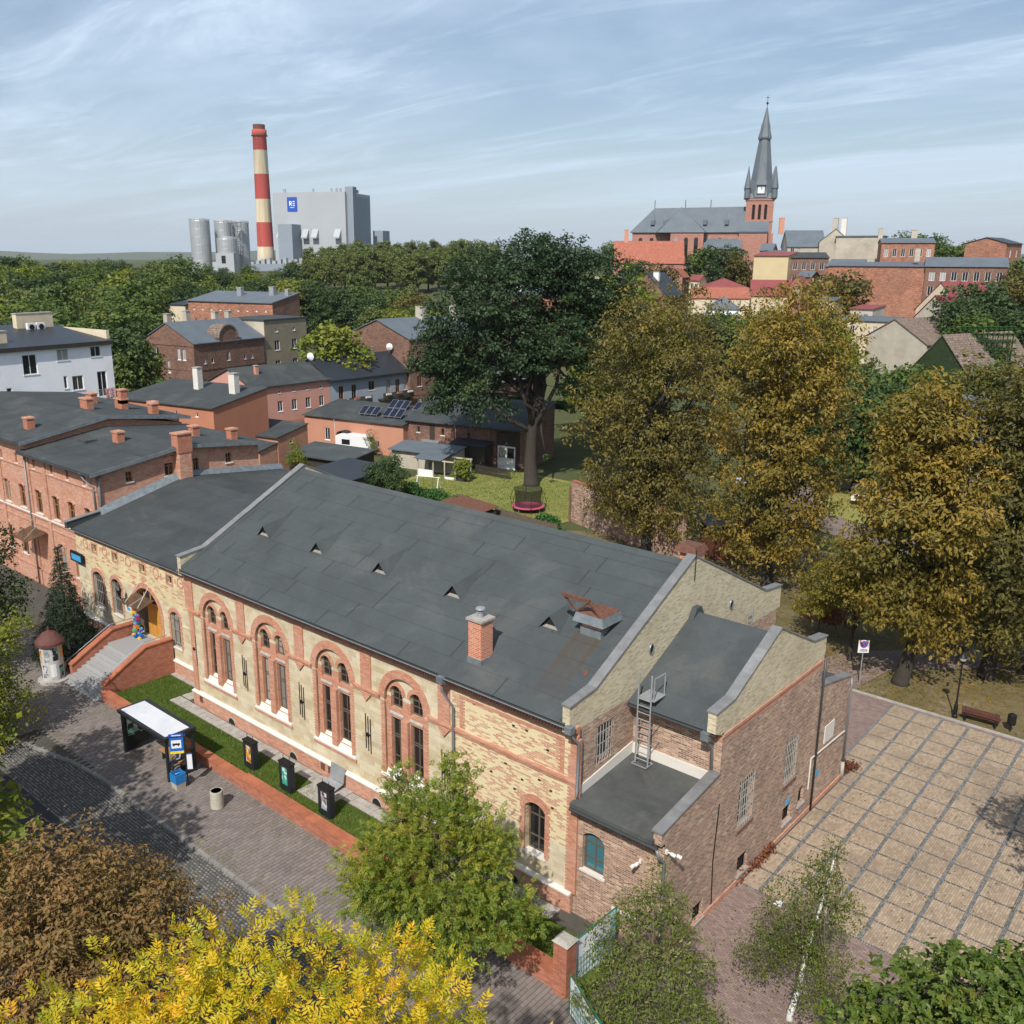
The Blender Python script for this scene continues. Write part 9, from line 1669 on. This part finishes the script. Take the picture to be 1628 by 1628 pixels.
for k in range(4): a = k*math.pi/2; c_, s_ = math.cos(a), math.sin(a); m = MB(); m.tube([(1.5*c_, 1.5*s_, .55), (1.6*c_, 1.6*s_, 0)], .035, 5); m.build('leg', M['iron'], tp, False)
cv = thing('caravan', 'white caravan with a red stripe parked by the low salmon house', 'caravan', (-49.2, 55.4, -1.2), R(16))
m = MB(); pr = [(-2.9, .55), (-2.9, 2.5), (-2.6, 2.75), (1.7, 2.75), (2.6, 1.9), (2.7, .9), (2.4, .55)]; m.prism([(x, -1.1, z) for x, z in pr], (0, 2.2, 0)); m.build('body', M['pvc'], cv, False)
m = MB(); m.box(-2.91, 2.2, -1.12, -1.1, .75, .88); m.build('red_stripe', M['redroof'], cv, False); m = MB(); m.box(-1.9, -.6, -1.12, -1.1, 1.5, 2.2); m.build('window', M['glass'], cv, False)
for x in (-.3,): m = MB(); m.tube([(x, -1.15, .35), (x, -.95, .35)], .35, 14); m.build('wheel', M['black'], cv, False)
m = MB(); m.tube([(2.6, 0, .5), (3.6, 0, .5)], .05, 5); m.build('drawbar', M['iron'], cv, False)
pg = thing('pergola', 'white timber pergola with a ragged translucent roof in the yard', 'pergola', (-30.9, 52.6, G), R(14))
for x in (-3.2, -1.0, .6, 2.8):
    for y in (0, 2.6): m = MB(); m.box(x-.06, x+.06, y-.06, y+.06, 0, 2.3); m.build('post', M['paleplaster'], pg, False)
m = MB(); m.hexa([(-3.6, -.4, 2.25), (.3, -.4, 2.25), (.3, 2.9, 2.7), (-3.6, 2.9, 2.7), (-3.6, -.4, 2.3), (.3, -.4, 2.3), (.3, 2.9, 2.75), (-3.6, 2.9, 2.75)]); m.build('roof_sheet', M['greyroof'], pg, False)
for y in (0, 2.6): m = MB(); m.box(-3.4, 3.0, y-.05, y+.05, 2.1, 2.25); m.build('beam', M['paleplaster'], pg, False)
m = MB(); m.box(-3.2, -1.0, -.04, .04, .05, .9); m.box(.6, 2.8, -.04, .04, 0, .3); m.build('side_panel', M['pvc'], pg, False)
sw = thing('swing_frame', 'white tubular swing frame at the back of the yard lawn', 'swing', (-26.6, 46.2, G), R(20)); m = MB()
for s in (-1.3, 1.3): m.tube([(s, -.7, 0), (s, 0, 2.0), (s, .7, 0)], .05, 5)
m.tube([(-1.5, 0, 2.0), (1.5, 0, 2.0)], .05, 5); m.build('frame', M['pvc'], sw, False); m = MB(); m.box(-.6, .6, -.2, .2, .45, .5); m.tube([(-.55, 0, .5), (-.55, 0, 2)], .015, 4); m.tube([(.55, 0, .5), (.55, 0, 2)], .015, 4); m.build('seat', M['dkgrey'], sw, False)
pf = thing('picket_fence', 'brown picket fence in front of the white garage door', 'fence', (-29.6, 57.5, G), R(4)); 
for k in range(32): m = MB(); m.box(k*.17, k*.17+.1, -.015, .015, .05, 1.15+.06*(k % 2)); m.build('picket', M['barkdark'], pf, False)
for z in (.3, .9): m = MB(); m.box(0, 5.4, .016, .06, z, z+.08); m.build('rail', M['barkdark'], pf, False)
wf = thing('board_fence', 'weathered board fence at the near side of the yard behind the ridge', 'fence', (-13.2, 42.4, G), R(-6))
for k in range(48): m = MB(); m.box(k*.18, k*.18+.16, -.02, .02, 0, 1.6+random.uniform(-.06, .06)); m.build('board', M['bark'], wf, False)
rs_ = thing('rusty_shed', 'low shed roofed with rusty red sheets beside the lawn', 'shed', (-18.6, 41.2, G), R(-8)); m = MB(); m.hexa([(0, -1.6, 1.6), (6.4, -1.6, 1.6), (6.4, 1.4, 2.0), (0, 1.4, 2.0), (0, -1.6, 1.66), (6.4, -1.6, 1.66), (6.4, 1.4, 2.06), (0, 1.4, 2.06)]); m.build('roof', M['rust'], rs_, False); m = MB(); m.box(.2, 6.2, -1.4, 1.2, 0, 1.58); m.build('walls', M['barkdark'], rs_, False)
bw = thing('brick_wall', 'tall patched brick wall between the yard lawn and the chestnut', 'wall', (-7.8, 48.0, G), R(-16)); m = MB(); m.box(0, 16, 0, .4, -.1, 4.2); m.build('brickwork', brick('patched_brick', [(0,(.16,.08,.055)),(.5,(.30,.17,.12)),(1,(.46,.34,.25))], (.36,.29,.23), .4, .14, .02, (.08,.05,.04), .5, .5), bw, False); m = MB(); m.box(-.05, 16, -.05, .45, 4.2, 4.28); m.build('coping', M['terra'], bw, False); m = MB(); m.box(-.3, 0, -.1, 14, -.1, 3.6); m.build('return_wall', M['darkbrick'], bw, False)
# ivy bank, wall and hedges
def ivy(name, label, x, y, z, rz, ln, dp, h, n, leaf='ivy', ls=.22, cat='hedge'):
    t = thing(name, label, cat, (x, y, z), rz); rng = np.random.default_rng(int(abs(x*10+y))); C = np.stack([rng.uniform(0, ln, n), rng.uniform(0, dp, n), rng.uniform(.1, 1, n)**.6*h], 1); C[:, 2] += .15*h*np.sin(C[:, 0]*1.7)
    o = leaf_mesh('foliage', C, .3, 14, ls, ls*.75, L_[leaf], np.array([ln/2, dp+2, 0]), rng, .5); o.parent = t; m = MB(); m.box(.1, ln-.1, dp*.4, dp*.6, 0, h*.7); m.build('stems', M['barkdark'], t, False)
ivy('hedge', 'leafy green hedge at the foot of the yard lawn behind the ridge', -26.5, 42.0, G, R(-3), 9, 1.6, 1.7, 500)
ivy('hedge', 'green bush against the patched brick wall at the lawn corner', -8.6, 43.0, G, R(-10), 3.0, 1.2, 1.5, 160)
ivy('ivy_wall', 'ivy covered wall glowing green behind the chestnuts', 8.5, 79.6, G, R(10), 16, .8, 5.2, 1000, ls=.28)
ivy('ivy_roof', 'strip of ivy creeping over the ridge of the barn', -43.0, 69.0, 5.2, R(13), 16, .9, 1.0, 420, ls=.3)
ivy('vine', 'yellowing vine climbing the corner of the pergola', -28.6, 52.4, G, R(14), 1.8, 1.4, 2.3, 160, 'linden', .2, 'vine')
tree('yard_bush', 'dark fruit tree standing behind the hall ridge by the sheds', -27.4, 40.6, G, [(0,0,3.4,2.0,2.0,1.7),(1.4,.4,2.8,1.6,1.6,1.4),(-1.2,-.3,2.9,1.7,1.7,1.5),(.2,.5,4.4,1.4,1.4,1.1)], 'dark', 420, 16, .2, .13, .5, 131, (.12, .06, 3), twigs=60)
tree('yard_willow', 'slim yellow green sapling beside the salmon garage', -45.0, 41.6, G, [(0,0,3.6,.9,.9,1.5),(.4,.2,2.4,1.2,1.2,1.3),(-.5,0,2.0,1.0,1.0,1.0)], 'linden', 160, 14, .2, .07, .4, 132, (.06, .03, 3.4), twigs=40, droop=.5)
tree('yard_bush', 'small dry tree in front of the porch of the low salmon house', -47.0, 55.6, G, [(0,0,2.4,.8,.8,1.3),(.4,0,1.6,.9,.9,.9)], 'birch', 90, 14, .18, .1, .4, 133, (.06, .03, 2.2), twigs=30)
ivy('weeds', 'rust red weeds along the foot of the annex wall', L2+.15, 6.4, G, R(90), 3.4, .5, .35, 70, 'red', .14, 'weeds')
ivy('weeds', 'small rust red weed patch at the rear corner of the annex', L2+.1, 18.0, G, R(80), 1.4, .6, .3, 26, 'red', .14, 'weeds')
def litter(name, n, fn, leaf, ls):
    P = fn(n); a = RNG.uniform(0, 6.28, len(P)); k = len(P); c = np.stack([np.cos(a), np.sin(a), np.zeros(k)], 1); e = np.stack([-np.sin(a), np.cos(a), np.zeros(k)], 1); s = RNG.uniform(.5, 1.3, (k, 1))*ls; up = np.array([0, 0, 1.])*RNG.uniform(.0, .35, (k, 1))*s
    co = np.stack([P-c*s, P+e*s*.55+up, P+c*s, P-e*s*.55+up*.6], 1); return stuff(np_mesh(name, co.reshape(-1, 3), np.arange(4*k).reshape(-1, 4), L_[leaf], np.repeat(RNG.random(k), 4)))
def park_pts(n):
    p = np.stack([RNG.uniform(8, 45, n), RNG.uniform(28.7, 50, n), np.full(n, G+.02)], 1); d = np.min(np.stack([np.hypot(p[:, 0]-a, p[:, 1]-b) for a, b in ((30.4, 31.6), (34.2, 36.3), (39.5, 41), (15.9, 43), (26.6, 33))]), 0); return p[RNG.random(n) < np.exp(-d/4)+.06]
litter('fallen_leaves', 26000, park_pts, 'chestnut', .09)
litter('pavement_leaves', 900, lambda n: np.stack([RNG.uniform(-10, 27, n), np.where(RNG.random(n) < .5, -7.7+RNG.exponential(.35, n), -3.75-RNG.exponential(.5, n)), np.full(n, PZ+.035)], 1), 'linden', .055)
litter('plaza_leaves', 700, lambda n: np.stack([RNG.uniform(32.3, 42, n), RNG.uniform(-2, 28, n), np.full(n, G+.035)], 1), 'chestbrown', .06)
# trailer with a black cover, cars under the chestnuts
tl = thing('trailer', 'white slatted trailer under a black tarpaulin on the meadow', 'trailer', (11.0, 73.6, G), R(14)); m = MB(); m.box(0, 5.6, 0, 2.2, .55, 1.5); m.build('box', M['pvc'], tl, False)
for k in range(5): m = MB(); m.box(-.01, 5.61, -.03, 0, .6+k*.18, .72+k*.18); m.build('slat', M['white'], tl, False)
m = MB(); m.prism([(-.05, -.08, 1.45), (-.05, 1.1, 2.25), (-.05, 2.28, 1.45)], (5.7, 0, 0)); m.build('tarpaulin', M['dkgrey'], tl, False); m = MB(); m.tube([(4.0, -.2, .42), (4.0, .02, .42)], .42, 14); m.build('wheel', M['black'], tl, False)
def car(label, x, y, rz, col):
    t = thing('parked_car', label, 'car', (x, y, G), rz, 'cars parked behind the chestnuts'); cm = plain('car_paint', col, .25, .2, var=.02, bump=0, spec=.6)
    pr = [(-2.1, .35), (-2.1, .85), (-1.95, .95), (-1.1, 1.0), (-.4, 1.42), (1.1, 1.45), (1.85, 1.0), (2.1, .9), (2.1, .35)]; m = MB(); m.prism([(a, -.82, b) for a, b in pr], (0, 1.64, 0)); m.build('body', cm, t, False)
    for s in (-.825, .825): m = MB(); m.poly([(-.95, s, 1.02), (-.38, s, 1.36), (1.0, s, 1.38), (1.55, s, 1.02)]); m.build('side_window', M['glass'], t, False)
    m = MB(); m.quad((-1.06, -.7, 1.03), (-1.06, .7, 1.03), (-.44, .62, 1.42), (-.44, -.62, 1.42)); m.build('windscreen', M['glass'], t, False)
    for a in (-1.3, 1.3):
        for s in (-.84, .64): m = MB(); m.tube([(a, s, .32), (a, s+.2, .32)], .32, 14); m.build('wheel', M['black'], t, False)
car('white car glimpsed through the olive chestnut', -.5, 74.0, R(20), (.6,.6,.6)); car('silver car by the dirt road under the orange chestnut', 8.4, 62.5, R(70), (.35,.36,.38)); car('dark car under the oak by the yard shed', -15.5, 66.0, R(40), (.02,.03,.06))
rs2 = MB(); rs2.box(26.6, 27.4, 9.4, 10.2, 11.0, 12.1); s2 = rs2.build('vent_shaft', M['chimbrick'], hall); rs2 = MB(); rs2.hexa([(26.35, 9.2, 12.1), (27.5, 9.2, 12.1), (27.5, 10.4, 12.1), (26.35, 10.4, 12.1), (26.5, 9.35, 12.4), (27.35, 9.35, 12.4), (27.35, 10.25, 12.4), (26.5, 10.25, 12.4)]); o = rs2.build('rusty_lid', M['rust'], None); _adopt(o, s2, True)
# haze over the far town
hzb = MB(); hzb.box(-9000, 5200, -2600, 9500, -62, 150); ho = hzb.build('haze', M['void']); ho['kind'] = 'stuff'; hm = bpy.data.materials.new('thin_haze'); hm.use_nodes = True; ht_ = hm.node_tree; ht_.nodes.clear(); ov_ = ht_.nodes.new('ShaderNodeOutputMaterial'); pv_ = ht_.nodes.new('ShaderNodeVolumePrincipled'); pv_.inputs['Color'].default_value = (.94, .97, 1, 1); pv_.inputs['Density'].default_value = .00006; pv_.inputs['Anisotropy'].default_value = .2; ht_.links.new(pv_.outputs[0], ov_.inputs['Volume']); ho.data.materials.clear(); ho.data.materials.append(hm)
